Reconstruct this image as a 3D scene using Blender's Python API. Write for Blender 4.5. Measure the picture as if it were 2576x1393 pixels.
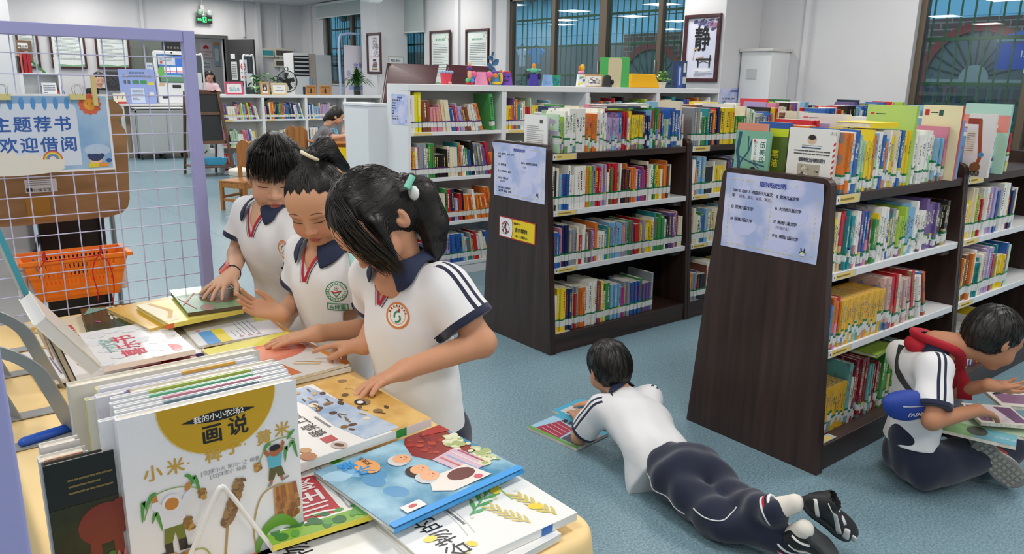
import bpy, math, random
import numpy as np
from mathutils import Vector, Matrix
for _o in list(bpy.data.objects): bpy.data.objects.remove(_o)
SC = bpy.context.scene
COL = SC.collection
FPX, TH, RO, PS, CH = 1923.3, .248924, .0188176, .673298, 1.42
def _cam(d):
	x = d[0]; z = d[1]*math.cos(TH)-d[2]*math.sin(TH); y = -(d[1]*math.sin(TH)+d[2]*math.cos(TH))
	c, s = math.cos(RO), math.sin(RO)
	return (c*x-s*y, s*x+c*y, z)
CM = np.array([_cam((math.cos(PS), math.sin(PS), 0)), _cam((-math.sin(PS), math.cos(PS), 0)), _cam((0, 0, 1))]).T
EYE = np.array([0, 0, CH])
cd = bpy.data.cameras.new('camera'); cam = bpy.data.objects.new('camera', cd); COL.objects.link(cam)
cd.sensor_fit = 'HORIZONTAL'; cd.sensor_width = 36; cd.lens = FPX*36/2576; cd.clip_start = .05; cd.clip_end = 100
_m = Matrix.Identity(4)
for i in range(3):
	_m[i][0] = CM[0][i]; _m[i][1] = -CM[1][i]; _m[i][2] = -CM[2][i]; _m[i][3] = EYE[i]
cam.matrix_world = _m
SC.camera = cam
def ray(px, py): return CM.T @ np.array([px-1288, py-696.5, FPX])
def PZ(px, py, z=0.): d = ray(px, py); return EYE+d*((z-CH)/d[2])
def PX(px, py, x): d = ray(px, py); return EYE+d*(x/d[0])
def PY(px, py, y): d = ray(px, py); return EYE+d*(y/d[1])
SC.view_settings.view_transform = 'Standard'; SC.view_settings.look = 'None'; SC.view_settings.gamma = 1
SC.view_settings.use_curve_mapping = False
SC.view_settings.exposure = 0.0
W = bpy.data.worlds.new('overcast_sky'); SC.world = W; W.use_nodes = True
W.node_tree.nodes['Background'].inputs[0].default_value = (.62, .80, 1, 1)
W.node_tree.nodes['Background'].inputs[1].default_value = 2.6
SC.cycles.max_bounces = 6; SC.cycles.diffuse_bounces = 4; SC.cycles.glossy_bounces = 3; SC.cycles.transmission_bounces = 6
SC.cycles.transparent_max_bounces = 12; SC.cycles.caustics_reflective = False; SC.cycles.caustics_refractive = False
SC.cycles.use_denoising = True; SC.cycles.sample_clamp_indirect = 4
PANEL_POWER = 20.0     # radiance of the ceiling lamps
CEIL = 2.95
def lin(c):
	c = c/255.
	return c/12.92 if c <= .04045 else ((c+.055)/1.055)**2.4
def rgb(c):
	if isinstance(c, str): c = tuple(int(c[i:i+2], 16) for i in (0, 2, 4))
	return (lin(c[0]), lin(c[1]), lin(c[2]), 1)
MATS = {}
def nd(t, kind, **kw):
	n = t.nodes.new(kind)
	for k, v in kw.items(): setattr(n, k, v)
	return n
def M(col, rough=.5, bump=0, bscale=200, metal=0, coat=0, emit=0, key='', sheen=0):
	k = (str(col), rough, bump, bscale, metal, coat, emit, key)
	if k in MATS: return MATS[k]
	m = bpy.data.materials.new('paint_%s' % (col if isinstance(col, str) else len(MATS))); m.use_nodes = True
	t = m.node_tree; b = t.nodes['Principled BSDF']; c = rgb(col)
	b.inputs['Base Color'].default_value = c; b.inputs['Roughness'].default_value = rough; b.inputs['Metallic'].default_value = metal
	if coat: b.inputs['Coat Weight'].default_value = coat; b.inputs['Coat Roughness'].default_value = .08
	if sheen: b.inputs['Sheen Weight'].default_value = sheen
	if emit: b.inputs['Emission Color'].default_value = c; b.inputs['Emission Strength'].default_value = emit
	if bump:
		tc = nd(t, 'ShaderNodeTexCoord'); n = nd(t, 'ShaderNodeTexNoise'); n.inputs['Scale'].default_value = bscale
		t.links.new(tc.outputs['Object'], n.inputs['Vector'])
		bp = nd(t, 'ShaderNodeBump'); bp.inputs['Strength'].default_value = bump; bp.inputs['Distance'].default_value = .01
		t.links.new(n.outputs['Fac'], bp.inputs['Height']); t.links.new(bp.outputs[0], b.inputs['Normal'])
	MATS[k] = m
	return m
def noisy(name, c1, c2, scale=5, rough=.5, stretch=(1, 1, 1), detail=4, bump=0, lo=.35, hi=.65, coat=0, coord='Object', spec=.5):
	if name in MATS: return MATS[name]
	m = bpy.data.materials.new(name); m.use_nodes = True; t = m.node_tree; b = t.nodes['Principled BSDF']
	tc = nd(t, 'ShaderNodeTexCoord'); mp = nd(t, 'ShaderNodeMapping'); mp.inputs['Scale'].default_value = stretch
	n = nd(t, 'ShaderNodeTexNoise'); n.inputs['Scale'].default_value = scale; n.inputs['Detail'].default_value = detail
	r = nd(t, 'ShaderNodeValToRGB'); r.color_ramp.elements[0].position = lo; r.color_ramp.elements[1].position = hi
	r.color_ramp.elements[0].color = rgb(c1); r.color_ramp.elements[1].color = rgb(c2)
	t.links.new(tc.outputs[coord], mp.inputs[0]); t.links.new(mp.outputs[0], n.inputs[0]); t.links.new(n.outputs['Fac'], r.inputs[0])
	t.links.new(r.outputs[0], b.inputs['Base Color']); b.inputs['Roughness'].default_value = rough
	b.inputs['Specular IOR Level'].default_value = spec
	if coat: b.inputs['Coat Weight'].default_value = coat; b.inputs['Coat Roughness'].default_value = .1
	if bump:
		bp = nd(t, 'ShaderNodeBump'); bp.inputs['Strength'].default_value = bump; bp.inputs['Distance'].default_value = .005
		t.links.new(n.outputs['Fac'], bp.inputs['Height']); t.links.new(bp.outputs[0], b.inputs['Normal'])
	MATS[name] = m
	return m
def glassm(name, col, fres=1.45, tint=1.0):
	if name in MATS: return MATS[name]
	m = bpy.data.materials.new(name); m.use_nodes = True; t = m.node_tree; t.nodes.clear()
	o = nd(t, 'ShaderNodeOutputMaterial'); mx = nd(t, 'ShaderNodeMixShader'); tr = nd(t, 'ShaderNodeBsdfTransparent'); g = nd(t, 'ShaderNodeBsdfGlossy')
	lw = nd(t, 'ShaderNodeLayerWeight'); lw.inputs[0].default_value = .5; pw = nd(t, 'ShaderNodeMath', operation='POWER'); pw.inputs[1].default_value = 4
	f = nd(t, 'ShaderNodeMath', operation='MULTIPLY_ADD'); f.inputs[1].default_value = .8; f.inputs[2].default_value = .045; g.inputs['Roughness'].default_value = .01
	t.links.new(lw.outputs['Facing'], pw.inputs[0]); t.links.new(pw.outputs[0], f.inputs[0])
	tr.inputs[0].default_value = rgb(col)
	t.links.new(f.outputs[0], mx.inputs[0]); t.links.new(tr.outputs[0], mx.inputs[1]); t.links.new(g.outputs[0], mx.inputs[2]); t.links.new(mx.outputs[0], o.inputs[0])
	MATS[name] = m
	return m
def vcol(name, rough=.55, bump=0, bscale=300, sss=0, spec=.5, sheen=0):
	"""surface whose own colours are stored on the mesh (attribute 'tint')"""
	if name in MATS: return MATS[name]
	m = bpy.data.materials.new(name); m.use_nodes = True; t = m.node_tree; b = t.nodes['Principled BSDF']
	a = nd(t, 'ShaderNodeAttribute'); a.attribute_name = 'tint'
	t.links.new(a.outputs['Color'], b.inputs['Base Color']); b.inputs['Roughness'].default_value = rough; b.inputs['Specular IOR Level'].default_value = spec
	if sss:
		b.inputs['Subsurface Weight'].default_value = sss; b.inputs['Subsurface Radius'].default_value = (.9, .35, .2); b.inputs['Subsurface Scale'].default_value = .012
	if sheen: b.inputs['Sheen Weight'].default_value = sheen
	if bump:
		tc = nd(t, 'ShaderNodeTexCoord'); n = nd(t, 'ShaderNodeTexNoise'); n.inputs['Scale'].default_value = bscale; n.inputs['Detail'].default_value = 3
		t.links.new(tc.outputs['Object'], n.inputs['Vector'])
		bp = nd(t, 'ShaderNodeBump'); bp.inputs['Strength'].default_value = bump; bp.inputs['Distance'].default_value = .01
		t.links.new(n.outputs['Fac'], bp.inputs['Height']); t.links.new(bp.outputs[0], b.inputs['Normal'])
	MATS[name] = m
	return m
GL = {}
def glyph(ch):
	if ch not in GL:
		c = bpy.data.curves.new('glyph', 'FONT'); c.body = ch; c.size = 1; c.resolution_u = 2
		o = bpy.data.objects.new('glyph', c); me = o.to_mesh()
		vs = [(v.co.x, v.co.y) for v in me.vertices]; fs = [tuple(p.vertices) for p in me.polygons]
		w = 1.0 if ord(ch) > 0x2000 else (max([v[0] for v in vs]+[.2])+.08)
		GL[ch] = (vs, fs, w); o.to_mesh_clear(); bpy.data.objects.remove(o); bpy.data.curves.remove(c)
	return GL[ch]
def V(*a): return np.array(a, float)
def unit(v): v = np.asarray(v, float); return v/max(1e-9, np.linalg.norm(v))
class Fr:
	"""a frame: origin o, axes x, y (made orthonormal) and normal n"""
	def __init__(s, o, x=(1, 0, 0), y=(0, 1, 0)):
		s.o = np.asarray(o, float); s.x = unit(x); y = np.asarray(y, float); s.y = unit(y-s.x*np.dot(y, s.x)); s.n = np.cross(s.x, s.y)
	def __call__(s, u, v, w=0.): return s.o+s.x*u+s.y*v+s.n*w
	def at(s, u, v, w=0., rot=0.):
		c, q = math.cos(rot), math.sin(rot)
		return Fr(s(u, v, w), s.x*c+s.y*q, s.y*c-s.x*q)
def frz(x, y, z, yaw=0.): c, s = math.cos(yaw), math.sin(yaw); return Fr((x, y, z), (c, s, 0), (-s, c, 0))
class MB:
	def __init__(s): s.v = []; s.f = []; s.m = []; s.mats = []; s.k = 0
	def up(s, w): s.k += 1.5e-6; return w+s.k
	def mi(s, m):
		if m not in s.mats: s.mats.append(m)
		return s.mats.index(m)
	def add(s, vs, fs, m):
		b = len(s.v); s.v.extend([tuple(map(float, p)) for p in vs]); k = s.mi(m)
		for f in fs: s.f.append(tuple(i+b for i in f)); s.m.append(k)
		return s
	def poly(s, pts, m): return s.add(pts, [tuple(range(len(pts)))], m)
	def box(s, lo, hi, m, F=None, r=0):
		x0, y0, z0 = lo; x1, y1, z1 = hi
		P = [(x0, y0, z0), (x1, y0, z0), (x1, y1, z0), (x0, y1, z0), (x0, y0, z1), (x1, y0, z1), (x1, y1, z1), (x0, y1, z1)]
		if F is not None: P = [F(*p) for p in P]
		return s.add(P, [(3, 2, 1, 0), (4, 5, 6, 7), (0, 1, 5, 4), (1, 2, 6, 5), (2, 3, 7, 6), (3, 0, 4, 7)], m)
	def prism(s, out, F, w0, w1, m, side=None):
		n = len(out); a = [F(u, v, w0) for u, v in out]; b = [F(u, v, w1) for u, v in out]
		s.add(a+b, [tuple(range(n-1, -1, -1)), tuple(range(n, 2*n))], m)
		return s.add(a+b, [(i, (i+1) % n, n+(i+1) % n, n+i) for i in range(n)], side or m)
	def tube(s, pts, r, m, n=8, caps=True, flat=None):
		pts = [np.asarray(p, float) for p in pts]; N = len(pts); rs = r if hasattr(r, '__len__') else [r]*N
		t0 = unit(pts[1]-pts[0]); up = V(0, 0, 1) if abs(t0[2]) < .9 else V(1, 0, 0); a = unit(np.cross(t0, up)); vs = []; fs = []
		for i, p in enumerate(pts):
			t = unit(pts[min(i+1, N-1)]-pts[max(i-1, 0)]); a = unit(a-t*np.dot(a, t)); b = np.cross(t, a)
			for k in range(n):
				q = 2*math.pi*k/n; vs.append(p+rs[i]*(a*math.cos(q)+b*math.sin(q)*(flat or 1)))
		for i in range(N-1):
			for k in range(n): fs.append((i*n+k, i*n+(k+1) % n, (i+1)*n+(k+1) % n, (i+1)*n+k))
		if caps: fs += [tuple(range(n-1, -1, -1)), tuple(range((N-1)*n, N*n))]
		return s.add(vs, fs, m)
	def lathe(s, prof, F, m, n=20):
		N = len(prof); vs = []; fs = []
		for r, z in prof:
			for k in range(n): q = 2*math.pi*k/n; vs.append(F(r*math.cos(q), r*math.sin(q), z))
		for i in range(N-1):
			for k in range(n): fs.append((i*n+k, i*n+(k+1) % n, (i+1)*n+(k+1) % n, (i+1)*n+k))
		if prof[0][0] > 1e-6: fs.append(tuple(range(n-1, -1, -1)))
		if prof[-1][0] > 1e-6: fs.append(tuple(range((N-1)*n, N*n)))
		return s.add(vs, fs, m)
	def ball(s, c, r, m, n=12, F=None):
		r = r if hasattr(r, '__len__') else (r, r, r); G = F or Fr((0, 0, 0)); vs = []; fs = []; k2 = n//2
		for i in range(k2+1):
			ph = math.pi*i/k2
			for k in range(n):
				q = 2*math.pi*k/n; vs.append(G(c[0]+r[0]*math.sin(ph)*math.cos(q), c[1]+r[1]*math.sin(ph)*math.sin(q), c[2]-r[2]*math.cos(ph)))
		for i in range(k2):
			for k in range(n): fs.append((i*n+k, i*n+(k+1) % n, (i+1)*n+(k+1) % n, (i+1)*n+k))
		return s.add(vs, fs, m)
	# flat marks in a frame's plane, w = height above it
	def rect(s, F, u0, v0, u1, v1, m, w=.0004): w = s.up(w); return s.poly([F(u0, v0, w), F(u1, v0, w), F(u1, v1, w), F(u0, v1, w)], m)
	def disc(s, F, u, v, ru, rv, m, w=.0004, n=18, rot=0, a0=0, a1=2*math.pi):
		c, q = math.cos(rot), math.sin(rot); P = []; w = s.up(w)
		full = abs(a1-a0-2*math.pi) < 1e-6
		for k in range(n+(0 if full else 1)):
			t = a0+(a1-a0)*k/n; x, y = ru*math.cos(t), rv*math.sin(t); P.append(F(u+x*c-y*q, v+x*q+y*c, w))
		return s.poly(P, m)
	def ring(s, F, u, v, r0, r1, m, w=.0005, n=28, a0=0, a1=2*math.pi):
		vs = []
		for k in range(n+1):
			t = a0+(a1-a0)*k/n
			for r in (r0, r1): vs.append(F(u+r*math.cos(t), v+r*math.sin(t), w))
		return s.add(vs, [(2*k, 2*k+1, 2*k+3, 2*k+2) for k in range(n)], m)
	def shape(s, F, pts, m, w=.0004): w = s.up(w); return s.poly([F(u, v, w) for u, v in pts], m)
	def stroke(s, F, pts, wd, m, w=.0005, taper=False):
		n = len(pts); vs = []; P = [V(*p) for p in pts]; w = s.up(w)
		for i in range(n):
			t = unit(P[min(i+1, n-1)]-P[max(i-1, 0)]); q = V(-t[1], t[0])
			h = wd/2*(math.sin(math.pi*(i+.4)/(n-.2)) if taper else 1)
			a, b = P[i]+q*h, P[i]-q*h; vs += [F(a[0], a[1], w), F(b[0], b[1], w)]
		return s.add(vs, [(2*i, 2*i+1, 2*i+3, 2*i+2) for i in range(n-1)], m)
	def text(s, F, u, v, h, st, m, w=.0007, bold=False, sp=1.0, align='l', vert=False, sy=1):
		w = s.up(w); ad = [h*glyph(c)[2]*sp if c != ' ' else h*.4 for c in st]; tot = sum(ad)
		x = u-(tot/2 if align == 'c' else tot if align == 'r' else 0); y = v
		for c, a in zip(st, ad):
			if c != ' ':
				vs, fs, _ = glyph(c); [s.add([F(x+(p[0]+e)*h, y+(p[1]+g)*h*sy, w+2e-6*k) for p in vs], fs, m) for k, (e, g) in enumerate(((0, 0), (.02, 0), (-.02, 0), (0, .02), (0, -.02))[:5 if bold else 1])]
			if vert: y -= h*1.08*sp
			else: x += a
		return s
	def lines(s, F, u0, v0, u1, v1, n, m, rnd, th=.35, w=.0005):
		"""rows of small print too fine to read, as broken bars"""
		dv = (v0-v1)/n
		for i in range(n):
			y = v0-dv*(i+.5); x = u0; e = u1 if rnd.random() < .7 else u0+(u1-u0)*rnd.uniform(.3, .9)
			while x < e:
				q = min(e, x+(u1-u0)*rnd.uniform(.05, .25)); s.rect(F, x, y-dv*th/2, q, y+dv*th/2, m, w); x = q+(u1-u0)*.012
		return s
	def build(s, name, parent=None, smooth=False, bevel=0, seg=2, loc=None, subd=0, auto=None, shade=None):
		me = bpy.data.meshes.new(name); me.from_pydata(s.v, [], s.f)
		for m in s.mats: me.materials.append(m)
		me.polygons.foreach_set('material_index', s.m); me.update()
		if smooth: me.polygons.foreach_set('use_smooth', [True]*len(s.f))
		o = bpy.data.objects.new(name, me); COL.objects.link(o)
		if auto: me.set_sharp_from_angle(angle=auto)
		if bevel:
			b = o.modifiers.new('b', 'BEVEL'); b.width = bevel; b.segments = seg; b.limit_method = 'ANGLE'; b.angle_limit = .7
			if smooth: b.harden_normals = False
		if subd: b = o.modifiers.new('s', 'SUBSURF'); b.levels = b.render_levels = subd
		if parent: attach(o, parent)
		return o
def attach(o, parent):
	o.parent = parent; o.matrix_parent_inverse = Matrix.Translation(-Vector(parent.location)) if parent.type == 'EMPTY' else Matrix.Identity(4)
def thing(name, label, cat, loc=(0, 0, 0), group=None):
	o = bpy.data.objects.new(name, None); COL.objects.link(o); o.location = [float(a) for a in loc]; o.empty_display_size = .05
	return tag(o, label, cat, group)
def tag(o, label, cat, group=None):
	o['label'] = label; o['category'] = cat
	if group: o['group'] = group
	return o
def struct(o): o['kind'] = 'structure'; return o
ORD = 'first second third fourth fifth sixth seventh eighth ninth tenth eleventh twelfth'.split()
def nth(i): return ORD[i] if i < 12 else '%d%s' % (i+1, 'th' if (i+1) % 100 in (11, 12, 13) else {1: 'st', 2: 'nd', 3: 'rd'}.get((i+1) % 10, 'th'))
def smooth_path(pts, n=8):
	P = [np.asarray(p, float) for p in pts]; out = []
	for i in range(len(P)-1):
		a, b, c, d = P[max(i-1, 0)], P[i], P[i+1], P[min(i+2, len(P)-1)]
		for k in range(n):
			t = k/n; out.append(.5*((2*b)+(c-a)*t+(2*a-5*b+4*c-d)*t*t+(3*b-a-3*c+d)*t**3))
	out.append(P[-1]); return out
class Field:
	def __init__(s, lo, hi, h):
		s.lo = np.asarray(lo, float); s.h = h; s.n = np.ceil((np.asarray(hi, float)-s.lo)/h).astype(int)+1
		s.F = np.full(s.n, .2, np.float32); s.ax = [s.lo[i]+h*np.arange(s.n[i]) for i in range(3)]
	def _sub(s, lo, hi):
		a = np.clip(np.floor((np.asarray(lo)-s.lo)/s.h).astype(int), 0, s.n); b = np.clip(np.ceil((np.asarray(hi)-s.lo)/s.h).astype(int)+1, 0, s.n)
		sl = tuple(slice(a[i], b[i]) for i in range(3))
		return sl, s.ax[0][sl[0]][:, None, None], s.ax[1][sl[1]][None, :, None], s.ax[2][sl[2]][None, None, :]
	def _mix(s, sl, d, k, sub=False):
		A = s.F[sl]; d = d.astype(np.float32)
		if sub:
			d = -d; h = np.clip(.5-.5*(A-d)/k, 0, 1); s.F[sl] = A+(d-A)*h+k*h*(1-h)
		else:
			h = np.clip(.5+.5*(A-d)/k, 0, 1); s.F[sl] = A+(d-A)*h-k*h*(1-h)
	def cap(s, a, b, ra, rb=None, k=.02, sub=False):
		a = np.asarray(a, float); b = np.asarray(b, float); rb = ra if rb is None else rb; R = max(ra, rb)+k+.05
		sl, X, Y, Z = s._sub(np.minimum(a, b)-R, np.maximum(a, b)+R); d = b-a; L = max(1e-9, d@d)
		t = np.clip(((X-a[0])*d[0]+(Y-a[1])*d[1]+(Z-a[2])*d[2])/L, 0, 1)
		D = np.sqrt((X-a[0]-t*d[0])**2+(Y-a[1]-t*d[1])**2+(Z-a[2]-t*d[2])**2)-(ra+(rb-ra)*t); s._mix(sl, D, k, sub); return s
	def chain(s, pts, rs, k=.02):
		for i in range(len(pts)-1): s.cap(pts[i], pts[i+1], rs[i], rs[i+1], k)
		return s
	def ell(s, c, r, F=None, k=.02, sub=False):
		"""ellipsoid; F (a frame at the origin) turns its axes"""
		c = np.asarray(c, float); r = np.asarray(r, float); R = r.max()+k+.05; sl, X, Y, Z = s._sub(c-R, c+R)
		X = X-c[0]; Y = Y-c[1]; Z = Z-c[2]
		if F is not None:
			X, Y, Z = (X*F.x[0]+Y*F.x[1]+Z*F.x[2], X*F.y[0]+Y*F.y[1]+Z*F.y[2], X*F.n[0]+Y*F.n[1]+Z*F.n[2])
		k0 = np.sqrt((X/r[0])**2+(Y/r[1])**2+(Z/r[2])**2); k1 = np.sqrt((X/r[0]**2)**2+(Y/r[1]**2)**2+(Z/r[2]**2)**2)+1e-9
		s._mix(sl, k0*(k0-1)/k1, k, sub); return s
	def cut(s, o, n, lo, hi, k=.004):
		"""remove what lies beyond the plane (o, n) inside the box lo..hi"""
		sl, X, Y, Z = s._sub(lo, hi); n = unit(n); D = -((X-o[0])*n[0]+(Y-o[1])*n[1]+(Z-o[2])*n[2]); s._mix(sl, D, k, True); return s
	def ripple(s, fn, lo=None, hi=None):
		sl, X, Y, Z = s._sub(s.lo if lo is None else lo, s.lo+s.h*s.n if hi is None else hi); s.F[sl] += fn(X, Y, Z).astype(np.float32); return s
	def sample(s, P):
		q = (np.asarray(P, float)-s.lo)/s.h; i = np.clip(np.floor(q).astype(int), 0, s.n-2); t = np.clip(q-i, 0, 1); r = 0
		for a in (0, 1):
			for b in (0, 1):
				for c in (0, 1):
					w = (t[:, 0] if a else 1-t[:, 0])*(t[:, 1] if b else 1-t[:, 1])*(t[:, 2] if c else 1-t[:, 2]); r = r+w*s.F[i[:, 0]+a, i[:, 1]+b, i[:, 2]+c]
		return r
	def hit(s, P, d, off=.001, steps=40, tmax=.4):
		"""march points P along d until they lie off above the surface"""
		P = np.array(P, float); d = unit(d); t = np.zeros(len(P))
		for _ in range(steps):
			f = s.sample(P+t[:, None]*d)-off; t = np.clip(t+f*.8, 0, tmax)
		return P+t[:, None]*d
	def near(s, P, off=0., steps=12):
		"""pull points to the surface along the field's own gradient"""
		P = np.array(P, float); e = s.h
		for _ in range(steps):
			g = np.stack([s.sample(P+V(*[e if i == j else 0 for j in range(3)]))-s.sample(P-V(*[e if i == j else 0 for j in range(3)])) for i in range(3)], 1)
			g /= np.maximum(1e-6, np.linalg.norm(g, axis=1))[:, None]; P = P-g*((s.sample(P)-off)*.8)[:, None]
		return P
	def mesh(s):
		F = s.F; S = F < 0; n = s.n; c = np.zeros(n-1, np.int8)
		C = [(i, j, k) for i in (0, 1) for j in (0, 1) for k in (0, 1)]
		sl = lambda o: tuple(slice(o[i], n[i]-1+o[i]) for i in range(3))
		for o in C: c += S[sl(o)]
		act = np.argwhere((c > 0) & (c < 8)); idx = np.full(n-1, -1, np.int32); idx[tuple(act.T)] = np.arange(len(act))
		val = {o: F[tuple((act+o).T)] for o in C}; acc = np.zeros((len(act), 3)); cnt = np.zeros(len(act))
		for o in C:
			for a in range(3):
				if o[a] == 0:
					p = list(o); p[a] = 1; p = tuple(p); va, vb = val[o], val[p]; x = (va < 0) != (vb < 0)
					t = np.where(x, va/np.where(x, va-vb, 1), 0); q = np.tile(np.array(o, float), (len(act), 1)); q[:, a] = t
					acc[x] += q[x]; cnt[x] += 1
		vs = s.lo+s.h*(act+acc/cnt[:, None]); fs = []
		for a in range(3):
			b, d = (a+1) % 3, (a+2) % 3; s0 = [slice(None)]*3; s1 = [slice(None)]*3; s0[a] = slice(0, -1); s1[a] = slice(1, None)
			e = np.argwhere(S[tuple(s0)] != S[tuple(s1)]); e = e[(e[:, b] > 0) & (e[:, d] > 0) & (e[:, b] < n[b]-1) & (e[:, d] < n[d]-1)]
			ub = np.eye(3, dtype=int)[b]; ud = np.eye(3, dtype=int)[d]; g = lambda q: idx[tuple(q.T)]
			Q = np.stack([g(e-ub-ud), g(e-ud), g(e), g(e-ub)], 1); fl = S[tuple(e.T)]; Q[~fl] = Q[~fl][:, ::-1]; fs.append(Q)
		return vs, np.concatenate(fs)
def relax(vs, fs, it=1, lam=.5):
	E = np.concatenate([fs[:, [0, 1]], fs[:, [1, 2]], fs[:, [2, 3]], fs[:, [3, 0]]]); E = np.concatenate([E, E[:, ::-1]])
	for _ in range(it):
		acc = np.zeros_like(vs); cnt = np.bincount(E[:, 0], minlength=len(vs))
		for i in range(3): acc[:, i] = np.bincount(E[:, 0], weights=vs[E[:, 1], i], minlength=len(vs))
		vs = vs+lam*(acc/np.maximum(1, cnt)[:, None]-vs)
	return vs
def grown(field, name, mat, parent=None, tint=None, it=2, mats=None, pick=None, attrs=None, keep=None):
	"""mesh of a field; tint(V)->Nx3 sRGB 0-255 colours of the thing itself; pick(V of faces)->material index"""
	vs, fs = field.mesh(); vs = relax(vs, fs, it)
	if keep is not None:
		ok = keep(vs); k = ok[fs].all(1); fs = fs[k]; used = np.unique(fs); mp = np.full(len(vs), -1); mp[used] = np.arange(len(used)); vs = vs[used]; fs = mp[fs]
	me = bpy.data.meshes.new(name); me.vertices.add(len(vs)); me.vertices.foreach_set('co', vs.astype(np.float32).ravel())
	me.loops.add(len(fs)*4); me.loops.foreach_set('vertex_index', fs.astype(np.int32).ravel())
	me.polygons.add(len(fs)); me.polygons.foreach_set('loop_start', np.arange(0, len(fs)*4, 4, dtype=np.int32)); me.polygons.foreach_set('loop_total', np.full(len(fs), 4, np.int32))
	me.update(calc_edges=True); me.polygons.foreach_set('use_smooth', np.ones(len(fs), bool))
	for m in (mats or [mat]): me.materials.append(m)
	if pick is not None: me.polygons.foreach_set('material_index', pick(vs[fs].mean(1)).astype(np.int32))
	if tint is not None:
		c = np.clip(np.asarray(tint(vs), float)/255, 0, 1); c = np.where(c <= .04045, c/12.92, ((c+.055)/1.055)**2.4)
		a = me.attributes.new('tint', 'FLOAT_COLOR', 'POINT'); a.data.foreach_set('color', np.concatenate([c, np.ones((len(c), 1))], 1).astype(np.float32).ravel())
	for k, fn in (attrs or {}).items():
		a = me.attributes.new(k, 'FLOAT', 'POINT'); a.data.foreach_set('value', np.asarray(fn(vs), np.float32))
	o = bpy.data.objects.new(name, me); COL.objects.link(o)
	if parent: attach(o, parent)
	return o
PANEL = M('fff8f2', .5, emit=PANEL_POWER, key='panel')
TRIMW = M('e8e8e8', .4)
CASEW = M('e9ecee', .35); 
XW, YB = 7.27, 16.66
lampspots = [(2.87, 12.87), (1.36, 14.83), (1.14, 12.8), (2.77, 10.5), (-2.97, 7.7), (-5.5, 7.8)]
lampspots += [(x, y) for y in (-1.6, .8, 3.2, 5.6, 8.0) for x in (-.4, 1.8, 4.0, 6.1)] + [(x, y) for y in (10.5, 12.87, 14.83) for x in (-2.6, -.6, 4.7, 6.4) if not (y > 12 and x > 5)] + [(2.9, 15.75), (5.2, 15.75), (.4, 16)] + [(-3, y) for y in (-1.6, .8, 3.2, 5.6)]  # lamps nearest the back wall are added to brighten the far end
for i, (x, y) in enumerate(lampspots):
	t = thing('ceiling_light', 'square white panel lamp set in the office ceiling', 'ceiling lamp', (x, y, CEIL-.005), 'square ceiling panel lamps')
	b = MB(); b.box((x-.3, y-.3, CEIL-.012), (x+.3, y-.285, CEIL-.001), TRIMW).box((x-.3, y+.285, CEIL-.012), (x+.3, y+.3, CEIL-.001), TRIMW).box((x-.3, y-.285, CEIL-.012), (x-.285, y+.285, CEIL-.001), TRIMW).box((x+.285, y-.285, CEIL-.012), (x+.3, y+.285, CEIL-.001), TRIMW)
	b.build('frame', t)
	MB().poly([(x-.285, y-.285, CEIL-.008), (x-.285, y+.285, CEIL-.008), (x+.285, y+.285, CEIL-.008), (x+.285, y-.285, CEIL-.008)], PANEL).build('diffuser', t)
def floor_mat():
	m = bpy.data.materials.new('speckled_vinyl'); m.use_nodes = True; t = m.node_tree; b = t.nodes['Principled BSDF']
	tc = nd(t, 'ShaderNodeTexCoord'); n1 = nd(t, 'ShaderNodeTexNoise'); n1.inputs['Scale'].default_value = 130; n1.inputs['Detail'].default_value = 4; n1.inputs['Roughness'].default_value = .7
	n2 = nd(t, 'ShaderNodeTexNoise'); n2.inputs['Scale'].default_value = 1.2; v = nd(t, 'ShaderNodeTexVoronoi'); v.inputs['Scale'].default_value = 110
	for n in (n1, n2, v): t.links.new(tc.outputs['Object'], n.inputs['Vector'])
	r = nd(t, 'ShaderNodeValToRGB'); e = r.color_ramp.elements; e[0].position = .32; e[0].color = rgb((84, 113, 126)); e[1].position = .7; e[1].color = rgb((154, 179, 189))
	x = e.new(.5); x.color = rgb((118, 149, 162))
	t.links.new(n1.outputs['Fac'], r.inputs[0])
	lt = nd(t, 'ShaderNodeMath', operation='LESS_THAN'); lt.inputs[1].default_value = .13; t.links.new(v.outputs['Distance'], lt.inputs[0])
	mx = nd(t, 'ShaderNodeMix', data_type='RGBA'); mx.inputs['B'].default_value = rgb((172, 192, 199)); t.links.new(r.outputs[0], mx.inputs['A']); t.links.new(lt.outputs[0], mx.inputs['Factor'])
	t.links.new(mx.outputs['Result'], b.inputs['Base Color'])
	rr = nd(t, 'ShaderNodeMapRange'); rr.inputs['To Min'].default_value = .28; rr.inputs['To Max'].default_value = .42; t.links.new(n2.outputs['Fac'], rr.inputs[0]); t.links.new(rr.outputs[0], b.inputs['Roughness'])
	return m
FLOOR = floor_mat()
b = MB().box((-6.2, -3.2, -.1), (7.5, 16.9, 0), FLOOR)
J = M('5f7f8e', .6)
for a, c in (((2.75, 4.35), (6.6, 4.05)), ((-1, 10.6), (3.2, 10.6)), ((.6, 4.2), (.6, 11)), ((2.2, 5.5), (2.2, 12))):
	a, c = V(*a), V(*c); q = unit(V(-(c-a)[1], (c-a)[0]))*.002; b.poly([(*(a-q), .0006), (*(c-q), .0006), (*(c+q), .0006), (*(a+q), .0006)], J)
struct(b.build('floor'))
WALL = noisy('white_wall_paint', (214, 215, 218), (222, 223, 226), 2, .75, lo=.2, hi=.8)
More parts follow.
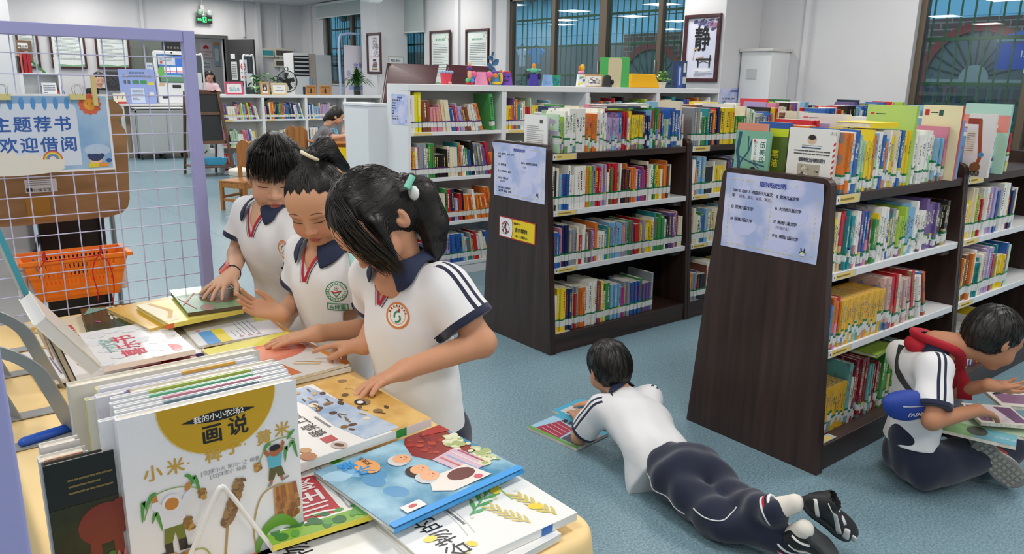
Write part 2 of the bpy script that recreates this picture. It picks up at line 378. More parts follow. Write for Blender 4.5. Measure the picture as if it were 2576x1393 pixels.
def ceil_mat():
	m = bpy.data.materials.new('ceiling_tile'); m.use_nodes = True; t = m.node_tree; b = t.nodes['Principled BSDF']; tc = nd(t, 'ShaderNodeTexCoord')
	k = nd(t, 'ShaderNodeTexBrick'); k.offset = 0; k.inputs['Scale'].default_value = 1; k.inputs['Brick Width'].default_value = .6; k.inputs['Row Height'].default_value = .6; k.inputs['Mortar Size'].default_value = .008
	k.inputs['Color1'].default_value = k.inputs['Color2'].default_value = rgb((222, 222, 224)); k.inputs['Mortar'].default_value = rgb((165, 165, 168))
	t.links.new(tc.outputs['Object'], k.inputs['Vector']); t.links.new(k.outputs['Color'], b.inputs['Base Color']); b.inputs['Roughness'].default_value = .8
	return m
struct(MB().box((-6.2, -3.2, CEIL), (7.5, 16.9, CEIL+.1), ceil_mat()).build('ceiling'))
struct(MB().box((-6.2, -3.2, 0), (-6, 16.9, CEIL), WALL).build('wall_left'))
struct(MB().box((-6, -3.2, 0), (XW, -3, CEIL), WALL).build('wall_front'))
DX0, DX1, DZ = 4.3, 5.56, 2.18
struct(MB().box((-6, YB, 0), (DX0, YB+.2, CEIL), WALL).box((DX1, YB, 0), (XW+.2, YB+.2, CEIL), WALL).box((DX0, YB, DZ), (DX1, YB+.2, CEIL), WALL).build('wall_back'))
# right wall with three window openings: y0, y1, z0, z1
WIN = [(-1.6, 3.40, .85, 2.62), (5.6, 9.36, .85, 2.62), (11.64, 15.60, 1.33, 2.74)]
b = MB(); ys = -3.
for y0, y1, z0, z1 in WIN:
	b.box((XW, ys, 0), (XW+.2, y0, CEIL), WALL).box((XW, y0, 0), (XW+.2, y1, z0), WALL).box((XW, y0, z1), (XW+.2, y1, CEIL), WALL); ys = y1
b.box((XW, ys, 0), (XW+.2, YB, CEIL), WALL); struct(b.build('wall_right'))
struct(MB().box((6.66, 5.0, 0), (XW, 5.53, CEIL), WALL).build('wall_column', bevel=.006))
struct(MB().box((6.66, 12.2, 0), (XW, 12.75, CEIL), WALL).build('wall_column', bevel=.006))
struct(MB().box((.3, 13.6, 0), (1.50, 14.2, CEIL), WALL).build('wall_column', bevel=.006))
struct(MB().box((6.24, 16.56, 0), (6.32, YB, CEIL), WALL).build('trim_1'))
for i, (y, w) in enumerate(((4.42, .05), (10.55, .09), (9.66, .04), (16.1, .06))): struct(MB().box((XW-.05, y, 0), (XW, y+w, CEIL), WALL).build('trim_%d' % (i+2)))
for i, (x, w) in enumerate(((3.98, .05), (6.7, .07), (5.95, .04))): struct(MB().box((x, YB-.05, 2.25 if x < 6 else 0), (x+w, YB, CEIL), WALL).build('trim_%d' % (i+6)))
BRZ = M('6f6152', .35, metal=.35); GRN = M('4f7a55', .4); SILL = M('d9dadc', .4)
GLASS = glassm('window_glass', (232, 240, 240), 1.5); RAIN = glassm('patterned_glass', (170, 190, 190), 1.5)
def window(i, y0, y1, z0, z1, posts, rails, bar, desc):
	x = XW+.06; b = MB(); f = .055
	b.box((x, y0, z0), (x+.08, y0+f, z1), BRZ).box((x, y1-f, z0), (x+.08, y1, z1), BRZ).box((x, y0, z1-f), (x+.08, y1, z1), BRZ).box((x, y0, z0), (x+.08, y1, z0+f), BRZ)
	for p, w in posts: b.box((x-.01, p-w/2, z0+f), (x+.07, p+w/2, z1-f), BRZ)
	w = struct(b.build('window_%d' % i, bevel=.004)); w['label'] = desc
	edges = [y0+f]+[e for p, q in posts for e in (p-q/2, p+q/2)]+[y1-f]
	for k in range(0, len(edges), 2):
		xx = x+.02+.02*((k//2) % 2)
		MB().box((xx, edges[k], z0+f), (xx+.004, edges[k+1], z1-f), RAIN if i == 3 else GLASS).build('pane', w)
	g = MB(); xg = XW+.26; y = y0+.02
	while y < y1: g.tube([(xg, y, z0-.05), (xg, y, z1+.05)], .009, GRN, 6); y += bar
	for z in rails: g.box((xg-.012, y0-.1, z-.014), (xg+.012, y1+.1, z+.014), GRN)
	g.build('grille', w, smooth=False)
	MB().box((XW-.03, y0-.02, z0-.03), (x, y1+.02, z0), SILL).build('sill', w, bevel=.004)
	for p, q in posts[:2]: MB().box((x-.03, p+q*.3, z0+.72), (x-.01, p+q*.3+.014, z0+.86), M('cfd2d4', .3, metal=.8)).build('latch', w, bevel=.003)
window(1, *WIN[0], [(.62, .07), (2.46, .06)], (.9, 1.48, 1.87, 2.5), .115, 'brown aluminium window with green bars')
window(2, *WIN[1], [(6.44, .07), (7.40, .13), (8.37, .07)], (.95, 1.53, 1.93, 2.31), .108, 'brown aluminium window with green bars')
window(3, *WIN[2], [(12.6, .06), (14.43, .08)], (1.36, 1.7, 2.05, 2.42), .105, 'brown aluminium window with green bars and patterned glass')
BLIND = M('b9c4c2', .8)
for y0, y1, z, lab in ((13.5, 15.76, 2.64, 'grey green roller blind rolled down a little over the far window'), (11.56, 13.4, 2.23, 'grey green roller blind pulled lower, right of the far column')):
	t = thing('roller_blind', lab, 'blind', (XW-.05, (y0+y1)/2, CEIL-.05))
	MB().box((XW-.06, y0, z), (XW-.055, y1, CEIL-.03), BLIND).build('fabric', t)
	MB().tube([(XW-.06, y0, z), (XW-.06, y1, z)], .014, M('e4e6e6', .5), 8).build('bottom_rail', t); MB().tube([(XW-.05, y0, CEIL-.04), (XW-.05, y1, CEIL-.04)], .028, M('e4e6e6', .5), 10).build('roller', t)
def brick_mat(n, c1, c2, mo, w, h, ms=.008):
	m = bpy.data.materials.new(n); m.use_nodes = True; t = m.node_tree; b = t.nodes['Principled BSDF']; tc = nd(t, 'ShaderNodeTexCoord'); k = nd(t, 'ShaderNodeTexBrick')
	mp = nd(t, 'ShaderNodeMapping'); mp.inputs['Rotation'].default_value = (0, math.pi/2, math.pi/2)
	sx = nd(t, 'ShaderNodeSeparateXYZ'); cx = nd(t, 'ShaderNodeCombineXYZ'); t.links.new(tc.outputs['Object'], sx.inputs[0]); t.links.new(sx.outputs[1], cx.inputs[0]); t.links.new(sx.outputs[2], cx.inputs[1])
	k.inputs['Scale'].default_value = 1; k.inputs['Brick Width'].default_value = w; k.inputs['Row Height'].default_value = h; k.inputs['Mortar Size'].default_value = ms
	k.inputs['Color1'].default_value = rgb(c1); k.inputs['Color2'].default_value = rgb(c2); k.inputs['Mortar'].default_value = rgb(mo)
	t.links.new(cx.outputs[0], k.inputs['Vector']); t.links.new(k.outputs['Color'], b.inputs['Base Color']); b.inputs['Roughness'].default_value = .85
	return m
BRK = brick_mat('house_brick', (112, 84, 74), (98, 76, 70), (140, 128, 122), .24, .075); HOARD = brick_mat('hoarding', (150, 205, 225), (140, 198, 222), (110, 165, 190), .9, .32, .006)
GRY = M('77797a', .8); XO = 9.6
struct(MB().box((XW+.2, -8, -.3), (14, 22, -.1), M('6b6d6c', .9)).build('ground'))
struct(MB().box((XO, -8, -.1), (XO+.3, 9.2, 2.22), BRK).box((XO, 9.2, -.1), (XO+.3, 22, 2.05), GRY).build('outside_wall', smooth=False))
struct(MB().box((XO+.02, -8, 2.22), (XO+.2, 9.2, 3.3), HOARD).box((XO+.02, 9.2, 2.05), (XO+.2, 22, 3.3), HOARD).build('outside_wall'))
b = MB(); TILE = M('6a7276', .7)
for i in range(60): b.tube([(XO-.35, -6+i*.42, 2.98), (XO+.5, -6+i*.42, 3.25)], .16, TILE, 10)
struct(b.build('outside_roof', smooth=True))
def arch(y, z, r, lab):
	t = thing('arched_window', lab, 'window', (XO, y, 0)); F = Fr((XO-.02, y, z), (0, -1, 0), (0, 0, 1)); RB = M('8a3b35', .7); DG = M('5d6b6a', .5); GB = M('8f9d98', .5)
	b = MB().ring(F, 0, 0, r, r*1.17, RB, .03, 24, 0, math.pi); b.box((-r*1.17, -1.5, -.01), (-r, 0, .03), RB, F).box((r, -1.5, -.01), (r*1.17, 0, .03), RB, F); b.build('surround', t)
	MB().disc(F, 0, 0, r, r, DG, .004, 24, 0, 0, math.pi).rect(F, -r, -1.5, r, 0, DG, .004).build('pane', t)
	b = MB().disc(F, 0, 0, r*.3, r*.3, GB, .012, 16, 0, 0, math.pi)
	for k in range(1, 12): q = math.pi*k/12; b.stroke(F, [(r*.3*math.cos(q), r*.3*math.sin(q)), (r*math.cos(q), r*math.sin(q))], .02, M('2f3a3a', .6), .01)
	b.rect(F, -r, -.06, r, .0, GB, .014)
	for k in range(9): b.rect(F, -r+r*2*k/9+.02, -.25, -r+r*2*(k+1)/9-.02, -.1, M('46504f', .6), .012)
	for k in range(12): u = -r+2*r*k/12; b.rect(F, u+.01, -1.5, u+.025, -.3, GB, .012)
	b.build('grating', t)
c = PX(2455, 170, XO); arch(c[1], 1.55, .52, 'grey fan-topped window with red surround in the brick house outside')
c = PX(1640, 200, XO); arch(c[1], 1.35, .62, 'dark arched window outside, behind the middle barred window')
HANG = [((1335, 118), (1362, 160), '4ea3dd', 'bright blue T-shirt drying outside behind the window bars'), ((1286, 118), (1298, 157), 'b9c6e6', 'pale violet shirt drying outside, leftmost behind the window bars'), ((1308, 115), (1320, 167), 'd4dee6', 'white shirt drying outside beside the pale violet one')]
for (a0, b0), (a1, b1), c, lab in HANG:
	p, q = PX(a0, b0, 8.4), PX(a1, b1, 8.4); w = abs(p[1]-q[1]); h = p[2]-q[2]; F = Fr(((8.4), (p[1]+q[1])/2, q[2]), (0, -1, 0), (0, 0, 1)); w /= 2
	t = thing('hanging_shirt', lab, 'shirt', F.o)
	b = MB(); b.prism([(-w*.8, 0), (w*.8, 0), (w*.82, h*.6), (w*1.25, h*.5), (w*1.4, h*.75), (w*.5, h), (-w*.5, h), (-w*1.4, h*.75), (-w*1.25, h*.5), (-w*.82, h*.6)], F, -.02, .02, M(c, .8)); b.build('cloth', t, bevel=.01)
	MB().tube([F(-w*.6, h*1.0), F(0, h*1.1), F(w*.6, h*1.0)], .006, M('333333', .5)).tube([F(0, h*1.1), F(0, 2.36-F.o[2])], .005, M('333333', .5)).build('hanger', t)
yl = [PX(px, 120, 8.4)[1] for px in (1280, 1370)]; t = thing('clothes_line', 'thin clothes line outside above the hanging shirts', 'clothes line', (8.4, yl[1], 2.36)); MB().tube([(8.4, yl[1]-3, 2.36), (8.4, yl[0]+3, 2.36)], .006, M('444444', .5)).tube([(8.4, yl[1]-3, 2.36), (XO, yl[1]-3, 2.36)], .02, M('555555', .5)).tube([(8.4, yl[0]+3, 2.36), (XO, yl[0]+3, 2.36)], .02, M('555555', .5)).build('line', t)
t = thing('tarpaulin', 'blue awning cloth with red and white print hanging outside the right window', 'awning', PX(2555, 150, 9)); F = Fr(PX(2575, 175, 9.0), (0, -1, 0), (0, 0, 1))
b = MB().box((-.28, .0, -.01), (.35, .26, .01), M('2350b4', .6), F).text(F, -.06, .12, .09, '1703', M('e8d8e0', .6), .012, True); b.build('cloth', t)
MB().tube([F(-.28, .3), F(.4, .3)], .03, M('a8c8d8', .5)).build('roller', t); MB().prism([(-.25, .33), (.4, .33), (.4, .5)], F, -.01, .01, M('3c66b8', .6)).build('canopy', t)
def wood_mat(name, c1, c2, scale=1, axis='z', rough=.42):
	st = {'z': (14, 14, .9), 'x': (.9, 14, 14), 'y': (14, .9, 14)}[axis]
	return noisy(name, c1, c2, 2.2*scale, rough, st, 6, .04, .3, .72)
DARK = wood_mat('dark_walnut_upright', (40, 27, 23), (66, 46, 40)); DARKX = wood_mat('dark_walnut_board', (42, 29, 25), (68, 48, 42), axis='x'); BLK = M('17130f', .5)
SHELFW = M('e6e8ea', .3); YEL = M('ecd27a', .5); PAPER = M('f4f2ec', .7); CLEARP = M('c9ccd0', .15)
INK = M('2a2c3c', .7); BLUEINK = M('2b3f9c', .6); YDASH = M('d9d27c', .6)
SKYP = noisy('pale_sky_print', (176, 190, 232), (214, 216, 244), 9, .38, detail=2, lo=.42, hi=.58)
def book_mat():
	"""cover colour per book; spine print varies with each book's own random number"""
	m = bpy.data.materials.new('book_cover'); m.use_nodes = True; t = m.node_tree; b = t.nodes['Principled BSDF']
	oi = nd(t, 'ShaderNodeObjectInfo'); tc = nd(t, 'ShaderNodeTexCoord'); sx = nd(t, 'ShaderNodeSeparateXYZ'); t.links.new(tc.outputs['Object'], sx.inputs[0])
	def math_(op, a, c=None, d=None):
		n = nd(t, 'ShaderNodeMath', operation=op)
		for i, v in enumerate((a, c, d)):
			if v is None: continue
			if isinstance(v, (int, float)): n.inputs[i].default_value = v
			else: t.links.new(v, n.inputs[i])
		return n.outputs[0]
	R = oi.outputs['Random']; X, Y, Z = sx.outputs
	r2 = math_('FRACT', math_('MULTIPLY', R, 37.7)); r3 = math_('FRACT', math_('MULTIPLY', R, 91.3)); r4 = math_('FRACT', math_('MULTIPLY', R, 211.9))
	cx = nd(t, 'ShaderNodeCombineXYZ'); t.links.new(math_('MULTIPLY', X, 4.5), cx.inputs[0]); t.links.new(math_('MULTIPLY', Z, 42), cx.inputs[2]); t.links.new(math_('MULTIPLY', R, 90), cx.inputs[1])
	n = nd(t, 'ShaderNodeTexNoise'); n.inputs['Scale'].default_value = 1; n.inputs['Detail'].default_value = 2; t.links.new(cx.outputs[0], n.inputs['Vector'])
	on = math_('MULTIPLY', math_('LESS_THAN', Y, .03), math_('MULTIPLY', math_('GREATER_THAN', X, .2), math_('LESS_THAN', X, .8)))
	zr = math_('MULTIPLY', math_('GREATER_THAN', Z, math_('MULTIPLY_ADD', r3, .25, .38)), math_('LESS_THAN', Z, math_('MULTIPLY_ADD', r2, .2, .74)))
	mk = math_('MULTIPLY', math_('MULTIPLY', on, zr), math_('GREATER_THAN', n.outputs['Fac'], .5))
	hs = nd(t, 'ShaderNodeCombineColor', mode='HSV'); t.links.new(r4, hs.inputs[0]); hs.inputs[1].default_value = .62; t.links.new(math_('MULTIPLY_ADD', r3, .5, .2), hs.inputs[2])
	hk = nd(t, 'ShaderNodeCombineColor', mode='HSV'); t.links.new(r3, hk.inputs[0]); hk.inputs[1].default_value = .7; t.links.new(math_('MULTIPLY', r2, .3), hk.inputs[2])
	c2 = nd(t, 'ShaderNodeMix', data_type='RGBA'); band = math_('MULTIPLY', math_('LESS_THAN', Z, math_('MULTIPLY', r3, .55)), math_('GREATER_THAN', r2, .62)); t.links.new(band, c2.inputs['Factor'])
	t.links.new(oi.outputs['Color'], c2.inputs['A']); t.links.new(hs.outputs[0], c2.inputs['B'])
	# faint picture on the boards
	n2 = nd(t, 'ShaderNodeTexNoise'); n2.inputs['Scale'].default_value = 3.5; n2.noise_dimensions = '4D'; t.links.new(tc.outputs['Object'], n2.inputs['Vector']); t.links.new(math_('MULTIPLY', R, 50), n2.inputs['W'])
	pic = math_('MULTIPLY', math_('GREATER_THAN', Y, .03), math_('MULTIPLY', math_('GREATER_THAN', n2.outputs['Fac'], .56), math_('GREATER_THAN', r2, .4)))
	c3 = nd(t, 'ShaderNodeMix', data_type='RGBA'); t.links.new(math_('MULTIPLY', pic, .7), c3.inputs['Factor']); t.links.new(c2.outputs['Result'], c3.inputs['A']); t.links.new(hs.outputs[0], c3.inputs['B'])
	ink = nd(t, 'ShaderNodeMix', data_type='RGBA'); bw = nd(t, 'ShaderNodeSeparateColor', mode='HSV'); t.links.new(oi.outputs['Color'], bw.inputs[0])
	t.links.new(math_('LESS_THAN', bw.outputs[2], .42), ink.inputs['Factor']); t.links.new(hk.outputs[0], ink.inputs['A']); ink.inputs['B'].default_value = rgb((240, 232, 200))
	c4 = nd(t, 'ShaderNodeMix', data_type='RGBA'); t.links.new(mk, c4.inputs['Factor']); t.links.new(c3.outputs['Result'], c4.inputs['A']); t.links.new(ink.outputs['Result'], c4.inputs['B'])
	t.links.new(c4.outputs['Result'], b.inputs['Base Color']); b.inputs['Roughness'].default_value = .32
	return m
def sticker_mat():
	m = bpy.data.materials.new('spine_sticker'); m.use_nodes = True; t = m.node_tree; b = t.nodes['Principled BSDF']
	oi = nd(t, 'ShaderNodeObjectInfo'); tc = nd(t, 'ShaderNodeTexCoord'); sx = nd(t, 'ShaderNodeSeparateXYZ'); t.links.new(tc.outputs['Object'], sx.inputs[0])
	g = nd(t, 'ShaderNodeMath', operation='GREATER_THAN'); g.inputs[1].default_value = .76; t.links.new(sx.outputs[2], g.inputs[0])
	n = nd(t, 'ShaderNodeTexNoise'); n.inputs['Scale'].default_value = 9; t.links.new(tc.outputs['Object'], n.inputs['Vector']); r = nd(t, 'ShaderNodeValToRGB'); r.color_ramp.elements[0].position = .36; r.color_ramp.elements[1].position = .42
	r.color_ramp.elements[0].color = rgb((150, 150, 150)); r.color_ramp.elements[1].color = rgb((228, 230, 228)); t.links.new(n.outputs['Fac'], r.inputs[0])
	mx = nd(t, 'ShaderNodeMix', data_type='RGBA'); t.links.new(g.outputs[0], mx.inputs['Factor']); t.links.new(r.outputs[0], mx.inputs['A']); t.links.new(oi.outputs['Color'], mx.inputs['B'])
	t.links.new(mx.outputs['Result'], b.inputs['Base Color']); b.inputs['Roughness'].default_value = .25
	return m
BOOKM = book_mat(); STICK = sticker_mat(); PAGES = noisy('page_edges', (214, 206, 186), (240, 236, 224), 3, .8, (60, 1, 1), 2)
_b = MB(); _b.box((0, 0, 0), (.09, 1, 1), BOOKM).box((.91, 0, 0), (1, 1, 1), BOOKM).box((.09, 0, 0), (.91, .03, 1), BOOKM); PB = _b.build('book', bevel=0); 
_b = MB(); _b.box((.09, .03, .012), (.91, .975, .985), PAGES); PP = _b.build('page_block')
_b = MB(); _b.box((-.02, -.008, 0), (1.02, .22, 1), STICK); PL = _b.build('spine_label')
PROTO = [PB.data, PP.data, PL.data]
for o in (PB, PP, PL): bpy.data.objects.remove(o)
HUES = [('white', 'f0f0ea', 30), ('cream', 'e6dcc2', 9), ('sky-blue', '7fb4d8', 9), ('blue', '2f62ad', 9), ('navy', '24305e', 6), ('yellow', 'ecd02e', 9), ('orange', 'e07a2c', 6), ('red', 'bf2630', 7), ('green', '3f8f4c', 6), ('lime', 'a9cf4a', 4), ('teal', '2a8f96', 5), ('purple', '6b5590', 4), ('pink', 'd8869c', 4), ('magenta', 'a53a78', 2), ('black', '22201f', 5), ('brown', '7b4a33', 3), ('grey', '8f98a0', 5), ('lilac', 'b0a0cc', 3), ('pale green', 'b8d8b8', 3)]
CUM = [h for h in HUES for _ in range(h[2])]
STUFF = MB(); STC = []           # the many farther books, one object
VC = vcol('far_book_cover', .35)
def bookf(x, y, z, th, dp, ht, side, lean):
	"""frame of a standing book: u along the row, v from spine to fore edge, w up"""
	return Fr((x, y, z), (1, 0, 0), (0, side, 0)) if not lean else None
NB = [0]
def put_book(x, y, z, th, dp, ht, side, col, lean, label, group, band, rnd):
	o = bpy.data.objects.new('book', PROTO[0]); p = bpy.data.objects.new('page_block', PROTO[1]); l = bpy.data.objects.new('spine_label', PROTO[2])
	for q in (o, p, l): COL.objects.link(q)
	o.location = (x, y, z); o.scale = (th, dp, ht)
	if side < 0: o.rotation_euler = (0, 0, math.pi); o.location = (x+th, y, z)
	else: o.rotation_euler = (0, -lean, 0)
	o.color = rgb(col); p.parent = o; l.parent = o; l.color = rgb(band); l.location = (0, 0, .028/ht*rnd.choice([.35, .6, .9, 1.2, 1.7])); l.scale = (1, 1, rnd.uniform(.03, .046)/ht)
	tag(o, label, 'book', group); NB[0] += 1
	return o
def stuff_book(x, y, z, th, dp, ht, side, col, lean, band):
	s, c = math.sin(lean), math.cos(lean); ux, uz = V(c, 0, s), V(-s, 0, c); o = V(x, y, z)
	def G(u, v, w): return o+ux*u+V(0, side, 0)*v+uz*w
	class _F:
		def __call__(q, u, v, w=0): return G(u, v, w)
	F = _F(); n0 = len(STUFF.v)
	STUFF.box((0, 0, 0), (th, dp, ht), VC, F); STC.extend([rgb(col)]*8)
	STUFF.box((th*.1, .004, ht-.002), (th*.9, dp-.003, ht+.0005), VC, F); STC.extend([rgb('e6e0d0')]*8)
	a = .03; STUFF.box((-.0003, -.001, a), (th+.0003, dp*.15, a+.034), VC, F); STC.extend([rgb('e2e4e0')]*8)
	STUFF.box((-.0004, -.0013, a+.034), (th+.0004, dp*.15, a+.042), VC, F); STC.extend([rgb(band)]*8)
	if rnd_.random() < .75:
		q = ht*rnd_.uniform(.38, .5); k = rgb(rnd_.choice(['20223a', 'f4ecd0', 'c02a2a', 'e8d040'])); z2 = q
		while z2 < ht*.88:
			STUFF.box((th*.3, -.0006, z2), (th*.7, .002, z2+ht*.03), VC, F); STC.extend([k]*8); z2 += ht*rnd_.uniform(.035, .06)
rnd_ = random.Random(5)
def shelf_row(x0, x1, y, z, side, hmax, where, mode, seed, band='1f7a4c', fill=1., gap=None, lean=.02, hmin=.15, tmin=.007, tmax=.026, group=None, cols=None, dmax=.2, fwd=.012, leanend=0, noun='book', endname='end panel'):
	r = random.Random(seed); x = x0; i = 0; lp = 0; hp = .2; xe = x0+(x1-x0)*fill; run = 0; cc = None
	while True:
		if run <= 0: run = r.choice([1, 1, 1, 1, 2, 3, 5]); cc = r.choice(cols or CUM); hh = r.uniform(hmin, hmax); tt = r.uniform(tmin, tmax)**1.0; dd = r.uniform(.125, dmax)
		run -= 1
		th, ht, dp = tt*r.uniform(.96, 1.04), hh, dd
		if r.random() < .06: ht = min(hmax, ht*1.12)
		le = r.uniform(-.006, lean) if not leanend or x < xe-leanend*(xe-x0) else lean+(x-(xe-leanend*(xe-x0)))/(leanend*(xe-x0))*.22
		le = max(lp, le) if side > 0 else 0
		if r.random() < .08 and le < .05: le = max(0, le-.01)
		x += max(0, min(ht, hp)*(math.sin(le)-math.sin(lp))) if i else 0
		adv = th/math.cos(le)+.0012; lp = le; hp = ht
		if x+adv > x1 or x > xe: break
		yy = y+side*(fwd+r.uniform(-.004, .01)); bc = band if r.random() < .85 else r.choice(['d8c832', '5a2c6e', '1f7a4c'])
		# a leaning book rests its far corner on its neighbour: shift so that its foot stays on the board
		zz = z
		if mode == 'ind':
			size = 'thin' if th < .012 else 'thick' if th > .02 else 'medium'
			put_book(x, yy, zz, th, dp, ht, side, cc[1], le, '%s %s %s, %s from %s, %s' % (size, cc[0], noun, nth(i), endname, where), group or 'books on the '+where, bc, r)
		else: stuff_book(x, yy, zz, th, dp, ht, side, cc[1], le, bc)
		x += adv; i += 1
	return x
class Case: pass
def dark_case(name, X0, yc, mods, lab, zs, signs):
	"""double-sided tapered bookcase; mods = x of the uprights; zs = upper faces of deck, shelves, top board"""
	t = thing('bookcase', lab, 'bookcase', (X0, yc, 0)); hb, ht, H = .31, .23, 1.112
	half = lambda z: hb+(ht-hb)*z/H
	def upright(x, w, nm, HH=H, mat=DARK):
		a, c = half(0), half(HH); r = .035; F = Fr((x, yc, 0), (0, -1, 0), (0, 0, 1)); out = [(-a, 0), (a, 0)]
		for k in range(6): q = math.pi/2*k/5; out.append((c-r+r*math.cos(q), HH-r+r*math.sin(q)))
		for k in range(6): q = math.pi/2*k/5; out.append((-c+r-r*math.sin(q), HH-r+r*math.cos(q)))
		return MB().prism(out, F, -w, 0, mat).build(nm, t, bevel=.003)
	upright(X0, .038, 'end_panel')
	for x in mods: upright(x, .022, 'upright'); upright(x+.026, .022, 'upright')
	spans = list(zip([X0+.038]+[m+.048 for m in mods[:-1]], mods))
	for k, (a, c) in enumerate(spans):
		MB().box((a, yc-half(0)+.012, .0), (c, yc+half(0)-.012, zs[0]), DARKX).build('plinth', t, bevel=.002)
		for j, z in enumerate(zs[1:-1]):
			h = half(z)-.004; MB().box((a, yc-h, z-.03), (c, yc+h, z), SHELFW).build('shelf', t, bevel=.0025)
			for yy in (yc-h+.03, yc+h-.09): MB().box((c-.07, yy, z-.062), (c-.001, yy+.06, z-.031), M('5c5554', .4)).build('bracket', t, bevel=.003)
		h = half(zs[-1])-.006; MB().box((a, yc-h, zs[-1]-.036), (c, yc+h, zs[-1]), DARKX).build('top_board', t, bevel=.003)
		MB().box((a, yc-.009, zs[0]), (c, yc+.009, zs[-1]-.036), BLK).build('back_panel', t)
		for j, z in enumerate(zs):
			if j == 0:
				F = Fr((a+.01, yc-half(z)+.014, z+.001), (1, 0, 0), (0, 1, 0)); w = .11; bb = MB().box((0, 0, 0), (w, .035, .003), CLEARP, F).box((.004, .003, .003), (w-.02, .028, .0036), YEL, F)
			else:
				hh = .036 if j == len(zs)-1 else .03; y = yc-half(z)+(.006 if j == len(zs)-1 else .004); w = .155
				F = Fr((a+.006, y-.0005, z-hh), (1, 0, 0), (0, 0, 1)); bb = MB().box((0, .001, 0), (w+.012, hh-.001, .0015), CLEARP, F).box((.004, .004, .0015), (.022, hh-.005, .002), PAPER, F).box((.022, .004, .0015), (w, hh-.004, .002), YEL, F)
				bb.disc(F, .013, hh*.5, .004, .006, INK, .0024, 8).lines(F, .03, hh*.62, w*.8, hh*.36, 1, M('8f7a3c', .7), rnd_, .8, .0024)
			bb.build('label_holder', t)
	return t, half, spans
ZA = [.104, .477, .768, 1.052]; ZB = [.104, .468, .772, 1.068]
def curl_sheet(F, w, h, m, curl, nx=8, ny=6):
	vs = []; fs = []
	for i in range(nx+1):
		for j in range(ny+1):
			u, v = w*i/nx, h*j/ny; vs.append(F(u, v, .0012+curl(i/nx, j/ny)))
	for i in range(nx):
		for j in range(ny): a = i*(ny+1)+j; fs.append((a, a+ny+1, a+ny+2, a+1))
	return vs, fs
def mascot(b, F, u, v, s):
	"""small printed motif: dark blue hood with two ears over a pale band"""
	D = M('1f2a63', .5); L = M('d6e04a', .5)
	b.disc(F, u, v, s, s*.9, D, .0022, 14, 0, 0, math.pi).disc(F, u-s*.5, v+s*1.25, s*.2, s*.55, D, .0022, 10, .15).disc(F, u+s*.5, v+s*1.25, s*.2, s*.55, D, .0022, 10, -.15)
	b.disc(F, u, v+s*.14, s*.72, s*.42, L, .0026, 12, 0, 0, math.pi).rect(F, u-s*.72, v-s*.5, u+s*.72, v+s*.14, M('e4e6f4', .5), .0026); b.disc(F, u-s*.35, v-.1*s, s*.1, s*.12, D, .003, 8).disc(F, u+s*.35, v-.1*s, s*.1, s*.12, D, .003, 8)
def notice(name, F, w, h, lab, entries, curl=lambda a, c: 0, title='陪你阅读世界', tk=1.0, dash=True, mid=True):
	t = thing(name, lab, 'notice', F.o); vs, fs = curl_sheet(F, w, h, SKYP, curl); b = MB(); b.add(vs, fs, SKYP)
	b.build('sheet', t, smooth=True)
	b = MB(); H = M('cdd2f6', .5)
	for (u, v, ru, rv) in ((.25, .3, .13, .1), (.62, .15, .16, .08), (.78, .55, .1, .1), (.72, .84, .12, .06), (.2, .8, .08, .05)): b.disc(F, u*w, v*h, ru*w, rv*h*1.1, H, .0015, 9, .3)
	if dash:
		for k in range(16):
			u = w*(.06+.88*k/16)
			b.rect(F, u, h*.915, u+w*.03, h*.925, YDASH, .0018) if abs(u/w-.5) > .17 else None
			b.rect(F, u, h*.05, u+w*.03, h*.06, YDASH, .0018)
		for k in range(14):
			v = h*(.07+.84*k/14)
			for u in ((.05, .94, .5) if mid else (.05, .94)): b.rect(F, u*w, v, u*w+w*.007, v+h*.03, YDASH, .0018)
	b.text(F, w*.5, h*.87, h*.075*tk, title, BLUEINK, .002, True, .86, 'c')
	for (u, v, hh, st, c) in entries: b.text(F, u*w, v*h, hh*h, st, INK if c == 'k' else M('6a4a6a', .6), .002, c == 'k', .9)
	mascot(b, F, w*.86, h*.1, h*.045)
	b.build('print', t)
	return t
# near dark bookcase
tA, halfA, spA = dark_case('A', 2.545, 1.633, [3.645, 4.75], 'dark walnut double-sided bookcase nearest the camera, with the wide sky-blue notice on its end', ZA, 0)
tB, halfB, spB = dark_case('B', 2.588, 3.21, [3.70, 4.80, 5.9, 7.0], 'dark walnut double-sided bookcase further back, with the yellow no climbing sign on its end', ZB, 0)
fA = lambda z: 1.633-halfA(z); fB = lambda z: 3.21-halfB(z)
F = Fr((2.544, 1.842, .80), (0, -1, 0), (0, 0, 1))
notice('shelf_notice', F, .418, .294, 'wide pale blue shelf notice taped on the end of the nearest dark bookcase', [(.08, .76, .05, '1287.5-1287.7 中国当代儿童文', 'k'), (.08, .69, .05, '学', 'k'), (.13, .69, .047, '（故事、散文、童话、寓言）', 'p'), (.08, .54, .052, '13 亚洲儿童文学', 'k'), (.08, .38, .052, '14 非洲儿童文学', 'k'), (.54, .75, .05, '15 欧洲儿童文学', 'k'), (.54, .6, .05, '16 大洋洲儿童文学', 'k'), (.54, .43, .05, '17 美洲儿童文学', 'k'), (.55, .36, .046, '（不含1712）', 'p'), (.54, .25, .05, '1712 美国儿童文学', 'k')], lambda a, c: .012*max(0, a+c-1.82)/.18)
a, c = PX(1247, 357, 2.587), PX(1373, 515, 2.587); b0 = PX(1243, 489, 2.587)
F = Fr((2.587, b0[1], b0[2]), (0, -1, 0), (0, 0, 1)); wN, hN = b0[1]-PX(1370, 517, 2.587)[1], PX(1250, 357, 2.587)[2]-b0[2]
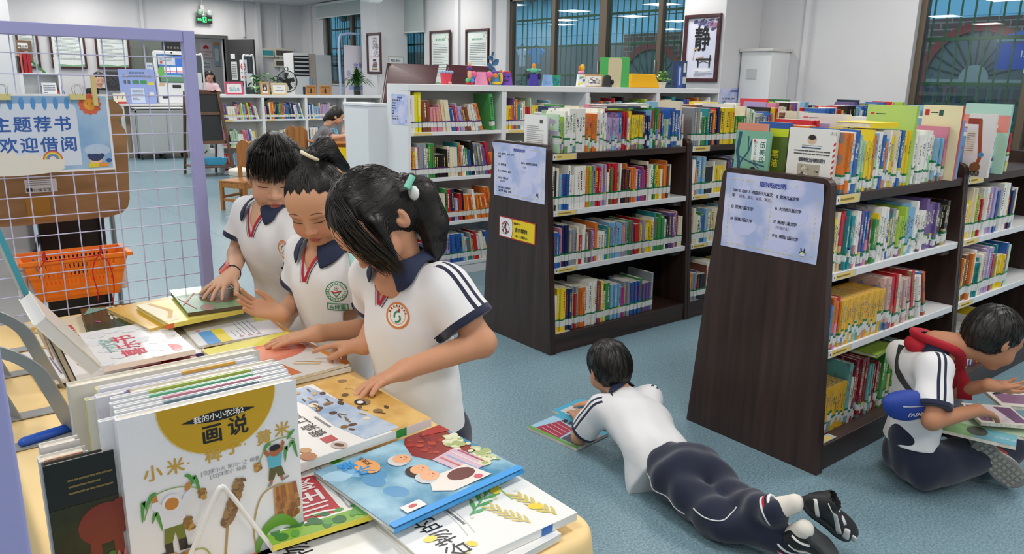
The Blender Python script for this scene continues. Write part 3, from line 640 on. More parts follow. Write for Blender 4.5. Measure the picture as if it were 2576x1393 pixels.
notice('shelf_notice', F, wN, hN, 'pale blue shelf notice with a curled corner on the end of the further dark bookcase', [(.08, .78, .045, '10-12 语言学、汉语、少数'.replace('语', '读').replace('言', '学').replace('汉', '文').replace('数', '年'), 'k'), (.08, .72, .045, '民族'.replace('民', '中').replace('族', '国'), 'k'), (.08, .58, .045, '1-19 世界名著', 'k'), (.08, .46, .045, '10-11 文学世界、童话', 'k'), (.08, .33, .045, '120-127 中国文学', 'k'), (.1, .27, .042, '（家庭读书）', 'p'), (.08, .15, .045, '1286-1287.1 中国古代'.replace('古', '当'), 'k'), (.08, .09, .045, '儿童文学（童话、寓言）', 'k'), (.54, .66, .045, '1287.4 中国当代儿童文学', 'k'), (.56, .59, .042, '（小说）', 'p')], lambda a, c: .02*max(0, c-a-.8)/.2, tk=.85)
a, c = PX(1257, 541, 2.587), PX(1347, 613, 2.587); zb = (PX(1257, 593, 2.587)[2]); F = Fr((2.5865, a[1], zb), (0, -1, 0), (0, 0, 1)); w, h = a[1]-c[1], a[2]-zb
t = thing('no_climbing_sign', 'yellow and white NO CLIMBING sign on the end of the further dark bookcase', 'sign', F.o)
RED = M('b3262c', .35); BLK2 = M('141414', .4)
MB().box((0, 0, 0), (w, h, .002), RED, F).box((.006, .006, .002), (w-.006, h-.006, .0024), M('f2d41c', .35), F).build('plate', t, bevel=.0008)
b = MB(); b.shape(F, [(.006, .006), (w*.36, .006)]+[(w*(.36+.03*math.sin(math.pi*k/8)), .006+(h-.012)*k/8) for k in range(1, 8)]+[(w*.36, h-.006), (.006, h-.006)], M('eef0f0', .35), .0027)
b.stroke(F, [(w*(.36+.03*math.sin(math.pi*k/8)), .004+(h-.008)*k/8) for k in range(9)], .004, RED, .0029)
u, v, r = w*.19, h*.48, h*.3; b.text(F, w*.41, h*.74, h*.11, '温馨提示：', BLK2, .003, True, 1.1).text(F, w*.44, h*.4, h*.24, '请勿攀爬', BLK2, .003, True, .98).text(F, w*.45, h*.15, h*.155, 'NO CLIMBING', BLK2, .003, True, .86)
b.disc(F, u+.012, v+.03, .007, .007, BLK2, .003, 10).stroke(F, [(u+.004, v+.024), (u-.002, v-.002), (u+.008, v-.02), (u-.002, v-.036)], .009, BLK2, .003).stroke(F, [(u+.006, v+.018), (u-.016, v+.026)], .006, BLK2, .003).stroke(F, [(u-.002, v), (u-.018, v-.004), (u-.02, v-.026)], .007, BLK2, .003)
for k in range(4): b.rect(F, u-.034, v-.036+k*.018, u-.016, v-.033+k*.018, BLK2, .003)
b.rect(F, u-.035, v-.038, u-.032, v+.03, BLK2, .003).ring(F, u, v, r*.86, r, RED, .0035).stroke(F, [(u-r*.65, v+r*.65), (u+r*.65, v-r*.65)], .007, RED, .0034)
b.build('print', t)
# books of the near case
YSET = [('yellow', 'e8b828', 1), ('yellow', 'e0a020', 1)]
def rowA(k, x0, x1, z, where, seed, **kw): return shelf_row(x0, x1, fA(z), z+.0005, 1, kw.pop('hmax', .235), where, kw.pop('mode', 'ind'), seed, **kw)
xa, xb = spA[0]
MIX = [h for h in HUES if h[0] in ('white', 'cream', 'sky-blue', 'pale green', 'yellow', 'pink', 'orange', 'blue', 'red', 'lilac')]; MIX = [h for h in MIX for _ in range(h[2])]
rowA(0, xa+.045, xb-.03, ZA[3], 'top board of the nearest bookcase', 11, hmin=.17, hmax=.225, tmax=.024, leanend=.16, lean=.012, cols=MIX, fill=1)
rowA(0, xa+.004, xb-.10, ZA[2], 'upper white shelf of the nearest bookcase', 12, hmin=.16, hmax=.22, tmax=.023)
x = shelf_row(xa+.004, xb, fA(ZA[1]), ZA[1]+.0005, 1, .2, 'lower white shelf of the nearest bookcase', 'ind', 31, fill=.07, cols=[('red', 'b32430', 1), ('blue', '4a86b8', 1), ('orange', 'd8742c', 1)], hmin=.17)
r = random.Random(8)
for i in range(21):
	th = .0145; put_book(x, fA(ZA[1])+.012, ZA[1]+.0005, th, .145, .178, 1, 'e9bb2c' if i % 3 else 'e2a422', .012, 'yellow series book with red title, %s of its row on the nearest bookcase' % nth(i), 'yellow series on the nearest bookcase', '1f7a4c', r); x += th+.0012
shelf_row(x+.004, xb, fA(ZA[1]), ZA[1]+.0005, 1, .235, 'lower white shelf past the yellow series', 'ind', 33, fill=.6, hmin=.19, tmin=.013, tmax=.024, lean=.09, leanend=.6, cols=[('white', 'eeeeea', 1), ('pink', 'd6b4b0', 1), ('blue', '3a80c0', 1), ('cream', 'dcd8b0', 1), ('orange', 'c8643c', 1), ('red', 'c42a36', 1)], endname='the yellow series')
x = shelf_row(xa+.006, xb, fA(ZA[0])+.05, ZA[0]+.0005, 1, .235, 'bottom deck of the nearest bookcase', 'ind', 35, fill=.07, cols=[('sky-blue', '7fb0d0', 1), ('cream', 'dcc88a', 1)], hmin=.2)
for i in range(10):
	put_book(x, fA(ZA[0])+.062, ZA[0]+.0005, .015, .15, .19, 1, 'ecb82a', .008, 'yellow book, %s of the short yellow run on the bottom deck' % nth(i), 'yellow books on the bottom deck', '1f7a4c', r); x += .0162
shelf_row(x+.004, xb-.02, fA(ZA[0])+.05, ZA[0]+.0005, 1, .26, 'bottom deck after the yellow run', 'ind', 36, fill=.72, hmin=.19, tmin=.011, tmax=.024, cols=[('teal', '6fb8b4', 2), ('grey', '8a9690', 1), ('black', '241f1f', 2), ('red', '8f1f2c', 2), ('white', 'e8e6e0', 2), ('orange', 'c8683a', 1), ('green', '4f9a44', 1)], endname='the yellow run')
xa, xb = spA[1]
rowA(0, xa+.01, xa+.47, ZA[3], 'second bay top board', 41, hmin=.16, hmax=.225, cols=MIX, endname='its upright')
shelf_row(xa+.004, xa+.6, fA(ZA[2]), ZA[2]+.0005, 1, .23, '', 'stuff', 42, hmin=.16)
shelf_row(xa+.004, xa+.6, fA(ZA[1]), ZA[1]+.0005, 1, .23, '', 'stuff', 43, hmin=.16)
shelf_row(xa+.004, xa+.62, fA(ZA[0])+.03, ZA[0]+.0005, 1, .25, '', 'stuff', 44, hmin=.18)
bA = 1.633+halfA(ZA[3])
shelf_row(spA[0][0]+.16, spA[0][1]-.02, bA, ZA[3]+.0005, -1, .25, '', 'stuff', 45, hmin=.17, tmin=.011, fill=.9, cols=MIX)
shelf_row(spA[1][0]+.01, spA[1][0]+.7, bA, ZA[3]+.0005, -1, .24, '', 'stuff', 46, hmin=.17, tmin=.011)
# books of the further case
def rowB(i, z, seed, mode, where='', **kw):
	a, c = spB[i]; return shelf_row(a+kw.pop('pad', .004), c-kw.pop('gap_end', .02), fB(z)+kw.pop('dy', 0), z+.0005, 1, kw.pop('hmax', .23), where, mode, seed, **kw)
rowB(0, ZB[3], 51, 'ind', 'top board of the further bookcase', hmin=.16, hmax=.225, tmax=.022, pad=.05)
rowB(0, ZB[2], 52, 'stuff', hmin=.17, tmax=.018, gap_end=.12)
rowB(0, ZB[1], 53, 'stuff', hmin=.16, tmax=.019); rowB(0, ZB[0], 54, 'stuff', hmin=.17, tmax=.02, gap_end=.25, dy=.02, hmax=.25)
for i in (1, 2, 3):
	for k in (3, 2, 1, 0): rowB(i, ZB[k], 60+i*5+k, 'stuff', hmin=.16, gap_end=.05)
	shelf_row(spB[i][0]+.02, spB[i][1]-.05, 3.21+halfB(ZB[3]), ZB[3]+.0005, -1, .25, '', 'stuff', 80+i, hmin=.17)
shelf_row(spB[0][0]+.25, spB[0][1]-.05, 3.21+halfB(ZB[3]), ZB[3]+.0005, -1, .24, '', 'stuff', 85, hmin=.17)
def white_case(lab, X, y0, y1, zs, H, th=.022, base=.07, gap=.05):
	"""X = list of (x0, x1) bays"""
	t = thing('bookcase', lab, 'bookcase', (X[0][0], y0, 0)); 
	for x0, x1 in X:
		MB().box((x0, y0, 0), (x0+th, y1, H-.045), CASEW).build('side_panel', t, bevel=.002); MB().box((x1-th, y0, 0), (x1, y1, H-.045), CASEW).build('side_panel', t, bevel=.002)
		MB().box((x0, y0-.004, H-.045), (x1, y1, H), CASEW).build('top_board', t, bevel=.003); MB().box((x0+th, y1-.012, 0), (x1-th, y1-.001, H-.045), CASEW).build('back_panel', t)
		MB().box((x0+th, y0+.005, 0), (x1-th, y0+.02, zs[0]-.02), CASEW).build('plinth', t, bevel=.002)
		for z in zs: MB().box((x0+th, y0+.001, z-.026), (x1-th, y1-.012, z), CASEW).build('shelf', t, bevel=.002)
		for z in zs[1:]:
			F = Fr((x0+th+.01, y0+.0005, z-.025), (1, 0, 0), (0, 0, 1)); MB().rect(F, 0, .003, .012, .02, PAPER, .001).rect(F, .014, .003, .16, .021, YEL, .001).build('label_holder', t)
	return t
CB = [(2.765, 3.60), (3.60, 4.46), (4.46, 5.32), (5.32, 6.19)]; ZC = [.097, .415, .745, 1.072]; HC = 1.398
white_case('tall white bookcase with clay figures on its top, under the big barred window', CB, 4.645, 4.935, ZC, HC)
PURP = '5a2c6e'
for i, (x0, x1) in enumerate(CB):
	for k, z in enumerate(ZC):
		if k == 3 and i == 0:
			xx = shelf_row(x0+.03, x1, 4.65, z+.0005, 1, .26, '', 'stuff', 101, band=PURP, fill=.03, cols=[('white', 'eeeeee', 1)])
			xx = shelf_row(xx, x1, 4.65, z+.0005, 1, .272, '', 'stuff', 102, band='1f7a4c', fill=.04, cols=[('yellow', 'eadf1e', 1)], hmin=.268, tmin=.024, tmax=.026, dmax=.21, lean=.04)
			xx = shelf_row(xx+.01, x1, 4.65, z+.0005, 1, .22, '', 'stuff', 103, band=PURP, lean=.1, leanend=.8, fill=.74, hmin=.15, tmin=.012)
			stuff_book(x1-.1, 4.662, z+.001, .03, .2, .262, 1, '4fae5c', .12, '1f7a4c'); continue
		fl = {3: (.0, .62, .97, .95), 2: (.97, .8, .9, .9), 1: (.95, .9, .9, .9), 0: (.93, .8, .8, .8)}[k][i]
		shelf_row(x0+.028, x1-.03, 4.65, z+.0005, 1, {3: .25, 2: .25, 1: .25, 0: .25}[k], '', 'stuff', 110+i*7+k, band=PURP if k > 1 else ['c86a2c', '1f7a4c'][k == 0], lean=.05, leanend=.5, hmin=.16, tmin=.009, fill=fl)
DB = [(3.785, 4.452), (4.452, 5.148), (5.148, 5.823), (5.823, 6.5)]; ZD = [.05, .408, .803]
white_case('low white bookcase along the far side, topped by photo frames and plants', DB, 11.77, 12.07, ZD, 1.17)
for i, (x0, x1) in enumerate(DB):
	for k, z in enumerate(ZD): shelf_row(x0+.03, x1-.03, 11.775, z+.0005, 1, .26, '', 'stuff', 150+i*5+k, lean=.06, leanend=.5, hmin=.17, tmin=.009, tmax=.03, fill=(.8, .9, .98)[k], band='d8c832' if k == 2 else '1f3a8c')
# loose books lying across the rows
LIE = MB()
def lying(lab, x, y, z, w, d, h, col, yaw=0, tilt=0, group=None):
	F = frz(x, y, z, yaw); F = Fr(F.o, F.x+V(0, 0, tilt), F.y); t = thing('book', lab, 'book', F.o, group)
	MB().box((0, 0, 0), (w, d, .002), M(col, .35), F).box((0, 0, h-.002), (w, d, h), M(col, .35), F).box((0, 0, .002), (w, .003, h-.002), M(col, .35), F).build('cover', t)
	MB().box((.002, .003, .002), (w-.003, d-.003, h-.002), PAGES, F).build('page_block', t)
lying('bright yellow book lying flat across the book tops, top board of the nearest bookcase', 2.86, 1.45, ZA[3]+.226, .19, .15, .02, 'f0d51e', -.08, .0)
lying('green backed comic lying on the bottom-deck books of the nearest bookcase', 2.98, 1.36, ZA[0]+.262, .2, .15, .014, '8fae3c', .15, 0)
lying('thin navy magazine lying on the book tops, top board of the further bookcase', 3.05, 3.02, ZB[3]+.226, .24, .16, .01, '3a4a5c', -.1)
lying('white paperback lying on the navy magazine, top board of the further bookcase', 3.22, 3.03, ZB[3]+.237, .2, .14, .012, 'dcdcd6', .1)
def cover_book(name, lab, F, w, h, th, col, spine=None, deco=None, cat='book', page=PAGES, group=None):
	"""closed book: cover face in the plane of F (u to the right, v up, normal out), thickness behind it"""
	t = thing(name, lab, cat, F.o, group); c = M(col, .3, coat=.2); sp = M(spine or col, .3, coat=.2); k = .0022
	b = MB().box((0, 0, -k), (w, h, 0), c, F).box((0, 0, -th), (w, h, -th+k), c, F)
	b.box((w-k, .0003, -th+.0003), (w+.0004, h-.0003, -.0003), sp, F)
	if deco: deco(b, F, w, h)
	b.build('cover', t)
	MB().box((.003, .003, -th+k), (w-.004, h-.003, -k), page, F).build('page_block', t)
	return t
def faceX(px0, py0, px1, x, z):
	"""frame of a cover turned to -X whose top left is seen at px0,py0 and whose right edge is at px1; foot at height z"""
	a = PX(px0, py0, x); c = PX(px1, py0+6, x); return Fr((x, a[1], z), (0, -1, 0), (0, 0, 1)), a[1]-c[1], a[2]-z
TA, TB = ZA[3]+.001, ZB[3]+.001
def d_boy(b, F, w, h):
	D = M('2c4f6e', .4); b.stroke(F, [(w*.1, 0), (w*.16, h*.35), (w*.08, h*.6), (w*.14, h*.97)], w*.09, D, .0006).stroke(F, [(w*.16, h*.35), (w*.4, h*.6), (w*.5, h*.85)], w*.04, D, .0006).stroke(F, [(w*.14, h*.5), (w*.5, h*.4), (w*.9, h*.35)], w*.035, D, .0006).stroke(F, [(w*.4, h*.6), (w*.38, h*.9)], w*.03, D, .0006).stroke(F, [(w*.5, h*.42), (w*.75, h*.3)], w*.02, D, .0006)
	b.rect(F, w*.5, h*.45, w*.9, h*.86, M('e8efe9', .4), .0008).text(F, w*.72, h*.7, w*.17, '伍美珍', M('2f6f6a', .5), .001, True, 1, 'l', True).text(F, w*.56, h*.76, w*.085, '明星少年儿童'.replace('星', '天'), M('444444', .5), .001, False, 1, 'l', True)
	b.disc(F, w*.57, h*.82, w*.03, w*.03, M('d2452a', .4), .001, 8).disc(F, w*.6, h*.18, w*.14, h*.07, M('f2f0e8', .5), .0008, 12).disc(F, w*.58, h*.22, w*.075, h*.065, M('e8b990', .5), .001, 12).disc(F, w*.58, h*.27, w*.085, h*.055, M('2a201c', .5), .0012, 12).rect(F, 0, 0, w, h*.06, M('24506a', .4), .0007).rect(F, .0, .0, w*.13, h*.07, M('1f7a4c', .4), .0009)
F, w, h = faceX(1853, 326, 1940, 2.60, TA); cover_book('cover_book', 'green book showing a boy among blue tree branches, facing out on the nearest bookcase', F, w, h, .012, '7fb59a', '8fc0a4', d_boy)
F, w, h = faceX(1857, 308, 1932, 2.614, TA); cover_book('cover_book', 'pink-orange topped book just behind the green tree-branch book', F, w, h, .01, 'dc8f78', 'd8a088')
F, w, h = faceX(1938, 322, 1985, 2.64, TA); cover_book('cover_book', 'lime topped dark green book just left of the white biography with the portrait', F, w, h, .014, '58702a', '26221e', lambda b, F, w, h: b.rect(F, 0, h*.86, w, h, M('c6d82e', .35)).text(F, w*.2, h*.5, w*.4, '笔洁', M('e8dc3a', .4), .0008, True, 1, 'l', True))
def d_bio(b, F, w, h):
	b.disc(F, w*.5, h*.83, w*.1, w*.1, M('c9c2b8', .5)).disc(F, w*.5, h*.82, w*.075, w*.08, M('dcb896', .5), .0006).disc(F, w*.5, h*.86, w*.08, w*.05, M('2a2522', .5), .0008).text(F, w*.86, h*.92, w*.07, '少儿', INK, .0008).rect(F, w*.3, h*.685, w*.7, h*.705, M('34507a', .5), .0006)
	b.lines(F, w*.3, h*.74, w*.72, h*.72, 1, M('777777', .6), rnd_).lines(F, w*.14, h*.665, w*.9, h*.57, 2, M('555555', .6), rnd_, .4).text(F, w*.25, h*.47, w*.085, '钢铁是怎样炼成的', INK, .0008, True, .82)
	G = M('b4ab98', .6); b.rect(F, w*.25, h*.03, w*.72, h*.43, G, .0006)
	r = random.Random(4)
	for _ in range(40): b.disc(F, w*r.uniform(.28, .69), h*r.uniform(.05, .4), w*r.uniform(.01, .04), h*r.uniform(.01, .025), M(r.choice(['5a5448', '7a7262', 'd8d0bc', '3c3830']), .6), .0008+r.random()*.0004, 7, r.random()*3)
	b.disc(F, w*.56, h*.14, w*.05, h*.05, M('c9b490', .6), .0014, 10).disc(F, w*.56, h*.19, w*.06, h*.025, M('6a6452', .6), .0016, 10)
	for k in range(9): b.shape(F, [(w*.955, h*(.02+k*.09)), (w*.999, h*(.05+k*.09)), (w*.999, h*(.09+k*.09)), (w*.955, h*(.06+k*.09))], M('c8323a', .5), .0006)
F, w, h = faceX(1988, 320, 2108, 2.606, TA); cover_book('cover_book', 'white biography with a round portrait and grey war scene, on the nearest bookcase', F, w, h, .017, 'eceae4', 'e4e2dc', d_bio)
def d_dome(b, F, w, h): b.disc(F, w*.5, h*.62, w*.42, h*.2, M('2a55b0', .4)).disc(F, w*.3, h*.72, w*.07, h*.05, M('e8a030', .4), .0008).disc(F, w*.62, h*.76, w*.08, h*.035, M('e28ab8', .4), .0008).rect(F, w*.08, h*.93, w*.18, h*.945, M('d8353a', .4)).lines(F, w*.2, h*.945, w*.4, h*.93, 1, INK, rnd_)
F, w, h = faceX(2013, 283, 2136, 2.95, TA); F.o = F.o+V(0, 0, 0); cover_book('cover_book', 'tall pale grey picture book with a deep blue dome, standing behind the white biography', F, w, h, .02, 'e6e4de', 'd8d8d4', d_dome)
F, w, h = faceX(2184, 262, 2308, 3.12, TA); cover_book('cover_book', 'tall lime green book of Chinese fairy tales standing above the others on the nearest bookcase', F, w, h, .02, 'b7d977', 'a8cc66', lambda b, F, w, h: b.text(F, w*.16, h*.4, w*.2, '中国童话', M('f6f8ea', .4), .0008, True, .66).rect(F, w*.08, h*.88, w*.16, h*.9, M('d8353a', .4)).lines(F, w*.2, h*.9, w*.4, h*.87, 1, INK, rnd_))
F, w, h = faceX(2325, 263, 2424, 3.45, TA); cover_book('cover_book', 'tall cream book with red and dark square emblems, right of the lime green one', F, w, h, .018, 'efe4bc', 'c8484e', lambda b, F, w, h: b.rect(F, w*.06, h*.86, w*.17, h*.94, M('b83038', .4)).rect(F, w*.42, h*.86, w*.53, h*.94, M('2f5a50', .4)).lines(F, w*.2, h*.92, w*.4, h*.88, 1, INK, rnd_))
F, w, h = faceX(2431, 259, 2548, 3.95, TA); cover_book('cover_book', 'aqua topped tall book standing at the frame edge, nearest bookcase second bay', F, w, h, .018, 'b8e6da', '9fd2c4', lambda b, F, w, h: b.rect(F, 0, h*.6, w, h*.84, M('e8968c', .4)))
F, w, h = faceX(2300, 297, 2424, 3.52, TA); cover_book('cover_book', 'tall sky blue picture book at the far end of the first bay top board', F, w, h, .022, '86b6e2', '6a9cd0')
def d_ship(b, F, w, h):
	b.stroke(F, [(w*.0, h*.88), (w*.5, h*.88)], h*.09, M('9c3f2a', .5)).stroke(F, [(w*.45, h*.9), (w*.62, h*.3), (w*.5, h*.12)], w*.14, M('a5502c', .5), .0008).disc(F, w*.5, h*.16, w*.2, h*.08, M('8a5a34', .5), .001).rect(F, w*.02, h*.36, w*.36, h*.72, M('eadfca', .5), .0009).lines(F, w*.05, h*.7, w*.33, h*.4, 9, M('887a6a', .5), rnd_, .3, .0012).disc(F, w*.66, h*.36, w*.1, h*.04, M('4a90c8', .5), .0011)
	for k in range(16): b.rect(F, w*(.3+k*.025), h*.02, w*(.3+k*.025+.012*(1+k % 2)), h*.1, M('222222', .5), .001)
F, w, h = faceX(2440, 285, 2508, 3.70, TA); cover_book('cover_book', 'white book with a brown sailing ship back cover, first in the second bay top board', F, w, h, .02, 'eeece8', 'e8e6e2', d_ship)
F, w, h = faceX(1320, 287, 1377, 2.63, TB); cover_book('cover_book', 'white booklet showing its printed back cover, first on the further top board', F, w, h, .008, 'eeeeea', 'e6e6e2', lambda b, F, w, h: b.rect(F, w*.68, h*.78, w*.82, h*.88, M('555555', .5)).lines(F, w*.12, h*.72, w*.86, h*.12, 11, M('a2a2a6', .6), rnd_, .35))
F, w, h = faceX(1388, 275, 1460, 2.83, TB); cover_book('cover_book', 'light blue picture book standing tall near the start of the further top board', F, w, h, .01, '8cc4e4', '86b8dc', lambda b, F, w, h: b.disc(F, w*.4, h*.8, w*.2, h*.08, M('3f6fae', .4)))
F, w, h = faceX(1530, 268, 1577, 3.30, TB); cover_book('cover_book', 'lime edged picture book standing above the middle of the further top board', F, w, h, .014, 'a8cf5a', 'a0c850')
for i, (p0, p1, py, x, yb, c, lab) in enumerate([(1655, 1712, 252, 3.62, 0, 'e6dcc0', 'cream card book tilted up at the end of the further first bay'), (1745, 1845, 258, 4.2, 0, 'eceae6', 'white book with brush lettering, second bay of the further bookcase'), (1862, 1930, 247, 5.0, 0, 'd8434a', 'red topped picture book among the far top-board books'), (1928, 1985, 249, 5.35, 0, '2e7446', 'dark green picture book right of the red topped one'), (1880, 1935, 268, 4.55, 0, '1d1c1e', 'black book facing out in front of the red topped one'), (2105, 2160, 250, 6.2, 0, '22344e', 'navy book with gold title far along the further top board')]):
	F, w, h = faceX(p0, py, p1, x, TB); cover_book('cover_book', lab, F, w, h, .016, c, c, (lambda b, F, w, h: b.text(F, w*.1, h*.76, w*.22, 'AM', M('c8a24a', .4), .0008, True)) if i == 5 else (lambda b, F, w, h: b.text(F, w*.2, h*.7, w*.18, '漂流记', M('444444', .4), .0008, True)) if i == 1 else None)
HT = HC+.0005; Y0 = 4.76
def gx(px, y=Y0): return PY(px, 214, y)[0]
def cup(b, F, r0, r1, h, m, n=16): return b.lathe([(r0, 0), (r0, .002), (r1, h), (r1*.93, h), (r0*.9, .01)], F, m, n)
def clay(lab, px, y=Y0): x = gx(px, y); F = frz(x, y, HT); return thing('clay_figure', lab, 'clay figure', F.o, 'clay figures on the white bookcase'), Fr(F.o, (.8, -.6, 0), (.6, .8, 0))
K = lambda c: M(c, .6)
t, F = clay('red clay bucket with a pale blue ruffled rim on the white bookcase', 1122); b = MB(); cup(b, F, .034, .044, .085, K('e5485c')); b.build('bucket', t, smooth=True, auto=.6)
b = MB(); [b.ball((.044*math.cos(q), .044*math.sin(q), .086), .011, K('a8c4e4'), 8, F) for q in np.arange(0, 6.28, .5)]; b.build('rim', t, smooth=True)
MB().ball((.03, -.035, .012), (.014, .01, .01), K('f0a0a0'), 10, F).build('drop', t, smooth=True)
t, F = clay('tall totem of stacked clay pieces with a peach neck, left of the pink elephant cup', 1181)
for c, p, r in (('c8343c', (-.012, 0, .012), .017), ('d83c48', (.016, 0, .012), .016), ('4a90d8', (.022, -.01, .03), .016), ('58c878', (-.014, -.01, .032), .017), ('4878c8', (.03, 0, .05), .012)): MB().ball(p, r, K(c), 12, F).build('ball', t, smooth=True)
MB().lathe([(.0, .03), (.014, .035), (.016, .08), (.013, .1), (0, .105)], F, K('f0b888'), 12).build('body', t, smooth=True); MB().ball((0, 0, .115), (.022, .02, .015), K('5a3a98'), 12, F).build('collar', t, smooth=True); MB().ball((0, 0, .127), (.016, .015, .012), K('c03848'), 12, F).build('bead', t, smooth=True); MB().ball((0, 0, .15), (.013, .013, .02), K('f4dcc0'), 12, F).build('head', t, smooth=True)
t, F = clay('pink clay elephant cup upside down with two round ears', 1211); b = MB(); cup(b, F, .05, .036, .094, K('f49ac0')); b.build('cup', t, smooth=True, auto=.6)
for s in (-1, 1): MB().ball((s*.058, -.01, .075), (.03, .015, .022), K('f070ac'), 12, F).build('ear', t, smooth=True)
t, F = clay('blue clay cup dressed in a yellow and orange apron with raised hands', 1246); b = MB(); cup(b, F, .042, .034, .085, K('4a8fc0')); b.build('cup', t, smooth=True, auto=.6)
b = MB(); [b.ball(p, r, K(c), 10, F) for p, r, c in (((-.04, -.02, .055), (.012, .01, .034), 'f0a020'), ((.045, -.02, .05), (.012, .01, .04), 'f4cc1c'), ((.01, -.045, .015), (.035, .008, .012), 'f4cc1c'), ((-.045, -.02, .095), (.014, .01, .012), '58b858'), ((.04, -.015, .1), (.014, .01, .014), 'e87830'), ((0, -.04, .07), (.02, .008, .018), 'f09028'), ((0, -.01, .095), (.03, .02, .012), '6a58c0'))]; b.build('apron', t, smooth=True)
t, F = clay('purple clay pot creature with grinning mouth and red cap', 1274); b = MB(); cup(b, F, .046, .036, .09, K('7a4ab8')); b.build('pot', t, smooth=True, auto=.6)
MB().ball((0, 0, .095), (.03, .03, .012), K('d02c40'), 12, F).build('cap', t, smooth=True); b = MB(); [b.ball(p, r, K('4a2a80'), 8, F) for p, r in (((-.016, -.04, .066), (.011, .005, .005)), ((.016, -.04, .066), (.011, .005, .005)), ((0, -.044, .035), (.02, .005, .008)))]; b.build('face', t, smooth=True)
t, F = clay('clay alien with a mint green head and orange crest on a navy cup', 1342); b = MB(); cup(b, F, .044, .034, .09, K('42389c')); b.build('cup', t, smooth=True, auto=.6)
b = MB(); [b.ball((s*.045, 0, .072), (.016, .012, .026), K('24243a'), 10, F) for s in (-1, 1)]; b.build('arm', t, smooth=True); MB().ball((0, 0, .115), (.03, .026, .024), K('6cc8a0'), 14, F).ball((-.04, 0, .12), (.018, .01, .01), K('6cc8a0'), 10, F).ball((.04, 0, .12), (.018, .01, .01), K('6cc8a0'), 10, F).build('head', t, smooth=True); MB().ball((0, 0, .145), (.016, .014, .026), K('f0962c'), 12, F).build('crest', t, smooth=True)
t, F = clay('pale blue paper cup with drawn wavy lines', 1377); b = MB(); cup(b, F, .046, .036, .085, K('8cb4e4')); b.build('cup', t, smooth=True, auto=.6); b = MB(); b.tube([F(-.02, -.045, .035), F(0, -.047, .03), F(.02, -.045, .036)], .0012, K('3a5a90'), 5).tube([F(-.02, -.044, .02), F(0, -.049, .016), F(.02, -.045, .022)], .0012, K('3a5a90'), 5); b.build('drawn_line', t)
t, F = clay('green clay cup with blue swirls beside the pale blue cup', 1397, 4.80); b = MB(); cup(b, F, .034, .042, .085, K('2fa070')); b.build('cup', t, smooth=True, auto=.6); b = MB(); [b.ball((.036*math.cos(q), .036*math.sin(q), z), (.012, .012, .007), K('2f6cc0'), 8, F) for q, z in ((4.2, .03), (4.8, .05), (5.4, .035), (4.5, .06), (5.1, .02))]; b.build('swirl', t, smooth=True)
t, F = clay('white clay cup with paint spots carrying a pink and yellow bird', 1461); b = MB(); cup(b, F, .042, .034, .095, K('eef0f0')); b.build('cup', t, smooth=True, auto=.6)
b = MB(); [b.ball((.038*math.cos(q), .038*math.sin(q), z), .011, K(c), 8, F) for q, z, c in ((4.2, .02, 'f0d828'), (4.8, .03, 'f0e040'), (5.3, .05, '3a78c8'), (4.5, .07, '58b0e0'), (5.0, .08, 'e8d020'))]; b.build('spot', t, smooth=True); MB().ball((0, 0, .112), (.028, .026, .02), K('f4a4c4'), 12, F).build('body', t, smooth=True); MB().ball((.008, 0, .15), (.02, .018, .03), K('f6c41c'), 12, F).ball((-.014, -.01, .145), (.01, .01, .02), K('f08030'), 10, F).build('head', t, smooth=True)
t, F = clay('black clay head cup in front of the green folder', 1527, 4.70); b = MB(); cup(b, F, .042, .03, .085, K('2c2d2f')); b.ball((0, 0, .08), (.032, .03, .018), K('2c2d2f'), 12, F); b.build('cup', t, smooth=True, auto=.6); MB().ball((.042, -.01, .04), (.014, .012, .022), K('26272a'), 10, F).build('ear', t, smooth=True)
x = gx(1408); b = MB(); b.prism([(0, 0), (.04, .045), (.012, 0)], Fr((x, 4.84, HT), (.8, -.6, 0), (0, 0, 1)), -.004, .004, K('c82c3c')); tag(b.build('paper_flag'), 'small red pointed paper piece right of the green cup', 'paper')
# framed drawing, folders, bag
F = Fr((gx(1470, 4.84), 4.84, HT), (.8, -.6, 0), (.1, .14, 1)); t = thing('framed_drawing', 'small light wood frame with an ink drawing leaning beside the clay bird cup', 'picture frame', F.o); w, h = .155, .1
b = MB(); [b.box(l, u, M('c89a5a', .5), F) for l, u in (((0, 0, -.01), (w, .008, .004)), ((0, h-.008, -.01), (w, h, .004)), ((0, .008, -.01), (.008, h-.008, .004)), ((w-.008, .008, -.01), (w, h-.008, .004)))]; b.build('frame', t, bevel=.001); b = MB().box((.008, .008, -.008), (w-.008, h-.008, -.002), PAPER, F); [b.stroke(F, smooth_path([(rnd_.uniform(.02, .14), rnd_.uniform(.02, .08)) for _ in range(4)], 5), .002, INK, .0) for _ in range(6)]; b.build('picture', t)
F = Fr((gx(1508, 4.80), 4.80, HT), (.8, -.6, 0), (.05, .07, 1)); t = thing('folder', 'upright green folder with a beige centre band on the white bookcase', 'folder', F.o); w, h = .25, .245
MB().box((0, 0, -.006), (w, h, 0), M('46b457', .45), F).build('cover', t, bevel=.002); b = MB(); b.shape(F, [(w*.28, .0), (w*.72, 0), (w*.74, h*.93), (w*.68, h*.98), (w*.34, h*.98), (w*.28, h*.93)], M('d4c9a2', .55), .001); b.build('band', t)
x0, x1 = gx(1576), gx(1648); F = Fr((x0, 4.70, HT), (1, 0, 0), (0, 1, 0)); w = x1-x0; t = thing('bag', 'bright yellow flared felt bag with a white handle on the white bookcase', 'bag', F.o)
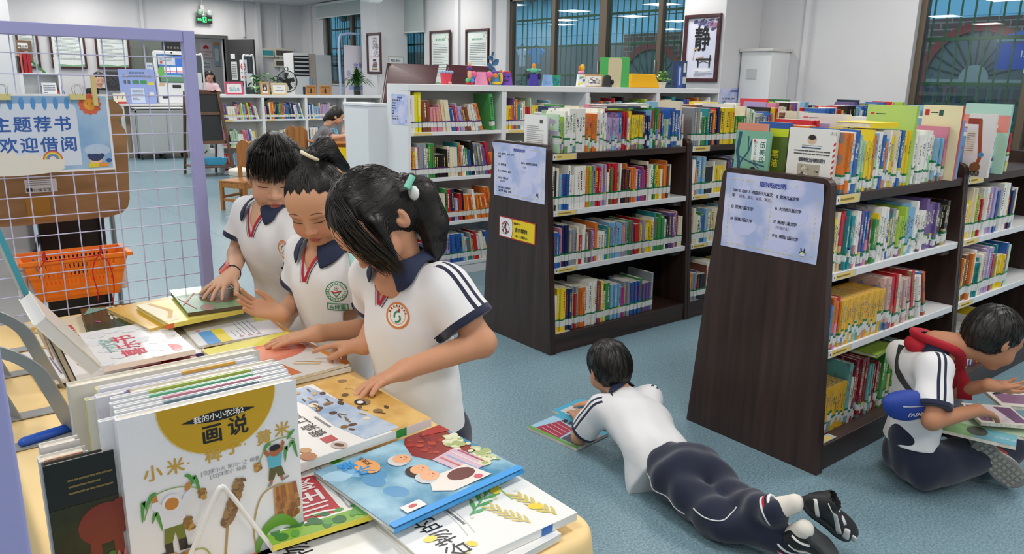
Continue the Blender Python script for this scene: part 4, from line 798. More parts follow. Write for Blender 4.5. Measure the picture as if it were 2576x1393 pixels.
b = MB(); h = .115; b.add([F(*p) for p in ((0, 0, 0), (w, 0, 0), (w, .11, 0), (0, .11, 0), (w*.1, .03, h), (w*.9, .03, h), (w*.9, .08, h), (w*.1, .08, h))], [(3, 2, 1, 0), (4, 5, 6, 7), (0, 1, 5, 4), (1, 2, 6, 5), (2, 3, 7, 6), (3, 0, 4, 7)], M('f2b50e', .8)); b.build('body', t, bevel=.008, seg=3); MB().tube([F(w*.32, .05, h)]+[F(w*.5-w*.18*math.cos(q), .05, h+.035*math.sin(q)) for q in np.linspace(0, 3.14, 9)]+[F(w*.68, .05, h)], .007, M('eed8d8', .6), 8).build('handle', t, smooth=True)
def leaf(b, base, tip, wd, m, n, droop=0., fold=.0, N=6):
	"""a pointed leaf blade from base to tip, n = roughly upward normal"""
	base, tip = V(*base), V(*tip); d = tip-base; L = np.linalg.norm(d); side = unit(np.cross(d, n)); up = unit(np.cross(side, d)); vs = []
	for i in range(N+1):
		t = i/N; c = base+d*t+up*(4*t*(1-t)*fold*L)-V(0, 0, droop*L*t*t); h = wd/2*math.sin(math.pi*min(1, t*.94+.06))**.8 if t < 1 else 0
		vs += [c-side*h+up*h*.25, c, c+side*h+up*h*.25]
	fs = []
	for i in range(N): a = 3*i; fs += [(a, a+1, a+4, a+3), (a+1, a+2, a+5, a+4)]
	return b.add(vs, fs, m)
LF1 = noisy('leaf_lime', (86, 140, 40), (150, 196, 70), 30, .4); LF2 = noisy('leaf_deep', (28, 70, 26), (62, 116, 44), 25, .35); LF3 = noisy('leaf_mid', (40, 96, 42), (96, 150, 78), 25, .35)
def plant(t, c, r, h, n, L, wd, mat, seed, up=.6, droop=.3, spread=1., stems=True):
	rr = random.Random(seed); lv = MB(); st = MB()
	for i in range(n):
		q = rr.uniform(0, 6.283); e = rr.uniform(.15, 1.) ; base = V(c[0], c[1], c[2]); k = V(math.cos(q)*r*e*spread, math.sin(q)*r*e*spread, h*(1-.65*e*e)*rr.uniform(.7, 1)); b0 = base+k*.45; out = unit(V(math.cos(q), math.sin(q), up*(1-e)))
		tip = base+k+out*L*rr.uniform(.6, 1); b1 = base+k; leaf(lv, b1, tip, wd*rr.uniform(.7, 1.1), mat, V(0, 0, 1), droop*rr.uniform(.4, 1.2), .12)
		st.tube(smooth_path([base, base+k*V(.3, .3, .6), b1], 3), .0022, mat, 5)
	lv.build('foliage', t, smooth=True); st.build('stems', t, smooth=True)
p = (gx(1664, 4.80), 4.80, HT); t = thing('potted_plant', 'small lime green trailing plant between the yellow bag and the blue folder', 'plant', p); MB().lathe([(.035, 0), (.045, .05), (.04, .05), (.03, .01)], frz(*p), M('d8d4c8', .4), 16).build('pot', t, smooth=True, auto=.6); plant(t, (p[0], p[1], p[2]+.045), .05, .09, 22, .06, .04, LF1, 3)
F = Fr((gx(1690, 4.76), 4.76, HT), (.75, -.66, 0), (.22, -.1, 1)); t = thing('folder', 'dark blue box folder leaning sideways in front of the ink calligraphy frame', 'folder', F.o); MB().box((0, 0, -.05), (.13, .24, 0), M('1d3a66', .35), F).build('cover', t, bevel=.003); b = MB(); b.rect(F, .045, .0, .09, .2, M('2f55a8', .35), .001).rect(F, .098, .14, .122, .22, M('d8d8d8', .4), .001).rect(F, .095, .04, .125, .1, M('b8c0c0', .4), .001).ring(F, .02, .04, .008, .012, M('0c1a30', .4), .001).lines(F, .06, .19, .075, .02, 1, M('c8d4ea', .4), rnd_, .9, .0015); b.build('spine_print', t)
p = (gx(1238, 4.88), 4.88, HT); t = thing('paper_plant', 'dark blue paper leaves standing behind the clay cups', 'decoration', p); b = MB(); [leaf(b, (p[0], p[1], p[2]+.03*i), (p[0]+.06*math.cos(i*2.4), p[1]+.03*math.sin(i*2.4), p[2]+.05+.028*i), .045, M('3f6f9c', .6), V(0, -1, .3)) for i in range(8)]; b.build('leaves', t); MB().tube([p, (p[0], p[1], p[2]+.22)], .003, M('33506c', .6)).build('stem', t)
# sheets taped on the white case end and the column
a, c = PX(984, 236, 2.764), PX(1028, 316, 2.764); F = Fr((2.7645, a[1], c[2]), (0, -1, 0), (0, 0, 1)); w, h = a[1]-c[1], a[2]-c[2]
notice('shelf_notice', F, w, h, 'narrow pale blue shelf notice taped on the end of the white bookcase', [(.06, .78-.088*i, .055, s, 'k') for i, s in enumerate(['北京、图书、金融、走近', '自然、奇妙', '流浪历险', '学校、走近', '学校', '金融', '金、文、书、读', '学金、图书、北京'])], dash=False, tk=.8)
a, c = PY(1813, 221, 4.99), PY(1881, 256, 4.99); F = Fr((a[0], 4.999, a[2]-.30), (1, 0, 0), (0, 0, 1))
notice('shelf_notice', F, c[0]-a[0], .30, 'pale blue shelf notice taped low on the column right of the white bookcase', [(.1, .62, .06, '北京、图书、金融、走近自然', 'k'), (.1, .5, .06, '流浪历险', 'k')], dash=False)
MAROON = noisy('maroon_lacquer', (52, 14, 20), (74, 22, 28), 3, .3, (1, 1, 8), coat=.3)
def wall_frame(name, lab, F, w, h, art, fw=.035, mat=None):
	t = thing(name, lab, 'framed picture', F.o); m = mat or MAROON; b = MB()
	for l, u in (((0, 0, 0), (w, fw, .03)), ((0, h-fw, 0), (w, h, .03)), ((0, fw, 0), (fw, h-fw, .03)), ((w-fw, fw, 0), (w, h-fw, .03))): b.box(l, u, m, F)
	b.build('frame', t, bevel=.004); b = MB(); art(b, Fr(F(fw, fw, .008), F.x, F.y), w-2*fw, h-2*fw); b.build('picture', t)
	return t
def a_jing(b, F, w, h):
	b.rect(F, 0, 0, w, h, noisy('ink_wash', (206, 214, 236), (226, 228, 242), 4, .5), 0); r = random.Random(2)
	for _ in range(26): u, v = r.uniform(.2, .98), r.uniform(.82, .97); b.disc(F, u*w, v*h, w*r.uniform(.03, .1), h*r.uniform(.012, .035), M(r.choice(['6a6a94', '55557e', '8a88ac', '9a94b8', '46466a']), .6), .001+r.random()*.001, 9, r.random())
	for k in range(5): b.stroke(F, [(w*.72, h*(.92-.02*k)), (w*.98, h*(.925-.02*k))], h*.006, M('b4486e', .6), .0025)
	b.text(F, w*.24, h*.5, w*.54, '静', M('141416', .6), .003, True, sy=1.25)
	b.disc(F, w*.3, h*.5, w*.05, h*.02, M('d8a868', .6), .0034); D = M('2a2220', .6); b.stroke(F, [(w*.28, h*.48), (w*.24, h*.3)], w*.02, M('c8a890', .6), .003)
	b.rect(F, w*.34, h*.30, w*.86, h*.335, D, .003).rect(F, w*.4, h*.18, w*.45, h*.3, D, .003).rect(F, w*.78, h*.18, w*.83, h*.3, D, .003).rect(F, w*.8, h*.335, w*.84, h*.39, D, .003).stroke(F, [(w*.38, h*.335), (w*.6, h*.36)], h*.02, M('c89a8a', .6), .0035)
	b.stroke(F, [(w*.42, h*.25), (w*.6, h*.29), (w*.8, h*.25)], h*.012, D, .003).disc(F, w*.6, h*.14, w*.28, h*.03, M('eef0f8', .5), .002).lines(F, w*.3, h*.09, w*.92, h*.03, 4, M('707488', .6), r, .4, .002).text(F, w*.34, h*.1, w*.06, '北京', M('707488', .6), .002)
a, c, d = PX(1727, 39, 6.655), PX(1818, 35, 6.655), PX(1804, 207, 6.655); F = Fr((6.658, a[1], d[2]), (0, -1, 0), (0, 0, 1)); wall_frame('framed_calligraphy', 'tall maroon frame with one large ink character on the column by the barred window', F, a[1]-c[1], a[2]-d[2], a_jing, .038)
def a_doc(title, cols=1, green='4d9a6a', foot=True):
	def f(b, F, w, h):
		b.rect(F, 0, 0, w, h, M('dfe9e6', .5), 0).text(F, w*.5, h*.85, w*.09*6/max(6, len(title)), title, M(green, .5), .001, True, 1, 'c').lines(F, w*.1, h*.8, w*.9, h*.16, 20, M('7d8688', .6), rnd_, .32, .001)
		r = random.Random(1)
		for k in range(10): b.disc(F, w*r.uniform(.75, .98), h*r.uniform(.86, .97), w*.03, h*.006, M('86a898', .6), .0012, 6, r.random()*3)
		if foot: b.shape(F, [(0, 0), (w, 0), (w, h*.07), (w*.6, h*.03), (w*.3, h*.06), (0, h*.05)], M('7fb08c', .6), .001)
	return f
for p0, p1, py0, py1, lab, ti in ((1083.5, 1135, 79, 205, 'maroon framed reading-room rules on the wall, left of the pair by the big window', '读者入馆须知'.replace('者入馆', '书天办')), (1174, 1232.5, 75, 205, 'maroon framed reading-room rules on the wall, nearer to the big window', '图书暂行规定处理办法')):
	a, c, d = PX(p0, py0, XW-.03), PX(p1, py0-2, XW-.03), PX(p1, py1, XW-.03); F = Fr((XW-.031, a[1], min(d[2], a[2]-.9)), (0, -1, 0), (0, 0, 1)); wall_frame('framed_notice', lab, F, a[1]-c[1], a[2]-F.o[2], a_doc(ti))
def a_read(b, F, w, h):
	b.rect(F, 0, 0, w, h, M('e9e6ee', .5), 0).text(F, w*.25, h*.66, w*.5, '阅', M('8a8590', .6), .001, False).text(F, w*.35, h*.46, w*.55, '读', M('8a8590', .6), .001).lines(F, w*.1, h*.42, w*.9, h*.39, 1, M('8a4048', .6), rnd_, .6, .001)
	for k, c in enumerate(('8a7a5a', 'c8b89a', '4a5a7a', 'a05848', '5a5048')): b.rect(F, w*(.25+.03*k), h*(.04+.045*k), w*(.75-.03*(k % 3)), h*(.08+.045*k), M(c, .6), .001)
	b.disc(F, w*.5, h*.31, w*.16, h*.035, M('3a3a48', .6), .0015)
a, c, d = PX(924, 84, 6.655), PX(959, 82, 6.655), PX(959, 186, 6.655); F = Fr((6.658, a[1], d[2]), (0, -1, 0), (0, 0, 1)); wall_frame('framed_notice', 'narrow maroon frame with grey reading calligraphy and stacked books, on the far column', F, a[1]-c[1], a[2]-d[2], a_read, .04)
a, c = PY(977, 141, 12.19), PY(1017, 158, 12.19); F = Fr((a[0], 12.199, a[2]-.26), (1, 0, 0), (0, 0, 1)); w = c[0]-a[0]; t = thing('wall_sign', 'white card sign with age notice on the far column above the maroon board', 'sign', F.o); MB().box((0, 0, -.0), (w, .26, .004), M('b8b6b0', .6), F).box((.02, .0, .004), (w-.02, .24, .006), M('e8eeee', .5), F).build('plate', t, bevel=.002); MB().text(F, .04, .17, .05, '专区1-10小', INK, .0075, True, .8).text(F, .05, .09, .05, '童年读书专区', INK, .0075, True, .8).build('print', t)
for p0, p1, py0, py1, lab, ti in ((33, 90, 57, 172, 'leftmost framed rules sheet on the back wall, partly behind the poster board', '图书规定'), (118, 208, 60.5, 173, 'middle framed rules sheet with green hills on the back wall', '办证须知'), (233, 320, 65, 174, 'right framed rules sheet with a kneeling figure on the back wall', '读书守则')):
	a, c, d = PY(p0, py0, YB-.03), PY(p1, py0+5, YB-.03), PY(p1, py1, YB-.03); F = Fr((a[0], YB-.031, d[2]), (1, 0, 0), (0, 0, 1)); wall_frame('framed_notice', lab, F, c[0]-a[0], a[2]-d[2]+.0, a_doc(ti))
# maroon display boards behind the white case
def board(p, lab):
	P3 = [PY(px, py, y) for px, py, y in p]; t = thing('display_board', lab, 'display stand', P3[3]); n = unit(np.cross(P3[1]-P3[0], P3[3]-P3[0])); k = n*.03; b = MB(); b.add(list(P3)+[q+k for q in P3], [(0, 1, 2, 3), (7, 6, 5, 4), (0, 4, 5, 1), (1, 5, 6, 2), (2, 6, 7, 3), (3, 7, 4, 0)], MAROON); b.build('panel', t, bevel=.004)
	b = MB(); b.tube([P3[3], (P3[3][0], P3[3][1], .0)], .025, MAROON, 8).tube([P3[2], (P3[2][0], P3[2][1], 0)], .025, MAROON, 8).tube([(P3[3][0], P3[3][1]+.4, .0), P3[0]], .02, MAROON, 8); b.build('leg', t)
board([(979, 158.5, 5.9), (1105, 163, 5.9), (1094, 216, 5.7), (962, 262, 5.7)], 'wide slanted maroon display board behind the left end of the white bookcase')
board([(1129, 162.5, 6.0), (1241, 166, 6.0), (1238, 216, 5.8), (1120, 216, 5.8)], 'narrower maroon display board right of the wide one, behind the clay totem')
t = thing('white_cabinet', 'plain white low cabinet standing against the white bookcase\'s left end', 'cabinet', (2.65, 4.97, 0)); MB().box((2.63, 4.97, 0), (2.80, 5.33, 1.24), CASEW).build('body', t, bevel=.004); MB().box((2.62, 4.96, 1.24), (2.80, 5.34, 1.258), CASEW).build('top', t, bevel=.003)
t = thing('storage_cabinet', 'pale grey cabinet with a card holder beside the column, right of the calligraphy frame', 'cabinet', (6.85, 4.6, 0)); MB().box((6.95, 4.62, 0), (XW-.002, 4.98, 1.77), CASEW).build('body', t, bevel=.004); MB().box((6.92, 4.6, 1.77), (XW-.002, 4.99, 1.80), M('d4d4d0', .4)).build('top', t, bevel=.004); MB().box((6.943, 4.78, 1.5), (6.95, 4.9, 1.6), M('c8ccd0', .4)).build('card_holder', t, bevel=.001)
F = frz(*PY(933, -14, 7.5)); t = thing('pendant_lamp', 'white cloud shaped lamp hanging at the top edge', 'lamp', F.o); b = MB(); [b.ball(p, r, M('f6f6f4', .5), 16, F) for p, r in (((0, 0, .0), (.14, .06, .09)), ((-.1, 0, .01), (.08, .06, .06)), ((.1, 0, .02), (.08, .06, .06)), ((.05, 0, -.03), (.09, .06, .06)), ((-.06, 0, -.02), (.08, .06, .06)))]; b.build('shade', t, smooth=True); MB().tube([F(0, 0, .05), (F.o[0], F.o[1], CEIL)], .004, M('dddddd', .5)).build('cord', t)
DK = M('4c4f4e', .4); GG = noisy('grey_green_door', (98, 106, 100), (112, 120, 113), 3, .4); CW = M('c9cbce', .7)
struct(MB().box((3.6, 19.2, 0), (7.6, 19.35, 2.7), CW).box((3.5, YB+.2, 0), (3.6, 19.3, 2.7), CW).box((6.9, YB+.2, 0), (7.0, 19.3, 2.7), CW).box((3.5, YB+.2, 2.6), (7.6, 19.3, 2.7), CW).box((3.5, YB+.2, -.1), (7.6, 19.3, 0), FLOOR).build('wall_corridor'))
b = MB(); f = .07; b.box((DX0-f, YB-.03, 0), (DX0, YB+.1, DZ+f), DK).box((DX1, YB-.03, 0), (DX1+f, YB+.1, DZ+f), DK).box((DX0, YB-.03, DZ), (DX1, YB+.1, DZ+f), DK); d = struct(b.build('door_1', bevel=.004))
def leafdoor(n, F, w, m, side):
	t = struct(MB().box((0, 0, -.04), (w, DZ-.02, 0), m, F).build(n, bevel=.003)); b = MB()
	for u in (.08, .54):
		for v, h in ((.15, .75), (1.05, .9)): b.box((w*u, v, 0), (w*(u+.38), v+h, .008), m, F); b.box((w*u+.03, v+.03, .008), (w*(u+.38)-.03, v+h-.03, .014), m, F)
	b.build('door_panel', t, bevel=.004); MB().tube([F(w*side, .95, .03), F(w*side, 1.15, .03)], .012, M('b0b0b0', .3, metal=1), 8).build('handle', t)
t = thing('ceiling_light', 'white panel lamp added in the corridor ceiling to brighten the corridor', 'ceiling lamp', (5.3, 18, 2.59)); MB().poly([(5.0, 17.7, 2.595), (5.0, 18.3, 2.595), (5.6, 18.3, 2.595), (5.6, 17.7, 2.595)], M('fff8f2', .5, emit=8, key='corridor')).box((4.98, 17.68, 2.596), (5.62, 18.32, 2.6), TRIMW).build('panel', t)  # added lamp with no known fitting, lights the corridor
leafdoor('door_2', Fr((3.7, YB-.045, 0.01), (1, 0, 0), (0, 0, 1)), .62, GG, .92)
F = Fr((DX1+.02, YB-.05, .01), (.42, -.9, 0), (0, 0, 1)); leafdoor('door_3', F, .75, M('3c3d3f', .4), .92)
def stick(name, lab, F, w, h, col, art=None, cat='sign', th=.004, group=None):
	t = thing(name, lab, cat, F.o, group); MB().box((0, 0, 0), (w, h, th), M(col, .5), F).build('sheet', t)
	if art: b = MB(); art(b, Fr(F(0, 0, th), F.x, F.y), w, h); b.build('print', t)
	return t
TX = M('5a6470', .6)
F2 = Fr(F(.12, 1.35, .016), F.x, F.y); stick('door_notice', 'white hexagonal badge high on the dark door leaf', Fr(F(.12, 1.78, .016), F.x, F.y), .12, .1, 'e8ebe8')
stick('door_notice', 'white paper strip on the dark door leaf under the badge', Fr(F(.12, 1.36, .016), F.x, F.y), .16, .36, 'd8dedc', lambda b, F, w, h: b.lines(F, w*.1, h*.9, w*.9, h*.1, 8, TX, rnd_))
stick('no_smoking_sign', 'white no smoking sign with red ring on the dark door leaf', Fr(F(.36, 1.34, .016), F.x, F.y), .2, .42, 'e8e8ea', lambda b, F, w, h: b.ring(F, w*.5, h*.68, w*.28, w*.38, M('c8323a', .5), .002).stroke(F, [(w*.25, h*.57), (w*.75, h*.79)], .016, M('c8323a', .5), .002).rect(F, w*.2, h*.15, w*.8, h*.22, M('c8323a', .5), .002).rect(F, w*.2, h*.66, w*.8, h*.7, INK, .0015).lines(F, w*.1, h*.45, w*.9, h*.28, 2, TX, rnd_))
stick('door_notice', 'sky blue square notice low on the dark door leaf', Fr(F(.2, .98, .016), F.x, F.y), .24, .27, '3f8fc8', lambda b, F, w, h: b.lines(F, w*.15, h*.85, w*.85, h*.3, 4, M('dfeefa', .5), rnd_))
a, c = PY(505, 107, 19.1), PY(538, 146, 19.1); stick('poster', 'pink poster with a red flower emblem on the corridor wall', Fr((a[0], 19.19, c[2]), (1, 0, 0), (0, 0, 1)), c[0]-a[0], a[2]-c[2], 'ded3da', lambda b, F, w, h: b.disc(F, w*.5, h*.74, w*.14, h*.12, M('c03040', .5), .001).disc(F, w*.36, h*.68, w*.1, h*.09, M('c03040', .5), .0012).disc(F, w*.64, h*.68, w*.1, h*.09, M('c03040', .5), .0012).text(F, w*.5, h*.36, h*.12, '读书志愿者之家'.replace('之', ''), M('8a4050', .5), .001, False, 1, 'c').text(F, w*.5, h*.18, h*.1, '服务窗口', M('8a4050', .5), .001, False, 1, 'c'))
a, c = PY(508, 152, 19.1), PY(536, 182, 19.1); stick('poster', 'pale timetable sheet under the pink poster in the corridor', Fr((a[0], 19.19, c[2]), (1, 0, 0), (0, 0, 1)), c[0]-a[0], a[2]-c[2], 'd4dae2', lambda b, F, w, h: b.lines(F, w*.1, h*.9, w*.9, h*.1, 7, TX, rnd_))
a, c = PY(543, 107, 19.0), PY(560, 166, 19.0); stick('poster', 'blue banner right of the pink poster in the corridor', Fr((a[0], 19.18, c[2]), (1, 0, 0), (0, 0, 1)), c[0]-a[0], a[2]-c[2], '8fbcd4', lambda b, F, w, h: b.rect(F, w*.1, h*.2, w*.9, h*.75, M('d4e4ec', .5), .001).rect(F, 0, h*.9, w, h, M('d89a3c', .5), .001))
a, c = PY(415, 100, 19.0), PY(468, 175, 19.0); stick('notice_board', 'dark display board with rows of pale tags in the corridor', Fr((a[0], 19.1, c[2]-.3), (1, 0, 0), (0, 0, 1)), c[0]-a[0], a[2]-c[2]+.3, '4a4c50', lambda b, F, w, h: [b.rect(F, w*(.1+.17*i), h*(.3+.1*k), w*(.2+.17*i), h*(.35+.1*k), M('b8b4b8', .5), .001) for i in range(5) for k in range(6)], cat='board', th=.08)
a, c = PY(492, 40, YB-.05), PY(532, 60, YB-.05); F = Fr((a[0], YB-.07, c[2]), (1, 0, 0), (0, 0, 1)); w, h = c[0]-a[0], a[2]-c[2]; EG = M('2ee870', .4, emit=2.2, key='exit')
t = thing('exit_sign', 'lit green exit sign above the corridor doorway', 'sign', F.o); MB().box((0, 0, 0), (w, h, .05), M('0c1210', .4), F).build('housing', t, bevel=.004)
b = MB(); b.text(F, w*.03, h*.36, h*.34, '安全', EG, .0515, True, .9).text(F, w*.7, h*.4, h*.3, 'EXIT', EG, .0515, True, .78).rect(F, w*.38, h*.1, w*.62, h*.9, EG, .0512); N_ = M('06180c', .5); b.disc(F, w*.53, h*.76, h*.09, h*.09, N_, .052).stroke(F, [(w*.52, h*.68), (w*.48, h*.45), (w*.54, h*.32), (w*.5, h*.14)], h*.12, N_, .052).stroke(F, [(w*.48, h*.44), (w*.43, h*.3)], h*.1, N_, .052).stroke(F, [(w*.58, h*.6), (w*.5, h*.62), (w*.43, h*.55)], h*.09, N_, .052); b.build('lit_print', t)
t = thing('emergency_light', 'twin emergency lamp on a short pipe above the exit sign', 'lamp', F(w*.3, h*1.5)); MB().box((w*.28, h*1.9, 0), (w*.5, h*2.6, .06), M('d8dad8', .4), F).box((w*.3, h*1.1, 0), (w*.5, h*2, .04), M('d8dad8', .4), F).tube([F(w*.4, h*2.6, .02), F(w*.4, 2.945-F.o[2], .02)], .012, M('d8d8d8', .4)).build('body', t, bevel=.004)
for u, c in ((w*.22, '7fa88a'), (w*.82, 'b8c0c0')): MB().lathe([(.0, .02), (.05, .03), (.06, .08), (.05, .1), (0, .105)], Fr(F(u, h*1.55, .0), F.x, F.y), M(c, .2), 16).build('lamp_head', t, smooth=True, auto=.6)
CNT = M('e6e7e6', .35); SLV = M('a9adb0', .35, metal=.6)
xA_, xB_ = PY(215, 250, 14.9)[0], PY(470, 262, 14.9)[0]; t = thing('reception_counter', 'long white reception counter at the far left, carrying the kiosk and signs', 'counter', (xA_, 14.9, 0))
MB().box((xA_-.5, 14.85, .90), (xB_+.1, 15.45, .935), CNT).build('top', t, bevel=.003); MB().box((xA_-.5, 15.2, 0), (xB_+.05, 15.24, .90), M('c8b49a', .5)).build('front_panel', t)
for x in (xA_+.55, xB_): MB().box((x-.03, 14.87, 0), (x+.03, 14.93, .90), CNT).build('leg', t, bevel=.003)
F = Fr(PY(307, 262, 14.98), (1, 0, 0), (0, .08, 1)); F.o[2] = .936; t = thing('sign_board', 'lilac blue standing board with small pictures on the reception counter', 'sign', F.o); a = PY(388, 175, 15.0); w, h = a[0]-F.o[0], a[2]-.936
MB().box((0, 0, -.02), (w, h, 0), M('9cb0ec', .5), F).build('panel', t, bevel=.004); b = MB(); b.text(F, w*.5, h*.87, h*.07, '家庭本周推荐', INK, .001, False, 1, 'c').rect(F, w*.28, h*.02, w*.66, h*.45, M('d4def6', .5), .001).lines(F, w*.32, h*.4, w*.62, h*.1, 8, TX, rnd_, .3, .0015).lines(F, w*.1, h*.84, w*.9, h*.76, 2, TX, rnd_)
for u, c in ((.12, '5a6a88'), (.36, '4f8f6a'), (.58, '3f9a5a')): b.rect(F, w*u, h*.58, w*(u+.18), h*.68, M(c, .5), .001)
b.rect(F, w*.76, h*.55, w*.96, h*.63, M('e8d85a', .5), .0012).rect(F, w*.8, h*.25, w*.93, h*.34, M('e4e6e4', .5), .001); b.build('print', t)
F = Fr(PY(402, 256, 14.96), (1, .0, 0), (-.16, .12, 1)); F.o[2] = .936; t = thing('self_service_kiosk', 'white self-service kiosk with a large blue touch screen on the counter', 'kiosk', F.o); w, h = .6, .93
MB().box((0, 0, -.12), (w, h, 0), M('eceef0', .3), F).build('body', t, bevel=.02, seg=3); b = MB(); b.box((.04, h*.4, 0), (w-.04, h*.93, .004), M('20262e', .2), F).box((.06, h*.42, .004), (w-.06, h*.91, .006), M('2f62b4', .25, emit=.5, key='scr'), F); b.build('screen', t, bevel=.004)
G = Fr(F(0, 0, .0065), F.x, F.y); b = MB(); e = lambda c: M(c, .3, emit=.45, key='s'); b.rect(G, .06, h*.42, w-.06, h*.55, e('4a7a5a')).disc(G, .1, h*.6, .07, .1, e('5a9a4a'), .0006)
for k, c in enumerate(('e4d8e0', 'dfe6f4', 'e8dcdc')): b.rect(G, .14+.11*k, h*.58, .235+.11*k, h*.7, e(c), .001); b.rect(G, .14+.11*k, h*.6, .235+.11*k, h*.615, e('c8607a'), .0014)
b.rect(G, .12, h*.5, .42, h*.54, e('6ab0d8'), .001).rect(G, .1, h*.84, .25, h*.86, e('dfe8f8'), .001).disc(F, w*.5, h*.965, .015, .015, M('101014', .2), .002); b.build('screen_content', t); MB().box((w*.42, h*.3, 0), (w*.66, h*.36, .004), M('1a1c20', .3), F).build('card_slot', t); MB().box((w*.1, h*.1, 0), (w*.25, h*.14, .004), M('2a2c30', .3), F).build('receipt_slot', t); MB().box((w*.05, h*.34, 0), (w*.2, h*.39, .004), M('d8b48a', .4), F).build('sticker', t)
a, c = PY(396, 133, 14.95), PY(442, 163, 14.95); stick('kiosk_card', 'tilted white and blue instruction card on top of the kiosk', Fr((a[0]+.01, 15.02, c[2]-.02), (1, 0, -.05), (0, .1, 1)), c[0]-a[0], a[2]-c[2], 'dfe8f2', lambda b, F, w, h: b.rect(F, 0, 0, w, h*.12, M('4a8ac8', .5), .001).rect(F, 0, h*.88, w, h, M('4a8ac8', .5), .001).lines(F, w*.1, h*.8, w*.8, h*.45, 3, TX, rnd_).disc(F, w*.18, h*.3, w*.08, h*.14, M('d85a5a', .5), .001))
a, c = PY(368, 157, 15.1), PY(386, 177, 15.1); stick('wall_note', 'small pale card with blue print between board and kiosk', Fr((a[0], 15.1, .936), (1, 0, 0), (0, .05, 1)), c[0]-a[0], a[2]-.936, 'e6eaf0', lambda b, F, w, h: b.text(F, w*.1, h*.9, w*.28, '志愿者', M('4a8ac8', .5), .001, True).text(F, w*.1, h*.82, w*.28, '服务', M('4a8ac8', .5), .001, True))
# trolley
x0, x1 = PZ(327, 374)[0]+.05, PZ(455, 380)[0]-.1; y0 = 15.0 ; x0, x1 = PY(329, 370, y0)[0], PY(456, 370, y0)[0]; t = thing('trolley', 'grey aluminium storage trolley on castors in front of the reception counter', 'trolley', (x0, y0-.5, 0)); yf = y0-.55; yb_ = 14.82
MB().box((x0, yf, .12), (x1, yb_, .80), M('b4b8b8', .45)).build('body', t); b = MB()
for x in (x0, x1-.03):
	for y in (yf-.005, yb_-.025): b.box((x, y, .1), (x+.03, y+.03, .86), SLV)
b.box((x0, yf-.005, .1), (x1, yf+.025, .14), SLV).box((x0, yf-.005, .8), (x1, yf+.025, .84), SLV).box((x0-.0, yf, .8), (x0+.03, yb_, .84), SLV).box((x1-.03, yf, .8), (x1, yb_, .84), SLV).box((x0+.58*(x1-x0), yf-.004, .1), (x0+.58*(x1-x0)+.015, yf+.02, .84), SLV); b.build('frame', t, bevel=.003)
for x in (x0+.06, x0+.5*(x1-x0), x1-.06):
	for y in (yf+.05, yb_-.06): MB().lathe([(.02, -.018), (.045, -.014), (.045, .014), (.02, .018)], Fr((x, y, .046), (0, 1, 0), (0, 0, 1)), M('232323', .5), 14).box((x-.008, y-.015, .05), (x+.008, y+.015, .12), SLV).build('castor', t, smooth=True, auto=.6)
t = thing('tray_lid', 'white tray lying over the trolley top', 'tray', (x0, yf, .86)); MB().box((x0+.02, yf+.02, .862), (x1-.02, yb_-.02, .885), M('dadde0', .35)).build('tray', t, bevel=.006)
# laptop, calendar, cards on the counter
a = PY(300, 232, 14.95); F = Fr((PY(248, 230, 14.95)[0], 14.98, .936), (1, 0, 0), (0, -.2, 1)); t = thing('laptop', 'silver laptop with its lid towards us in front of the librarian', 'laptop', F.o); MB().box((0, 0, -.004), (.34, .225, .004), M('a8acae', .35, metal=.5), F).build('lid', t, bevel=.003); MB().box((0, 0, -.25), (.34, .012, 0), M('9a9ea2', .35, metal=.5), Fr(F.o, (1, 0, 0), (0, 0, 1))).build('base', t, bevel=.003); MB().disc(F, .17, .13, .016, .016, M('c8844a', .4), .005).build('emblem', t)
F = Fr((PY(213, 234, 14.92)[0], 14.92, .936), (1, 0, 0), (0, .2, 1)); stick('desk_calendar', 'green and cream desk calendar left of the laptop', F, .2, .16, 'd6e8de', lambda b, F, w, h: b.rect(F, 0, h*.85, w, h, M('e8d8a8', .5), .001).lines(F, w*.1, h*.8, w*.9, h*.1, 5, M('6aa898', .5), rnd_), cat='calendar', th=.01)
F = Fr((PY(287, 258, 14.9)[0], 14.9, .936), (1, 0, 0), (0, .3, 1)); stick('leaflet_stand', 'cream leaflet with a red base on the counter right of the laptop', F, .2, .2, 'ece4cc', lambda b, F, w, h: b.rect(F, w*.3, 0, w, h*.18, M('c83a3a', .5), .001).stroke(F, [(w*.3, h*.4), (w*.35, h*.7)], .008, INK, .001).stroke(F, [(w*.5, h*.4), (w*.55, h*.7)], .008, M('c83a3a', .5), .001).stroke(F, [(w*.7, h*.4), (w*.75, h*.7)], .008, INK, .001), cat='leaflet', th=.01)
F = Fr((PY(258, 240, 14.88)[0], 14.88, .936), (1, 0, 0), (0, .2, 1)); stick('name_card', 'teal card standing on the counter under the laptop', F, .12, .1, '3f9fb8', lambda b, F, w, h: b.lines(F, w*.15, h*.8, w*.85, h*.4, 2, PAPER, rnd_), cat='card', th=.01)
F = Fr((PY(266, 215, 15.9)[0], 15.9, 1.0), (1, 0, 0), (0, .1, 1)); t = thing('office_chair', 'black mesh office chair behind the librarian', 'chair', (F.o[0]+.3, 15.9, 0)); MB().box((0, .0, -.05), (.55, .5, 0), noisy('black_mesh', (28, 30, 34), (70, 72, 76), 30, .6), F).build('backrest', t, bevel=.03, seg=3); MB().tube([(F.o[0]+.27, 15.93, 0.04), (F.o[0]+.27, 15.93, 1.05)], .03, M('202020', .5)).build('post', t); MB().box((F.o[0], 15.4, .42), (F.o[0]+.5, 15.9, .48), M('202224', .7)).build('seat', t, bevel=.02)
